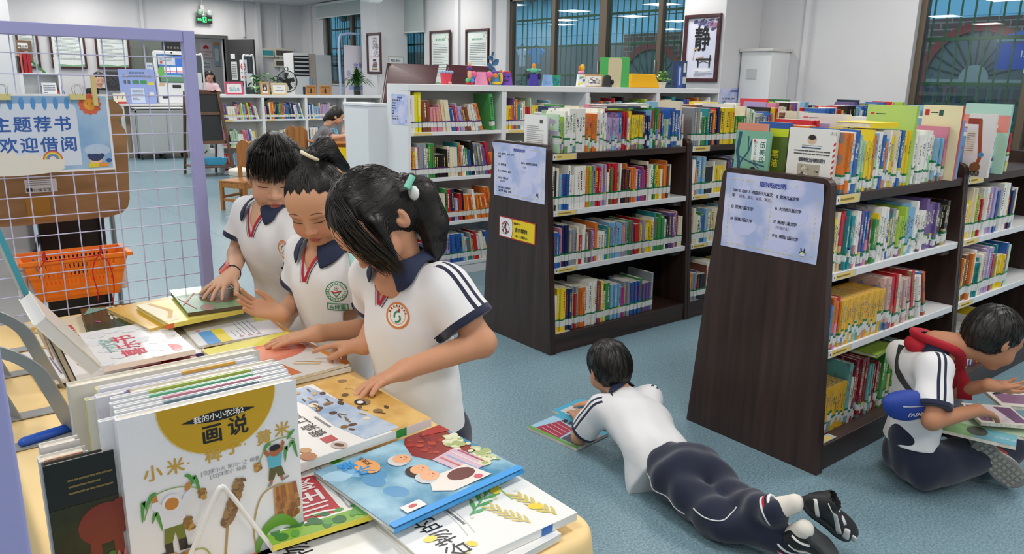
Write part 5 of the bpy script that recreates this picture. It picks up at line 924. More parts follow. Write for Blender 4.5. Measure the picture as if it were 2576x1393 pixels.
# white wall shelf with red books, left of the framed sheets
x0, x1 = PY(52, 200, 15.6)[0], PY(148, 200, 15.6)[0]; t = thing('open_shelf', 'white open shelf with red books at the far left, beside the column', 'shelf', (x0, 15.6, 0))
for z in (.95, 1.405): MB().box((x0, 15.45, z), (x1, 15.75, z+.022), CASEW).build('shelf_board', t, bevel=.002)
MB().box((x1-.025, 15.45, 0), (x1, 15.75, 1.70), CASEW).build('side_panel', t, bevel=.002); MB().box((x0, 15.45, 0), (x0+.025, 15.75, 1.42), CASEW).build('side_panel', t, bevel=.002); MB().box((x0, 15.745, 0), (x1, 15.75, 1.42), CASEW).build('back_panel', t)
def simple_book(x, y, z, th, dp, ht, col, lab, lean=0, group=None):
	F = Fr((x, y, z), (math.cos(lean), 0, math.sin(lean)), (0, 1, 0)); t = thing('shelf_book', lab, 'book', F.o, group); MB().box((0, 0, 0), (th, .004, ht), M(col, .4), F).box((0, 0, 0), (.002, dp, ht), M(col, .4), F).box((th-.002, 0, 0), (th, dp, ht), M(col, .4), F).build('cover', t); MB().box((.002, .004, .003), (th-.002, dp-.004, ht-.003), PAGES, F).build('page_block', t)
for i, (px, c, h, lab) in enumerate(((47, '3a3236', .27, 'dark book leftmost on the upper board of the far white shelf'), (54, 'd8685a', .3, 'salmon book second on the upper board of the far white shelf'), (62, 'a81c28', .32, 'thick red book, left of the two red volumes on the far white shelf'), (72, 'b0202a', .32, 'thick red book, right of the two red volumes on the far white shelf'))): simple_book(PY(px, 180, 15.5)[0], 15.5, 1.428, .055 if i > 1 else .03, .2, h, c, lab)
for i, (c, lab) in enumerate((('3a7ac8', 'blue book leaning on the lower board of the far white shelf'), ('d85a3a', 'orange book leaning on the lower board of the far white shelf'), ('e6e2dc', 'white book leaning on the lower board of the far white shelf'), ('7a2430', 'maroon book leaning on the lower board of the far white shelf'))): simple_book(x0+.5-.085*i+.12, 15.5, .974+0.0, .035, .2, .25, c, lab, .3)
F = Fr((x0+.28, 15.48, .974), (1, 0, 0), (0, .1, 1)); stick('notice_card', 'white sheet in a blue holder on the lower board of the far white shelf', F, .22, .3, 'e8ecf2', lambda b, F, w, h: b.lines(F, w*.1, h*.9, w*.9, h*.3, 6, TX, rnd_), th=.012)
F = Fr((x0+.4, 15.5, 1.43), (1, 0, -.35), (0, .4, 1)); simple_book(x0+.36, 15.5, 1.428, .02, .2, .26, '3c9a3c', 'green and black book leaning over on the upper board of the far white shelf', .75)
a, c = PY(38, 100, YB-.1), PY(84, 150, YB-.1); F = Fr((a[0], YB-.1, 1.62), (1, 0, 0), (0, 0, 1)); stick('drink_water_poster', 'brown framed picture board reading drink water above the red books', F, c[0]-a[0], a[2]-1.62, '8a6a44', lambda b, F, w, h: b.rect(F, w*.06, h*.05, w*.94, h*.95, M('6a5a4c', .5), .001).rect(F, w*.1, h*.62, w*.74, h*.86, M('eceae4', .5), .002).text(F, w*.12, h*.66, w*.2, '喝水吧', INK, .003, True).disc(F, w*.6, h*.35, w*.18, h*.15, M('c0a8a0', .5), .002).disc(F, w*.3, h*.35, w*.16, h*.2, M('7a3a34', .5), .002), cat='poster', th=.03)
EW = wood_mat('easel_wood', (84, 56, 38), (116, 80, 56)); CHK = M('26292b', .7); p0, p1 = PZ(459, 438), PZ(556, 441); p0 = PY(459, 436, 11.9); p1 = PY(556, 440, 11.6); t = thing('chalkboard', 'brown wooden A-frame chalkboard with a low tray left of the low bookcase', 'chalkboard', (p0[0], 11.8, 0))
xl, xr = PY(462, 240, 11.85)[0], PY(544, 240, 11.85)[0]; top = 1.2; b0 = PY(459, 430, 11.7)[0]
for nm, x0_, x1_, y0_, y1_ in (('front_post', xl-.03, xl, 11.5, 11.78), ('front_post', xr+.07, xr, 11.5, 11.78), ('rear_post', xl, xl+.0, 12.12, 11.8), ('rear_post', xr, xr, 12.12, 11.8)): MB().tube([(x0_, y0_, 0), (x1_, y1_, top)], .022, EW, 6).build(nm, t)
b = MB(); G = Fr((xl, 11.69, .62), (1, 0, 0), (0, .17, 1)); W_ = xr-xl
for v in (-.16, .26, .56): b.box((-.02, v, -.015), (W_+.04, v+.045, .018), EW, G)
b.prism([(0, .56), (W_, .56), (W_, .60), (W_*.5, .625), (0, .60)], G, -.015, .018, EW); b.build('rail', t, bevel=.002); MB().box((.0, -.12, -.006), (W_, .27, .004), CHK, G).box((0, .3, -.006), (W_, .57, .004), CHK, G).build('slate', t); MB().box((xl-.02, 11.5, .13), (xr+.1, 12.0, .15), EW).build('tray', t, bevel=.003)
F = frz((xl+xr)/2+.1, 11.72, .151); t = thing('basin', 'light blue plastic basin on the chalkboard tray', 'basin', F.o); b = MB(); R4 = lambda s, z: [F(u*s, v*s, z) for u, v in ((-.16, -.1), (.16, -.1), (.16, .1), (-.16, .1))]; b.add(R4(.8, 0)+R4(1, .1)+R4(1.06, .105)+R4(.95, .1)+R4(.76, .01), [(3, 2, 1, 0)]+[(4*j+i, 4*j+(i+1) % 4, 4*j+4+(i+1) % 4, 4*j+4+i) for j in range(4) for i in range(4)]+[(16, 17, 18, 19)], M('48b0dc', .35)); b.build('body', t, bevel=.006, seg=2)
AC_ = glassm('clear_acrylic', (225, 232, 234)); EDGE = M('dfe3e4', .2)
for px0, px1, py, lab in ((484, 508, 138, 'clear security gate left of the doorway, behind the lilac rack post'), (611, 637, 140, 'clear security gate right of the doorway, by the dark door leaf')):
	a, c = PY(px0, py, 15.2), PY(px1, py, 15.2); F = Fr((a[0], 15.2, 0), (1, 0, 0), (0, 0, 1)); w = c[0]-a[0]; h = a[2]; t = thing('security_gate', lab, 'security gate', F.o); b = MB(); b.tube(smooth_path([F(0, .05), F(0, h*.55), F(.0, h-.06), F(.06, h), F(w-.06, h), F(w, h-.06), F(w, h*.5), F(w, .05)], 6), .018, EDGE, 8); b.build('rim', t, smooth=True); MB().box((.01, .3, -.004), (w-.01, h-.02, .004), AC_, F).build('panel', t); MB().box((-.06, 0, -.15), (w+.06, .1, .15), M('d8dadc', .4), F).build('base', t, bevel=.01); MB().box((.04, h*.66, -.012), (w-.04, h*.82, .012), EDGE, F).build('crossbar', t, bevel=.004)
a, c = PY(736, 236, 14.4), PY(766, 134, 14.4); x1 = PY(801, 138, 14.9)[0]; t = thing('air_conditioner', 'tall white floor standing air conditioner behind the low bookcase', 'air conditioner', (a[0], 14.4, 0)); xc = c[0]+.04
MB().box((a[0], 14.3, 0), (xc, 14.75, c[2]), M('e6e7e6', .35)).build('front_body', t, bevel=.012, seg=3); MB().box((xc, 14.31, 0), (xc+.14, 14.76, c[2]-.005), M('b9aca2', .4)).build('side_strip', t, bevel=.008); MB().box((xc+.14, 14.32, 0), (x1, 14.8, c[2]-.02), M('d4d7d6', .4)).build('rear_body', t, bevel=.012)
b = MB(); b.box((a[0]+.01, 14.29, c[2]-.42), (xc-.01, 14.31, c[2]-.05), M('16181a', .4))
for k in range(5): b.box((a[0]+.02, 14.275, c[2]-.40+.075*k), (xc-.02, 14.292, c[2]-.375+.075*k), M('c8cacc', .4))
b.build('outlet', t); MB().box((a[0]+.17, 14.292, c[2]-.82), (a[0]+.24, 14.301, c[2]-.62), M('3a4258', .3)).box((a[0]+.3, 14.292, c[2]-.62), (a[0]+.36, 14.3, c[2]-.46), M('8ab0c8', .4)).build('display', t)
c = PY(722, 205, 12.45); F = Fr((c[0]+.02, 12.5, c[2]), (1, 0, 0), (0, 0, 1)); r = .17; t = thing('fan', 'black standing fan behind the low bookcase, left of the air conditioner', 'fan', (F.o[0], 12.6, 0)); BKM = M('1e2022', .35); b = MB()
for rr in np.linspace(.04, r, 7): b.tube([F(rr*math.cos(q), rr*math.sin(q), .03-.02*rr/r) for q in np.linspace(0, 6.283, 33)], .0022 if rr < r-.01 else .008, BKM, 5, False)
for k in range(28): q = k*6.283/28; b.tube([F(.03*math.cos(q), .03*math.sin(q), .035), F(r*math.cos(q), r*math.sin(q), .01)], .0018, BKM, 4)
b.build('cage', t); b = MB()
for k in range(5): q = k*1.2566; b.shape(F, [(0, 0), (.14*math.cos(q), .14*math.sin(q)), (.15*math.cos(q+.5), .15*math.sin(q+.5)), (.06*math.cos(q+.8), .06*math.sin(q+.8))], M('4a4e52', .3), -.02)
b.build('blades', t); MB().tube([F(0, 0, -.08), F(0, 0, .035)], .05, BKM, 14).tube([F(0, -.05, -.06), (F.o[0], 12.57, .03)], .015, BKM, 8).build('motor', t); MB().lathe([(.18, 0), (.18, .02), (.03, .05)], frz(F.o[0], 12.57, 0), BKM, 20).build('base', t); MB().tube([F(.03*math.cos(q), r+.03+.03*math.sin(q), .0) for q in np.linspace(0, 6.28, 17)], .007, BKM, 6).build('carry_handle', t)
for (px0, py0, px1, py1, cc, ci, lab) in ((657, 121, 690, 144, 'dcd9c6', '3f9fa6', 'small cream electric box with a teal cover on the back wall'), (691, 121, 740, 145, 'dcd9c6', '57504c', 'upper wide cream electric box with dark window on the back wall'), (691, 148, 738, 170, 'dcd9c6', '57504c', 'lower wide cream electric box with dark window on the back wall')):
	a, c = PY(px0, py0, YB-.08), PY(px1, py1, YB-.08); t = thing('electric_box', lab, 'electric box', (a[0], YB-.08, c[2])); F = Fr((a[0], YB-.08, c[2]), (1, 0, 0), (0, 0, 1)); w, h = c[0]-a[0], a[2]-c[2]; MB().box((0, 0, -.078), (w, h, 0), M(cc, .5), F).build('case', t, bevel=.008); MB().box((w*.07, h*.2, 0), (w*.93, h*.75, .004), M(ci, .4), F).build('window', t, bevel=.001)
# banner stand with its back to us
a, c = PY(858, 240, 12.9), PY(926, 87, 12.9); F = Fr((a[0], 12.9, 0), (1, 0, 0), (0, 0, 1)); w = .8; h = c[2]; t = thing('banner_stand', 'pale blue tube banner stand showing a lilac poster near the far column', 'banner stand', F.o); LB = M('a9c0e6', .4)
MB().tube(smooth_path([F(.02, 0), F(0, h*.5), F(0, h-.15), F(.1, h-.02), F(.3, h), F(w, h)], 6), .022, LB, 10).build('tube_frame', t, smooth=True); b = MB().box((.08, .5, -.004), (w, h-.2, .004), M('e2dde8', .5), F); b.build('poster', t); b = MB(); P_ = M('8f92c8', .5); b.text(F, w*.32, h*.74, .1, '金融书图', P_, .005, True, 1).text(F, w*.4, h*.64, .1, '故居书读', P_, .005, True, 1).rect(F, w*.2, h*.565, w, h*.6, M('9ca8dc', .5), .005).lines(F, w*.17, h*.53, w*.9, h*.3, 6, M('b4b2cc', .5), rnd_, .3, .005).disc(F, w*.2, h*.69, .04, .06, M('b8b4d4', .5), .005); b.build('print', t)
MB().box((0, 0, -.2), (w, .02, .2), LB, F).build('foot', t)
HD = 1.1705
def small_frame(px0, px1, py0, y, col, lab, art, back=False, lean=.12):
	a, c = PY(px0, 230, y), PY(px1, 230, y); top = PY(px0, py0, y)[2]; F = Fr((a[0], y, HD), (1, 0, 0), (0, lean, 1)); w, h = c[0]-a[0], top-HD; t = thing('framed_photo', lab, 'photo frame', F.o, None); f = .025; b = MB(); m = M(col, .5)
	for l, u in (((0, 0, -.015), (w, f, .004)), ((0, h-f, -.015), (w, h, .004)), ((0, f, -.015), (f, h-f, .004)), ((w-f, f, -.015), (w, h-f, .004))): b.box(l, u, m, F)
	b.build('frame', t, bevel=.003); b = MB().box((f, f, -.01), (w-f, h-f, -.004), M('eceeec', .4) if not back else m, F); art(b, Fr(F(f, f, -.003), F.x, F.y), w-2*f, h-2*f); b.build('backing' if back else 'picture', t)
def a_dots(cols):
	def f(b, F, w, h):
		r = random.Random(7); [b.disc(F, r.uniform(.2, .8)*w, r.uniform(.25, .65)*h, w*.09, h*.07, M(r.choice(cols), .5), .0005+r.random()*.0005, 9, r.random()) for _ in range(16)]
	return f
a_prop = lambda b, F, w, h: b.prism([(w*.4, 0), (w*.6, 0), (w*.55, h*.75), (w*.45, h*.75)], F, 0, .012, M('2c2a28', .5)).disc(F, w*.15, h*.15, .006, .006, INK).disc(F, w*.85, h*.15, .006, .006, INK).disc(F, w*.15, h*.85, .006, .006, INK).disc(F, w*.85, h*.85, .006, .006, INK)
small_frame(568, 613, 205, 11.85, 'd04a6e', 'pink photo frame with a blue and green drawing on the low bookcase', a_dots(('8ab8d8', '9cc8a8', 'b8d0e0', '6a98b8')))
small_frame(656, 679, 205, 11.85, 'c99a68', 'narrow wooden photo frame with a dark photo on the low bookcase', lambda b, F, w, h: b.rect(F, w*.1, h*.2, w*.9, h*.9, M('5a4a48', .5)).disc(F, w*.5, h*.5, w*.2, h*.15, M('e0c8b8', .5), .001).disc(F, w*.3, h*.65, w*.15, h*.1, M('1c1818', .5), .001))
small_frame(684, 723, 208, 11.85, 'd9c69a', 'wide cream photo frame with two lines of black characters on the low bookcase', lambda b, F, w, h: b.text(F, w*.5, h*.6, h*.18, 'GOOD', M('8a7a6a', .5), .001, False, 1, 'c').text(F, w*.5, h*.2, h*.2, '图书走近金融', INK, .001, False, .9, 'c'))
small_frame(769, 795, 214, 11.85, 'b8844a', 'wooden frame seen from behind, left of the pair on the low bookcase', a_prop, True, -.1); small_frame(804, 832, 214, 11.85, 'b8844a', 'wooden frame seen from behind, right of the pair on the low bookcase', a_prop, True, -.1)
c = PY(667, 235, 12.3); t = thing('potted_plant', 'broad-leaved pothos plant behind the photo frames', 'plant', (c[0], 12.3, 0)); MB().lathe([(.1, 0), (.13, .2), (.12, .2), (.1, .05)], frz(c[0], 12.3, .75), M('dad6cc', .4), 18).build('pot', t, smooth=True, auto=.6); MB().lathe([(.02, 0), (.02, .75)], frz(c[0], 12.3, 0), M('8a8a88', .4), 10).lathe([(.14, .0), (.14, .02), (.02, .03)], frz(c[0], 12.3, 0), M('8a8a88', .4), 16).build('stand', t); plant(t, (c[0], 12.3, .93), .2, .62, 40, .16, .12, LF3, 5, .2, .35, 1.2)
c = PY(899, 236, 11.9); F = frz(c[0], 11.9, HD); t = thing('potted_plant', 'fan of narrow dark green leaves in a glass vase, on the low bookcase', 'plant', F.o); MB().lathe([(.055, 0), (.06, .01), (.06, .14), (.057, .14), (.055, .015)], F, glassm('vase_glass', (200, 212, 208)), 18).build('vase', t, smooth=True, auto=.6); MB().lathe([(0, .005), (.052, .008), (.052, .06), (0, .065)], F, noisy('vase_gravel', (40, 40, 38), (110, 108, 100), 60, .6), 16).build('gravel', t)
lv = MB(); rr = random.Random(9)
for i in range(90): q = rr.uniform(0, 6.283); e = rr.uniform(.1, 1); o = unit(V(math.cos(q)*e, math.sin(q)*e, 1.15-e*.9)); L = rr.uniform(.22, .36); leaf(lv, (c[0]+o[0]*.05, 11.9+o[1]*.05, HD+.12+rr.uniform(0, .1)), V(c[0], 11.9, HD+.16)+o*L, .042, LF2, V(0, 0, 1), .45*e, .18)
lv.build('foliage', t, smooth=True)
OAK = wood_mat('honey_oak', (150, 92, 40), (184, 122, 60)); OAKX = wood_mat('honey_oak_x', (156, 98, 44), (190, 128, 66), axis='x')
tc_ = PZ(850, 352, .58); cx, cy = 5.05, 10.2; t = thing('round_table', 'round wooden table where the woman works at a laptop', 'table', (cx, cy, 0)); MB().lathe([(0, .55), (.52, .55), (.54, .56), (.54, .575), (.52, .58), (0, .58)], frz(cx, cy, 0), OAKX, 40).build('tabletop', t, smooth=True, auto=.6); MB().lathe([(.42, .47), (.42, .55), (.40, .55), (.4, .47)], frz(cx, cy, 0), OAK, 32).build('apron', t)
for q in (.2, 1.77, 3.34, 4.91): MB().tube([(cx+.4*math.cos(q), cy+.4*math.sin(q), 0), (cx+.4*math.cos(q), cy+.4*math.sin(q), .55)], .03, OAK, 10).build('leg', t)
def wood_chair(lab, x, y, yaw, sh=.33):
	t = thing('wooden_chair', lab, 'chair', (x, y, 0)); F = frz(x, y, 0, yaw); w, d = .36, .34; b = MB().box((-w/2, -d/2, sh-.025), (w/2, d/2, sh), OAKX, F); b.build('seat', t, bevel=.008)
	for u in (-1, 1): MB().box((u*(w/2-.02)-.018, -d/2, 0), (u*(w/2-.02)+.018, -d/2+.036, sh-.025), OAK, F).build('front_leg', t, bevel=.004); MB().box((u*(w/2-.02)-.018, d/2-.036, 0), (u*(w/2-.02)+.018, d/2, sh+.36), OAK, F).build('rear_leg', t, bevel=.004)
	b = MB(); b.box((-w/2+.02, -d/2+.005, sh-.08), (w/2-.02, -d/2+.025, sh-.025), OAKX, F).box((-w/2+.02, -d/2+.01, .1), (w/2-.02, -d/2+.03, .13), OAKX, F)
	for u in (-1, 1): b.box((u*(w/2-.02)-.01, -d/2+.03, .13), (u*(w/2-.02)+.01, d/2-.03, .16), OAKX, F).box((u*(w/2-.02)-.01, -d/2+.03, sh-.08), (u*(w/2-.02)+.01, d/2-.03, sh-.025), OAKX, F)
	b.build('stretcher', t, bevel=.003); G = Fr(F(-w/2, d/2-.02, sh), F.x, (0, 0, 1)); out = [(0, .14)]+[(w*k/10, .14-.035*math.sin(math.pi*k/10)) for k in range(1, 10)]+[(w, .14), (w, .36)]+[(w-w*k/16, .36+.045*abs(math.sin(math.pi*k*2/16))+.02*math.sin(math.pi*k/16)) for k in range(1, 16)]+[(0, .36)]; MB().prism(out, G, -.012, .012, OAK).build('backrest', t, bevel=.004)
c = PZ(600, 525); wood_chair('honey wood child chair with a scalloped back, left of the tallest girl', c[0]+.05, c[1]-.05, -1.05)
wood_chair('honey wood chair the woman in grey sits on at the round table', 4.63, 10.75, 2.1, .34)
def yellow_chair(lab, px, py, y, yaw):
	a = PY(px, py, y); F = frz(a[0], y, 0, yaw); h = a[2]; t = thing('plastic_chair', lab, 'chair', F.o); Y = M('f0c814', .35); b = MB().prism([(-.17, h-.26), (.17, h-.26), (.18, h-.03), (.16, h), (-.16, h), (-.18, h-.03)], Fr(F(0, 0, 0), F.x, (0, 0, 1)), -.012, .012, Y); b.build('backrest', t, bevel=.006); MB().box((-.18, -.34, .3), (.18, .0, .33), Y, F).build('seat', t, bevel=.01)
	for u in (-.16, .16):
		for v in (-.32, -.02): MB().tube([F(u, v, 0), F(u*.95, v, .3)], .013, M('c8cacc', .3, metal=.6), 8).build('leg', t)
		MB().box((u-.012, -.02, .28), (u+.012, .02, h-.06), M('e2e4e4', .4), F).build('back_support', t)
yellow_chair('yellow plastic chair just behind the middle girl\'s head', 785, 384, 9.0, 2.6); yellow_chair('yellow plastic chair at the round table beside the white cabinet', 862, 371, 9.4, 2.5)
c = PZ(628, 512); F = frz(c[0]+.1, c[1]+.35, 0); t = thing('stool', 'round pale grey storage stool with a cream lid behind the wooden chair', 'stool', F.o); MB().lathe([(.17, 0), (.185, .02), (.185, .29), (.17, .3)], F, M('b9c2b8', .6), 28).build('body', t, smooth=True, auto=.6); MB().lathe([(.19, .3), (.195, .32), (.195, .35), (.18, .365), (0, .368)], F, M('e2dccb', .6), 28).build('lid', t, smooth=True, auto=.6)
t = thing('wooden_table', 'small wooden table corner showing between the middle girl and white cabinet', 'table', (4.0, 8.2, 0)); a = PZ(862, 422, .5); MB().box((a[0]-.35, a[1]-.3, .47), (a[0]+.5, a[1]+.4, .5), OAKX).build('tabletop', t, bevel=.006)
for u, v in ((-.3, -.25), (.45, -.25), (-.3, .35), (.45, .35)): MB().box((a[0]+u-.025, a[1]+v-.025, 0), (a[0]+u+.025, a[1]+v+.025, .47), OAK).build('leg', t)
a = PZ(510, 400); t = thing('leaning_sheet', 'white decorated panel standing on the floor behind the chalkboard', 'panel', (3.55, 12.3, 0)); F = Fr((3.52, 12.35, .0), (1, 0, 0), (0, .03, 1)); MB().box((0, 0, -.01), (.26, .56, 0), M('eceee8', .5), F).build('sheet', t); b = MB(); [leaf(b, F(.08+.1*(i % 2), .06+.07*i, .001), F(.13+.1*(i % 2), .1+.07*i, .001), .02, M('4a4a40', .5), F.n) for i in range(7)]; b.build('print', t)
TX0, TX1, TY0, TY1, TZ = .085, .775, .735, 2.43, .75
CLOTH = noisy('cream_tablecloth', (240, 205, 140), (250, 220, 160), 3, .6, lo=.3, hi=.7, bump=.02)
t = thing('display_table', 'long display table, mostly hidden under the cream cloth', 'table', ((TX0+TX1)/2, 1.58, 0)); MB().box((TX0+.02, TY0+.02, TZ-.03), (TX1-.02, TY1-.02, TZ-.004), OAKX).build('tabletop', t)
for x in (TX0+.06, TX1-.1):
	for y in (TY0+.08, TY1-.08): MB().box((x-.02, y-.02, 0), (x+.02, y+.02, TZ-.03), M('b8babc', .4, metal=.5)).build('leg', t)
def cloth():
	P = []; r = .05
	for cx_, cy_, a0 in ((TX1-r, TY1-r, 0), (TX0+r, TY1-r, 90), (TX0+r, TY0+r, 180), (TX1-r, TY0+r, 270)):
		for k in range(7): q = math.radians(a0+15*k); P.append((cx_+r*math.cos(q), cy_+r*math.sin(q), math.cos(q), math.sin(q)))
	D = []
	for i in range(len(P)):
		a, c = P[i], P[(i+1) % len(P)]; L = math.hypot(a[0]-c[0], a[1]-c[1]); n = max(1, int(L/.025))
		for k in range(n): s = k/n; D.append([a[j]+(c[j]-a[j])*s for j in range(4)])
	N = len(D); vs = []; prof = [(-.02, 0), (-.006, -.0005), (.0, -.003), (.004, -.009), (.006, -.02)]+[(.008, -.02-.03*k) for k in range(1, 19)]; arc = 0; S = []
	for i in range(N): S.append(arc); arc += math.hypot(D[i][0]-D[i-1][0], D[i][1]-D[i-1][1])
	for o, z in prof:
		for i in range(N):
			x, y, nx, ny = D[i]; f = min(1, max(0, (-z-.03)/.35)); w = f*(.009*math.sin(S[i]*21)+.006*math.sin(S[i]*47+1)+.012); vs.append((x+nx*(o+w), y+ny*(o+w), TZ+z))
	M_ = len(prof); fs = [(j*N+i, (j+1)*N+i, (j+1)*N+(i+1) % N, j*N+(i+1) % N) for j in range(M_-1) for i in range(N)]+[tuple(range(N))]
	b = MB(); b.add(vs, fs, CLOTH); o = b.build('tablecloth', smooth=True, auto=.9); return tag(o, 'cream yellow cloth draped over the display table of picture books', 'tablecloth')
cloth()
def flat_book(lab, bl, br, tl, z0, th, col, deco=None, spine=None, w=None, h=None, soft=False, name='picture_book', page=PAGES, sd=None, F=None):
	z1 = z0+th
	if F is None: A, B, C = PZ(*bl, z1), PZ(*br, z1), PZ(*tl, z1); F = Fr(A, B-A, C-A); w = w or np.linalg.norm(B-A); h = h or float(np.dot(C-A, F.y))
	t = thing(name, lab, 'picture book', F.o); k = .0012 if soft else .0024; c = M(col, .22, coat=.35); sp = M(spine or col, .25, coat=.3); b = MB()
	b.box((0, 0, -k), (w, h, 0), c, F).box((0, 0, -th), (w, h, -th+k), c, F).box((-.0004, .0003, -th+.0003), (k, h-.0003, -.0003), sp, F)
	if deco: deco(b, F, w, h)
	if sd: sd(b, Fr(F(0, 0, -th/2), F.y, F.n), h, th)   # on the spine: u along the spine, v up
	b.build('cover', t, bevel=.0006 if not deco else 0); q = 0 if soft else .003
	MB().box((k, q, -th+k), (w-q, h-q, -k), page, F).build('page_block', t)
	return t
G_ = lambda c: M(c, .35, coat=.2)
def blobs(b, F, w, h, cols, n, seed, r=(.015, .04), reg=(.03, .03, .97, .97), wz=.0004):
	q = random.Random(seed)
	for i in range(n): s = q.uniform(*r); b.disc(F, w*q.uniform(reg[0], reg[2]), h*q.uniform(reg[1], reg[3]), s*w, s*w*q.uniform(.5, 1), G_(q.choice(cols)), wz+i*.00001, 9, q.uniform(0, 3))
def ban(b, F, u, v, L, h):   # printed ribbon
	g = G_('c4c4c4'); b.stroke(F, smooth_path([(u, v), (u+L*.3, v-h*1.2), (u+L*.7, v-h*1.2), (u+L, v)], 5), .0012, g).stroke(F, smooth_path([(u, v-h*2), (u+L*.3, v-h*3.2), (u+L*.7, v-h*3.2), (u+L, v-h*2)], 5), .0012, g); b.lines(F, u+L*.18, v-h*1.5, u+L*.82, v-h*2.8, 1, G_('7a7a7a'), rnd_, .5)
def sprig(b, F, u, v, L, a, col, n=7, lw=.012, seed=1):
	q = random.Random(seed); c, s = math.cos(a), math.sin(a); b.stroke(F, [(u, v), (u+L*c*.5, v+L*s*.5+L*.03), (u+L*c, v+L*s)], .0025, G_(col), .0006)
	for i in range(n): t_ = (i+.5)/n; p = (u+L*c*t_, v+L*s*t_); d = a+(.6 if i % 2 else -.6); l = L*q.uniform(.18, .3); b.stroke(F, [p, (p[0]+l*.5*math.cos(d), p[1]+l*.5*math.sin(d)), (p[0]+l*math.cos(d*.96), p[1]+l*math.sin(d*.96))], lw, G_(col), .0007+i*.00002, True)
flat_book('white picture book lying under the grain book at the table\'s near corner', (1412, 1340), (1260, 1250), (1225, 1400), .7525, .0125, 'f0f1ef', None, 'eceeec', w=.25, h=.25)
def d_gu(b, F, w, h):
	b.text(F, w*.04, h*.74, w*.155, '谷物的智慧', G_('24242a'), .0008, False, 1.0, 'l'); ban(b, F, w*.2, h*.67, w*.6, h*.025)
	sprig(b, F, w*.36, h*.54, w*.5, -1.05, '5fae6a', 11, .008, 3); sprig(b, F, w*.56, h*.34, w*.3, -.5, '86b85a', 7, .007, 4); sprig(b, F, w*.08, h*.3, w*.3, .3, 'd8c878', 12, .005, 5); sprig(b, F, w*.05, h*.12, w*.33, .15, 'd4c46a', 12, .006, 6); sprig(b, F, w*.5, h*.34, w*.3, .5, '9cba8a', 12, .005, 8); b.stroke(F, [(w*.35, h*.22), (w*.6, h*.2), (w*.9, h*.22)], .003, G_('8fc07a'), .0006)
	for u, v, r, c in ((.5, .24, .035, 'ecd84a'), (.2, .16, .035, 'f0d43a'), (.9, .12, .03, 'd99a4a'), (.88, .36, .02, 'd8c84a'), (.3, .86, .03, 'e8e060'), (.12, .7, .025, 'ecd85a'), (.62, .88, .022, 'b0464a'), (.72, .8, .015, 'a05a6a'), (.62, .72, .012, 'c8a070'), (.42, .3, .012, 'd8d8a0')): b.disc(F, w*u, h*v, w*r*1.4, w*r, G_(c), .001, 12, u*5)
	blobs(b, F, w, h, ['e8e4c8', 'd8d090', 'e0dcd0'], 14, 3, (.008, .016)); b.ring(F, w*.9, h*.12, w*.012, w*.018, G_('c8843a'), .0012, 12)
def sp_(st, L0=.1, col='303034', hh=.0085, tagc=None, tagpos=.2):
	def f(b, F, L, th):
		b.text(Fr(F(L*(1-L0), -hh*.38), -F.x, F.y), 0, 0, hh, st, G_(col), -.0008, False, 1.15)
		if tagc: b.add([F(L*tagpos+d, v, -.0007) for d, v in ((0, -th/2), (.022, -th/2), (.022, th/2), (0, th/2))], [(0, 3, 2, 1)], G_(tagc))
	return f
flat_book('white grain picture book with green stalks and yellow seeds, at the table\'s near corner', (1452, 1288), (1305, 1196), (1330, 1338), .7655, .0135, 'f4f5f2', d_gu, 'f0f1ee', w=.255, h=.255, sd=sp_('谷物的智慧', .3, '2a2a2e', .009, '2f6fc0', .2))
def d_shui(b, F, w, h):
	b.text(F, w*.18, h*.3, w*.17, '水果的秘密', G_('24242a'), .0008, False, 1.0, 'l'); ban(b, F, w*.3, h*.2, w*.6, h*.03)
	for u, v, r, c in ((.86, .8, .07, '4f9a3a'), (.1, .32, .07, 'd8c84a'), (.12, .1, .05, 'b8463a'), (.2, .66, .03, 'c8503a'), (.13, .62, .03, 'c8503a'), (.17, .56, .03, 'c8503a'), (.08, .76, .05, 'd85a3a'), (.3, .12, .05, 'a8302c'), (.34, .82, .04, '8fae4a'), (.45, .8, .03, 'c8b85a')): b.disc(F, w*u, h*v, w*r*1.2, w*r, G_(c), .0008+r*.004, 14, u*7)
	b.disc(F, w*.1, h*.32, w*.055, w*.045, G_('e8e4b0'), .0014, 12).disc(F, w*.1, h*.32, w*.02, w*.016, G_('f4f4e4'), .0016, 10); blobs(b, F, w, h, ['d8d0a0', 'c89a7a', 'b8c88a'], 12, 9, (.01, .02), (.4, .1, .98, .9))
flat_book('white fruit picture book with kiwi and green mango prints, left of the science magazine', (938, 1312), (850, 1205), (775, 1385), .7525, .0135, 'f2f3f0', d_shui, 'eceeec', w=.255, h=.235, sd=sp_('水果的秘密', .2))
def d_wu(b, F, w, h):
	b.text(F, w*.3, h*.5, w*.17, '物学的', G_('24242a'), .0008); ban(b, F, w*.4, h*.3, w*.5, h*.03)
	for u, v, r, c in ((.88, .52, .06, 'e8a03a'), (.85, .2, .05, '8fb84a'), (.62, .86, .05, '4f9a5a'), (.7, .8, .04, '5aa862')): b.disc(F, w*u, h*v, w*r*1.2, w*r, G_(c), .0008+r*.003, 12, u*5)
	b.disc(F, w*.88, h*.52, w*.045, w*.04, G_('f4c880'), .0014, 12)
flat_book('white plant picture book with an orange half, lying between the fruit and grain books', (1010, 1400), (938, 1325), (800, 1400), .7525, .0135, 'f2f3f0', d_wu, 'eceeec', w=.25, h=.2)
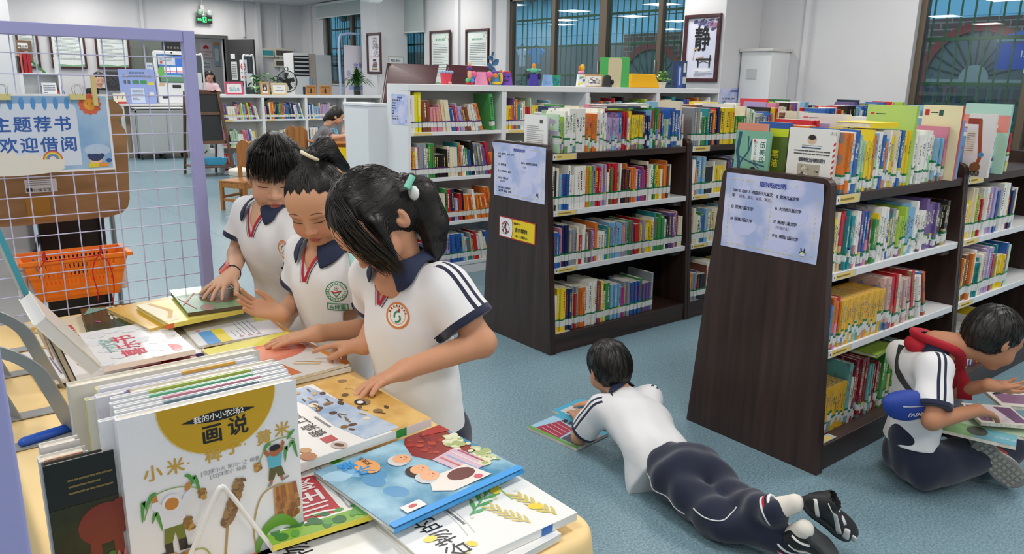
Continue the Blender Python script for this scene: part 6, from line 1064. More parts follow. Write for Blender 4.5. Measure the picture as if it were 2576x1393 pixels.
def d_chuan(b, F, w, h):
	b.rect(F, w*.12, h*.46, w*.56, h*.74, G_('c01f2c')).text(F, w*.135, h*.52, w*.135, '川生硕', G_('f6f2ee'), .0009, True, 1.0, sy=1.35).text(F, w*.58, h*.54, w*.13, '科', G_('3c9a4a'), .0009, True).text(F, w*.71, h*.54, w*.13, '学', G_('2f8f8a'), .0009, True).text(F, w*.84, h*.54, w*.13, '硕', G_('2a3a6a'), .0009, True).text(F, w*.56, h*.8, w*.06, '全新升级新版'.replace('版', '书'), G_('3a4aa0'), .0009, True)
	b.rect(F, 0, 0, w*.1, h, G_('7fae3a'), .0003); b.lines(F, w*.12, h*.42, w*.98, h*.36, 2, G_('9a9a9a'), rnd_, .4); blobs(b, F, w, h, ['3f7a3a', '5a9a44', '2f6a34'], 26, 5, (.02, .05), (.02, .02, .16, .98), .0006)
	for u, v, a in ((.75, .1, .5), (.95, .26, 2.2), (.55, .12, 1.0)): b.shape(F, [(w*u, h*v), (w*(u+.12*math.cos(a)+.05), h*(v+.1*math.sin(a))), (w*(u+.2*math.cos(a)), h*(v+.2*math.sin(a))), (w*(u+.12*math.cos(a)-.06), h*(v+.1*math.sin(a)+.04))], G_('5cb02c'), .0012)
	b.disc(F, w*.2, h*.05, w*.12, h*.06, G_('1e2a1c'), .0011, 12)
flat_book('science magazine with a red title block and green leaves, between fruit book and blue book', (1035, 1262), (912, 1140), (897, 1300), .7795, .0095, 'f0f0ea', d_chuan, 'e8d83a', w=.285, h=.215, soft=True)
def d_wai(b, F, w, h):
	b.rect(F, w*.02, 0, w, h, noisy('watercolour_blue', (70, 140, 176), (168, 208, 226), 14, .22, coat=.35), .0003)
	q = random.Random(6)
	for i in range(8): b.disc(F, w*q.uniform(.35, .95), h*q.uniform(.72, .98), w*.1, h*.06, G_(q.choice(['7fb8dc', 'a8d0e8', '5a98c4'])), .0004+i*.00003, 10, q.random())
	b.shape(F, [(w*.45, h*.04), (w, h*.02), (w, h*.3), (w*.92, h*.36), (w*.72, h*.42), (w*.56, h*.36)], G_('8f2f2a'), .0008); blobs(b, F, w, h, ['a83a30', '7a2622', 'b84a3a'], 30, 8, (.02, .04), (.6, .1, .95, .34), .001)
	blobs(b, F, w, h, ['c8cf9a', 'dfe2b8', 'aab878', 'e8e8cc'], 60, 4, (.02, .05), (.22, .01, .8, .14), .0013); b.shape(F, [(w*.86, h*.0), (w, h*.0), (w, h*.16), (w*.93, h*.2)], G_('b23a30'), .0014)
	b.shape(F, [(w*.22, h*.1), (w*.6, h*.14), (w*.56, h*.36), (w*.24, h*.32)], G_('d8b8c8'), .0016); [b.stroke(F, [(w*.24, h*(.12+.05*k)), (w*.55, h*(.15+.05*k))], .004, G_(c), .0018) for k, c in enumerate(('b04a6a', 'e8d0d0', '8fb0c8', 'c86a5a'))]
	for u, v, hr in ((.72, .5, 'd8d8d8'), (.5, .5, '3a2a24'), (.38, .5, 'cfcfcf')): b.disc(F, w*(u-.005), h*(v+.03), w*.085, h*.07, G_(hr), .002, 14).disc(F, w*u, h*v, w*.07, h*.062, G_('f0b488'), .0022, 14).disc(F, w*(u+.02), h*(v-.005), w*.006, w*.006, G_('3a2420'), .0024, 7).disc(F, w*(u-.02), h*(v-.005), w*.006, w*.006, G_('3a2420'), .0024, 7).stroke(F, [(w*(u-.015), h*(v-.03)), (w*(u+.015), h*(v-.03))], .002, G_('b04a3a'), .0024)
	b.shape(F, [(w*.1, h*.2), (w*.34, h*.24), (w*.36, h*.52), (w*.2, h*.6), (w*.1, h*.5)], G_('ece4dc'), .0019); b.disc(F, w*.25, h*.34, w*.08, h*.1, G_('6a3028'), .0021, 12).disc(F, w*.14, h*.28, w*.03, h*.03, G_('d85a6a'), .0023, 10)
	b.disc(F, w*.8, h*.72, w*.12, h*.075, G_('eaa86a'), .0018, 16).text(F, w*.7, h*.72, w*.13, '外', G_('2f9ae0'), .0022, True).text(F, w*.84, h*.77, w*.13, '婆', G_('2f9ae0'), .0022, True).text(F, w*.8, h*.68, w*.05, '家故居'.replace('居', '事'), G_('4a3020'), .0022)
	b.rect(F, 0, 0, w*.065, h, G_('2f9ae6'), .0025); b.rect(F, w*.08, h*.72, w*.17, h*.86, G_('ece8e4'), .0026).disc(F, w*.13, h*.79, w*.02, h*.03, G_('c84a4a'), .0028, 9)
flat_book('blue watercolour picture book of a grandmother and children, spine bright blue, on the right', (1318, 1180), (1105, 1070), (970, 1264), .790, .007, '5fa8d0', d_wai, '2f9ae6', h=.262, soft=True)
def d_map(b, F, w, h):
	b.rect(F, 0, 0, w, h*.26, noisy('sand_print', (206, 160, 84), (232, 190, 112), 20, .25, coat=.3), .0003); b.shape(F, [(w*.02, h*.2), (w*.98, h*.3), (w*.98, h*.5), (w*.7, h*.44), (w*.3, h*.46), (w*.02, h*.42)], noisy('river_print', (150, 176, 208), (196, 210, 226), 24, .25, coat=.3), .0005)
	q = random.Random(3)
	for i in range(22): u, v = q.uniform(.05, .95), q.uniform(.08, .44); b.disc(F, w*u, h*v, w*q.uniform(.015, .04), h*q.uniform(.012, .03), G_(q.choice(['6a4a30', '4a382c', '8a6a44', '5a6a8a', 'c8a878', 'e8dcc0'])), .0008+i*.00003, 8, q.random()*3)
	for i in range(14): u, v = q.uniform(.1, .9), q.uniform(.1, .44); a = q.uniform(-.4, .4)+.2; b.stroke(F, [(w*u, h*v), (w*(u+.06*math.cos(a)), h*(v+.06*math.sin(a)))], .003, G_(q.choice(['8a6a3a', 'c89a4a', '5a4a3a'])), .0016)
	b.disc(F, w*.5, h*.17, w*.06, h*.04, G_('8a7048'), .0017, 12).disc(F, w*.5, h*.19, w*.05, h*.03, G_('16141a'), .0018, 12).disc(F, w*.5, h*.19, w*.025, h*.02, G_('f0ece4'), .0019, 10)
	b.text(F, w*.22, h*.54, w*.105, '餐桌上的历程', G_('36322e'), .0012, False, .98); b.rect(F, w*.12, h*.53, w*.2, h*.6, G_('c05a5a'), .0009).lines(F, w*.3, h*.5, w*.5, h*.47, 1, G_('8a8a8a'), rnd_, .5)
	for u, v, r, c in ((.05, .56, .05, 'c8b8b0'), (.12, .72, .035, 'c89a6a'), (.04, .74, .05, 'b87a4a'), (.14, .86, .06, 'c8a878'), (.05, .95, .05, 'c8687a'), (.9, .78, .02, 'd8a060'), (.93, .72, .02, 'd8a060'), (.8, .7, .03, '4a3430'), (.76, .66, .02, 'e8dcd0')): b.disc(F, w*u, h*v, w*r*1.1, w*r*.9, G_(c), .0009+r*.003, 12, u*4)
	b.disc(F, w*.05, h*.56, w*.035, w*.018, G_('6a4a34'), .0014, 10, .4); [b.disc(F, w*(.13+.02*math.cos(k)), h*(.86+.02*math.sin(k)), w*.014, w*.012, G_('f2ede4'), .0014, 9) for k in range(6)]
	b.shape(F, [(w*.3, h*.72), (w*.66, h*.72), (w*.7, h*.95), (w*.3, h*.95)], G_('5f6f58'), .001); b.shape(F, [(w*.3, h*.7), (w*.5, h*.7), (w*.42, h*.82), (w*.28, h*.8)], G_('88b4c8'), .0013); blobs(b, F, w, h, ['c86a5a', 'd88a74', 'e0a090', 'b8504a'], 26, 2, (.018, .026), (.34, .74, .5, .9), .0016); [b.stroke(F, [(w*.58, h*(.74+.04*k)), (w*.68, h*(.75+.04*k))], .003, G_('3f4a3e'), .0018) for k in range(5)]
flat_book('large cream and sand river-scene book about food, under the hand of the ponytail girl', (1085, 1052), (886, 945), (748, 1158), .7975, .016, 'f2f0ec', d_map, 'eeeeea', w=.29, h=.33, sd=sp_('餐桌上的历程', .42, '303034', .011, '2f9a4a', .17))
def d_m1(b, F, w, h):
	b.rect(F, 0, 0, w, h, G_('e6e8ee'), .0003).rect(F, 0, h*.75, w*.4, h*.9, G_('5aa0dc'), .0006).rect(F, 0, h*.62, w*.42, h*.75, G_('ecd84a'), .0006).shape(F, [(w*.45, h*.0), (w*.9, h*.02), (w*.9, h*.16), (w*.45, h*.2)], G_('ece04a'), .0006).rect(F, .0, 0, w*.96, h*.03, G_('f0962c'), .0007)
	b.disc(F, w*.85, h*.6, w*.09, h*.12, G_('eec8cc'), .0006, 14).disc(F, w*.8, h*.66, w*.05, h*.06, G_('e09aa4'), .0007, 12).disc(F, w*.95, h*.12, w*.04, h*.05, G_('e88a74'), .0008, 12).lines(F, w*.1, h*.58, w*.55, h*.26, 6, G_('8c94a0'), rnd_, .2); [b.ring(F, w*.08, h*(.3+.1*k), .004, .006, G_('c85a5a'), .0008, 10) for k in range(3)]
	b.disc(F, w*.45, h*.88, w*.03, h*.03, G_('e08ab0'), .0008, 8)
def d_m2(b, F, w, h):
	b.rect(F, 0, 0, w, h, G_('f0eee8'), .0003).rect(F, w*.74, 0, w, h, G_('e6dc5a'), .0005).lines(F, w*.97, h*.2, w*.8, h*.8, 2, G_('8a7a2a'), rnd_, .2); b.disc(F, w*.6, h*.5, w*.2, h*.42, G_('ec8a70'), .0007, 20).disc(F, w*.62, h*.5, w*.15, h*.36, G_('f09c80'), .0008, 20)
	b.shape(F, [(w*.06, h*.5), (w*.36, h*.55), (w*.4, h*.98), (w*.06, h*.98)], G_('e87a3c'), .0008); blobs(b, F, w, h, ['f0b04a', 'c8483a', 'f4d07a', '8a3a2a', 'f0f0e8'], 14, 6, (.03, .06), (.08, .55, .36, .95), .001); b.rect(F, 0, 0, w*.9, h*.06, G_('f0962c'), .0009).stroke(F, [(w*.16, h*.2), (w*.3, h*.4)], .003, G_('e0b85a'), .001).stroke(F, [(w*.13, h*.24), (w*.26, h*.45)], .003, G_('e0b85a'), .001)
def open_mag(lab, A, B, C, D2, z, th, d1, d2):
	"""A near-right end of the fold, C left end of the fold, B far-right corner, D2 near-right corner"""
	t = thing('open_magazine', lab, 'magazine', PZ(*A, z))
	for nm, X, dec, s in (('far_page', B, d1, 1), ('near_page', D2, d2, -1)):
		a, c, x = PZ(*A, z), PZ(*C, z), PZ(*X, z); yv = c-a; b = MB()
		if s > 0: F = Fr(a, x-a, yv); w = np.linalg.norm(x-a); h = float(np.dot(yv, F.y))
		else: F = Fr(x, a-x, yv); w = np.linalg.norm(x-a); h = float(np.dot(yv, F.y))
		b.box((0, 0, -th), (w, h, 0), PAGES, F); dec(b, F, w, h); b.build(nm, t)
	return t
flat_book('white book with a dark blue page edge under the open magazine', (520, 885), (468, 806), (455, 895), .7525, .0125, 'eceae6', None, '3a4a8a', w=.26, h=.2)
open_mag('open cookery magazine with white, yellow and salmon pages between the girls\' hands', (722, 833), (642, 770), (512, 884), (880, 914), .7725, .006, d_m1, d_m2)
flat_book('thin white picture book lying under the near page of the open magazine', (884, 922), (790, 862), (700, 962), .7525, .012, 'f0f0ee', None, 'e8e8e6', w=.24, h=.26)
def d_cream(b, F, w, h):
	b.rect(F, w*.02, h*.02, w*.98, h*.98, G_('efe6c6'), .0003); q = random.Random(5)
	for k in range(9): a = 2.4+.28*k; b.shape(F, [(w*.5, h*.36), (w*(.5+.4*math.cos(a+.08)), h*(.36+.34*math.sin(a+.08))), (w*(.5+.46*math.cos(a)), h*(.36+.4*math.sin(a))), (w*(.5+.4*math.cos(a-.08)), h*(.36+.34*math.sin(a-.08)))], G_('b8784a'), .0006+k*.00004)
	blobs(b, F, w, h, ['e0a040', '9cb070', 'c8c07a', 'e0b86a'], 18, 4, (.02, .04), (.15, .6, .9, .95), .001); b.text(F, w*.2, h*.64, w*.18, '秋天喜', G_('d8505a'), .0014, True)
flat_book('cream autumn picture book with brown leaves at the far left of the table', (425, 838), (345, 770), (214, 880), .7525, .0105, 'ece4c4', d_cream, h=.30)
def d_kids(b, F, w, h):
	b.rect(F, w*.02, h*.02, w*.98, h*.98, G_('f0eeec'), .0003); blobs(b, F, w, h, ['c89a5a', '4a5a8a', 'e0c04a', 'd05a4a', '3a2a26', 'e8b890', '8a7ab0'], 42, 8, (.03, .06), (.1, .2, .85, .6), .0008); b.ring(F, w*.75, h*.62, .014, .017, G_('a8875a'), .0016, 14).stroke(F, [(w*.7, h*.56), (w*.6, h*.48)], .003, G_('a8875a'), .0016); b.lines(F, w*.15, h*.82, w*.7, h*.74, 2, G_('8a7aa0'), rnd_).text(F, w*.3, h*.84, w*.1, '老鹰捉小鸡', G_('a04a8a'), .001)
flat_book('white picture book with a crowd of playing children, behind the leaning white book', (405, 902), (332, 838), (262, 940), .763, .01, 'ecebe8', d_kids, h=.25)
def d_pink(b, F, w, h): b.text(F, w*.12, h*.5, w*.2, '喜乐书', G_('d0405a'), .0008, True).text(F, w*.3, h*.72, w*.13, '小红花', G_('9ac8c0'), .0008, True); b.disc(F, w*.14, h*.22, w*.11, h*.12, G_('d0404a'), .0008, 14, 0, 3.14, 6.28).lines(F, w*.3, h*.86, w*.7, h*.8, 1, G_('9a9aa0'), rnd_); blobs(b, F, w, h, ['e0e4e8', 'e8ecee'], 40, 3, (.04, .08), wz=.0003)
flat_book('small white book with pink lettering and half watermelon beside the open magazine', (492, 878), (408, 804), (374, 894), .7735, .013, 'f0f2f2', d_pink, 'ece8e6', h=.2, sd=sp_('喜乐丛书的小红花', .1, '4a3a4a', .008))
def d_red(b, F, w, h): b.disc(F, w*.55, h*.42, w*.16, h*.14, G_('3a7ab0'), .0006, 16).disc(F, w*.52, h*.42, w*.07, h*.06, G_('20242c'), .0008, 12).shape(F, [(w*.05, h*.5), (w*.4, h*.6), (w*.3, h*.98), (w*.05, h*.98)], G_('e8e4e0'), .0006).rect(F, w*.75, h*.15, w*.9, h*.35, G_('e8dcd8'), .0006)
flat_book('red picture book with a blue round creature, half covered by the standing books', (505, 905), (470, 876), (290, 950), .7525, .01, 'b8202c', d_red, w=.2, h=.27)
def d_green(b, F, w, h): b.text(F, w*.35, h*.5, w*.2, '西游记', G_('e4e0d0'), .0008, True).text(F, w*.2, h*.28, w*.2, '团圆'.replace('圆', '书'), G_('e4e0d0'), .0008, True); b.shape(F, [(w*.9, h*.6), (w*.98, h*.9), (w*.7, h*.98), (w*.85, h*.7)], G_('7ab0a0'), .0006); blobs(b, F, w, h, ['9ac83a', '5a8a3a', 'd0e0e0', '6ab0b0'], 12, 5, (.03, .05), (.05, .02, .9, .2), .0007); b.disc(F, w*.35, h*.85, w*.05, h*.02, G_('c04aa0'), .0008, 8, .6)
flat_book('dark green picture book with cream lettering on the cream autumn book', (432, 806), (400, 758), (266, 822), .7635, .019, '23402c', d_green, '2a8a3a', w=.235, h=.2, sd=sp_('西游记团书', .1, 'd8e8d8', .01))
flat_book('yellow hardback lying on the dark green book', (560, 786), (446, 741), (372, 800), .783, .011, 'dcae38', lambda b, F, w, h: b.text(F, w*.3, h*.36, w*.09, '小小故事', G_('6a4a1a'), .0008), 'd8b04a', h=.2)
flat_book('yellow and cream storybook with an orange spine tip, under the green brown book', (612, 777), (520, 735), (458, 786), .7945, .0125, 'ecdc6a', lambda b, F, w, h: b.rect(F, w*.1, h*.8, w, h, G_('f0e8c8')).stroke(F, [(w*.2, h*.9), (w*.5, h*.75), (w*.95, h*.85)], .012, G_('d8a83a'), .0006), 'e8d45a', h=.2, sd=sp_('三毛流浪记', .35, '7a3a1a', .011, 'e06a2a', .94))
flat_book('green and brown hardback with a barcode under the leftmost girl\'s hand', (652, 762), (612, 728), (480, 776), .8075, .0105, '4a8a58', lambda b, F, w, h: b.disc(F, w*.52, h*.42, w*.3, h*.28, G_('6a4a32'), .0006, 18).disc(F, w*.1, h*.7, w*.12, h*.1, G_('8a5a3a'), .0006, 12).disc(F, w*.15, h*.15, w*.16, h*.12, G_('8a5a3a'), .0006, 12).text(F, w*.42, h*.36, w*.14, '百科书', G_('d8b84a'), .001).rect(F, w*.72, h*.1, w*.86, h*.3, G_('e8e8e4'), .0012).lines(F, w*.74, h*.28, w*.84, h*.12, 4, INK, rnd_, .6, .0015).stroke(F, [(w*.3, h*.98), (w*.75, h*.7)], .004, G_('c8504a'), .0009).stroke(F, [(w*.1, h*.85), (w*.6, h*.98)], .003, G_('c8504a'), .0009), '5a4a34', w=.26, h=.185, sd=sp_('百科全书', .2, 'd8c8a0', .008))
def stand_book(lab, x0, x1, y0, y1, z1, col, deco=None, spine=None, z0=TZ+.003, top=None, yaw=0., kind='standing_book'):
	c = V((x0+x1)/2, y0, z0); F = Fr((x0, y0, z0), (math.cos(yaw), math.sin(yaw), 0), (0, 0, 1)); w, h, th = x1-x0, z1-z0, y1-y0; t = thing(kind, lab, 'picture book', F.o); k = .0022; m = M(col, .25, coat=.3); s_ = M(spine or col, .25, coat=.3); b = MB()
	b.box((0, 0, -k), (w, h, 0), m, F).box((0, 0, -th), (w, h, -th+k), m, F).box((-.0004, .0003, -th+.0003), (k, h-.0003, -.0003), s_, F)
	if top: b.box((w*top[1], h-.004, -k-.0003), (w*top[2], h+.0006, .0004), G_(top[0]), F)
	if deco: deco(b, F, w, h)
	b.build('cover', t); MB().box((k, .003, -th+k), (w-.004, h-.003, -k), PAGES if th > .006 else M('eceae4', .6), F).build('page_block', t); return t
def d_hua(b, F, w, h):
	O = G_('c9a016'); K_ = G_('17171a'); R = w*.335; cu, cv = w*.53, h*1.0
	pts = [(cu+R*math.cos(q), cv+R*1.0*math.sin(q)) for q in np.linspace(math.pi, 2*math.pi, 30)]; b.shape(F, pts, O, .0006).stroke(F, [(p[0], p[1]) for p in pts], .0012, G_('e0c878'), .0007)
	e = [(w*(.32+.42*k/12), h*(.905+.028*math.sin(math.pi*k/12)-.0*k)) for k in range(13)]+[(w*(.74-.42*k/12), h*(.905-.028*math.sin(math.pi*k/12))) for k in range(1, 12)]; b.shape(F, e, K_, .0009).text(F, w*.53, h*.893, w*.044, '我的小小农场2', G_('f4f2ea'), .0012, True, 1.0, 'c')
	b.text(F, w*.42, h*.775, w*.125, '画', K_, .0011, True).text(F, w*.57, h*.785, w*.125, '说', K_, .0011, True)
	Y = G_('c8a23c')
	for k, (ch, u, v, s) in enumerate((('小', .1, .655, .1), ('米', .22, .66, .1), ('·', .33, .665, .08), ('稗', .43, .665, .1), ('子', .545, .68, .1), ('·', .655, .685, .08), ('黄', .73, .685, .1), ('米', .845, .705, .1))): b.text(F, w*u, h*v, w*s, ch, Y, .0009, True)
	b.text(F, w*.4, h*.6, w*.03, '[日]家小夫 家川一也 编著'.replace('夫', '大').replace('也', '之'), G_('8a8a90'), .0009).text(F, w*.45, h*.57, w*.03, '[日]海图小 绘画'.replace('海', '洋'), G_('8a8a90'), .0009)
	def grain(u, v, ru, rv, rot, col, sd): b.disc(F, w*u, h*v, w*ru, h*rv, G_(col), .0012, 14, rot); q = random.Random(sd); [b.disc(F, w*(u+ru*.8*q.uniform(-1, 1)*math.cos(rot)-rv*q.uniform(-.7, .7)*math.sin(rot)), h*(v+ru*.8*q.uniform(-1, 1)*math.sin(rot)+rv*q.uniform(-.7, .7)), w*.016, h*.012, G_(q.choice(['c89a50', 'a8783a', '8a6a3a'])), .0014+i*.00001, 7) for i in range(22)]
	# farmer with white scarf (left)
	fig = lambda p, c, z=.0016: b.shape(F, [(w*x, h*y) for x, y in p], G_(c), z)
	b.disc(F, w*.23, h*.5, w*.055, h*.05, G_('e8eaf0'), .0015, 14).disc(F, w*.23, h*.497, w*.038, h*.034, G_('c8843a'), .0018, 14); fig([(.15, .475), (.31, .48), (.29, .37), (.17, .37)], 'e4e8f2', .0014); fig([(.15, .475), (.12, .5), (.13, .535), (.16, .53), (.2, .47)], 'e4e8f2', .0015); fig([(.31, .48), (.345, .52), (.335, .55), (.3, .53), (.27, .47)], 'e4e8f2', .0015); fig([(.13, .53), (.16, .53), (.155, .565), (.13, .56)], 'c8843a', .0017); fig([(.305, .545), (.335, .55), (.34, .59), (.315, .585)], 'c8843a', .0017)
	fig([(.18, .37), (.28, .37), (.29, .29), (.245, .29), (.235, .34), (.215, .285), (.17, .285)], '6f7a2e'); fig([(.17, .285), (.215, .285), (.215, .225), (.13, .22), (.14, .235), (.175, .24)], '23242a'); fig([(.245, .29), (.29, .29), (.295, .24), (.33, .235), (.33, .22), (.25, .225)], '23242a')
	b.stroke(F, smooth_path([(w*.08, h*.45), (w*.14, h*.56), (w*.25, h*.58), (w*.36, h*.55), (w*.4, h*.5)], 5), .0016, G_('8fae6a'), .0013); [b.stroke(F, smooth_path([(w*a, h*c), (w*(a+d*.5), h*(c+.05)), (w*(a+d), h*e)], 5), .005, G_('4f9a44'), .0015, True) for a, c, d, e in ((.1, .52, .06, .58), (.1, .5, -.03, .44), (.12, .42, .05, .36), (.36, .57, -.05, .63), (.34, .56, .05, .5))]
	grain(.4, .5, .014, .035, .1, 'c08a44', 1); grain(.31, .36, .02, .045, .3, 'c89038', 2); grain(.24, .165, .1, .03, .5, 'b88a44', 3); b.stroke(F, smooth_path([(w*.3, h*.2), (w*.38, h*.19), (w*.42, h*.13)], 5), .002, G_('a8b060'), .0013)
	# boy in blue (right)
	b.disc(F, w*.84, h*.625, w*.034, h*.032, G_('b0683e'), .0018, 14).disc(F, w*.84, h*.645, w*.036, h*.018, G_('1c1a1c'), .002, 12); fig([(.79, .6), (.885, .61), (.875, .53), (.8, .53)], '5fb8d0'); fig([(.79, .6), (.77, .63), (.785, .65), (.81, .61)], 'b0683e', .0014); fig([(.885, .61), (.905, .66), (.89, .68), (.865, .61)], 'b0683e', .0014); fig([(.8, .53), (.875, .53), (.895, .47), (.85, .47), (.84, .5), (.825, .46), (.79, .46)], '5a5a30'); fig([(.8, .46), (.82, .46), (.81, .43), (.795, .43)], 'b0683e', .0015); fig([(.86, .47), (.88, .47), (.89, .44), (.875, .435)], 'b0683e', .0015); fig([(.78, .42), (.81, .43), (.81, .44), (.79, .44)], '8a8a94', .0017); fig([(.87, .435), (.92, .45), (.92, .46), (.88, .45)], '8a8a94', .0017)
	b.stroke(F, smooth_path([(w*.74, h*.58), (w*.8, h*.67), (w*.9, h*.69), (w*.97, h*.66)], 5), .0016, G_('8fae6a'), .0013); [b.stroke(F, smooth_path([(w*a, h*c), (w*(a+d*.5), h*(c+.03)), (w*(a+d), h*e)], 5), .005, G_('4f9a44'), .0015, True) for a, c, d, e in ((.92, .67, .05, .72), (.93, .62, .05, .55), (.92, .6, -.02, .54), (.77, .64, .05, .67))]; grain(.73, .56, .012, .025, .3, 'a8683a', 4)
	# ears of millet
	for i in range(34): q = i/33; b.disc(F, w*(.53+.09*q+.02*math.sin(i*2.4)), h*(.3+.22*q), w*(.035*(1-q)+.01), h*.02, G_(['8a6a44', 'a07c50', '745634'][i % 3]), .0013+i*.00001, 9, 1)
	b.stroke(F, [(w*.53, h*.3), (w*.5, h*.1), (w*.47, 0)], .003, G_('b0904a'), .0012); b.stroke(F, smooth_path([(w*.7, 0), (w*.68, h*.2), (w*.74, h*.38), (w*.86, h*.42), (w*.93, h*.38)], 6), .0022, G_('b89a54'), .0012)
	q = random.Random(12); [b.stroke(F, [(w*(.83+.015*k), h*.41), (w*(.83+.017*k), h*(.22+.03*q.random()))], .006, G_(q.choice(['b4783a', '9a6030', 'c88c4a'])), .0014) for k in range(9)]; [b.disc(F, w*q.uniform(.83, .97), h*q.uniform(.2, .34), w*.014, h*.02, G_(q.choice(['a86c34', '8a5228', 'bc8040'])), .0016, 8) for _ in range(40)]
	b.shape(F, [(w*x, h*y) for x, y in smooth_path([(.68, .1), (.74, .2), (.84, .245), (.94, .18), (.99, .08), (.9, .16), (.8, .17), (.74, .12), (.68, .02)], 4)], G_('6fa83a'), .0017); b.shape(F, [(w*x, h*y) for x, y in ((.6, 0), (.7, .06), (.8, .0))], G_('5a9a30'), .0017)
stand_book('front white picture book with an ochre half circle and two farm figures, facing us', .160, .389, .968, .985, 1.012, 'eceef2', d_hua, 'e8eaee')
W0 = 'e9ebee'
for (x0, x1, y0, y1, z1, tp, lab) in ((.145, .385, .990, .999, 1.006, ('b8b070', .3, .8), 'white standing book with a khaki top edge, just behind the front farm book'), (.166, .395, 1.003, 1.012, 1.008, ('8098a4', .25, .8), 'white standing book with a slate blue top edge in the rack'), (.168, .398, 1.017, 1.025, 1.009, ('e0a0b0', .25, .82), 'white standing book with a pink top edge in the rack'), (.166, .398, 1.030, 1.038, 1.010, ('7cc8a0', .2, .8), 'white standing book with a mint green top edge in the rack'), (.170, .398, 1.043, 1.052, 1.012, ('b8c860', .2, .8), 'white standing book with a lime top edge in the rack')): stand_book(lab, x0, x1, y0, y1, z1, W0, None, 'e4e6ea', top=tp)
stand_book('cream standing book with a dark red patterned spine strip in the rack', .196, .402, 1.058, 1.082, 1.006, 'dcd9ce', None, '6a2430', top=('8a2a34', 0, .35)); stand_book('white standing book with a periwinkle top edge in the rack', .160, .385, 1.088, 1.104, 1.0, 'e4e6f0', None, 'dcdce6', top=('96a0e0', .15, .8)); stand_book('white standing book with a violet and orange top edge in the rack', .164, .386, 1.109, 1.122, 1.004, 'e8e8ee', None, 'e6d85a', top=('e8b24a', .5, .85)); stand_book('thin white standing book with a yellow spine edge in the rack', .152, .37, 1.126, 1.138, .985, 'e6e8ea', None, 'd8cc4a'); stand_book('large worn cream standing book at the back of the rack', .137, .405, 1.150, 1.172, 1.0, 'dcd8cc', None, 'd0ccc0')
WR = M('eeeeec', .25, coat=.3); t = thing('wire_rack', 'white wire book rack holding the row of standing picture books', 'rack', (.27, 1.06, TZ)); b = MB(); wy = .956
b.tube(smooth_path([(.20, wy, TZ+.004), (.262, wy-.004, TZ+.13), (.272, wy-.004, TZ+.14), (.282, wy-.004, TZ+.13), (.345, wy, TZ+.004)], 6), .0032, WR, 8); b.build('end_loop', t, smooth=True); b = MB(); b.tube(smooth_path([(.20, 1.19, TZ+.004), (.262, 1.19, TZ+.13), (.272, 1.19, TZ+.14), (.282, 1.19, TZ+.13), (.345, 1.19, TZ+.004)], 6), .0032, WR, 8)
b.build('end_loop', t, smooth=True); b = MB(); [b.tube([(x, wy, TZ+.0036), (x, 1.19, TZ+.0036)], .0022, WR, 6) for x in (.20, .345)]; b.build('base_wire', t)
def d_bear(b, F, w, h):
	b.rect(F, 0, 0, w, h*.72, noisy('dark_meadow', (22, 30, 18), (44, 52, 30), 20, .3), .0004).lines(F, w*.3, h*.9, w*.95, h*.78, 3, G_('7a6a3a'), rnd_, .3); R = G_('7a2a20'); b.disc(F, w*.75, h*.56, w*.4, h*.13, R, .0008, 18, .3).disc(F, w*1.0, h*.6, w*.18, h*.1, R, .0009, 14).rect(F, w*.5, h*.34, w*.66, h*.52, R, .0009).rect(F, w*.85, h*.34, w*1.0, h*.5, R, .0009); b.disc(F, w*.95, h*.2, w*.14, h*.08, G_('c8707c'), .001, 14).disc(F, w*.9, h*.3, w*.03, h*.06, G_('c8707c'), .001, 10).disc(F, w*1.0, h*.3, w*.03, h*.06, G_('c8707c'), .001, 10).disc(F, w*.8, h*.35, w*.06, h*.02, G_('3a7a34'), .001, 10)
stand_book('black picture book with a dark red bear and pink rabbit at the near left', .080, .156, .985, .997, .968, '14130f', d_bear, '2a2a28'); stand_book('white standing book left of the rack, behind the black bear book', .081, .134, 1.03, 1.05, .955, 'e8e6e2', None, 'e0dcd6', top=('d8a888', .1, .9)); stand_book('second white standing book behind the black bear book', .086, .130, 1.055, 1.072, .962, 'e4e2de', None, 'dcd8d2')
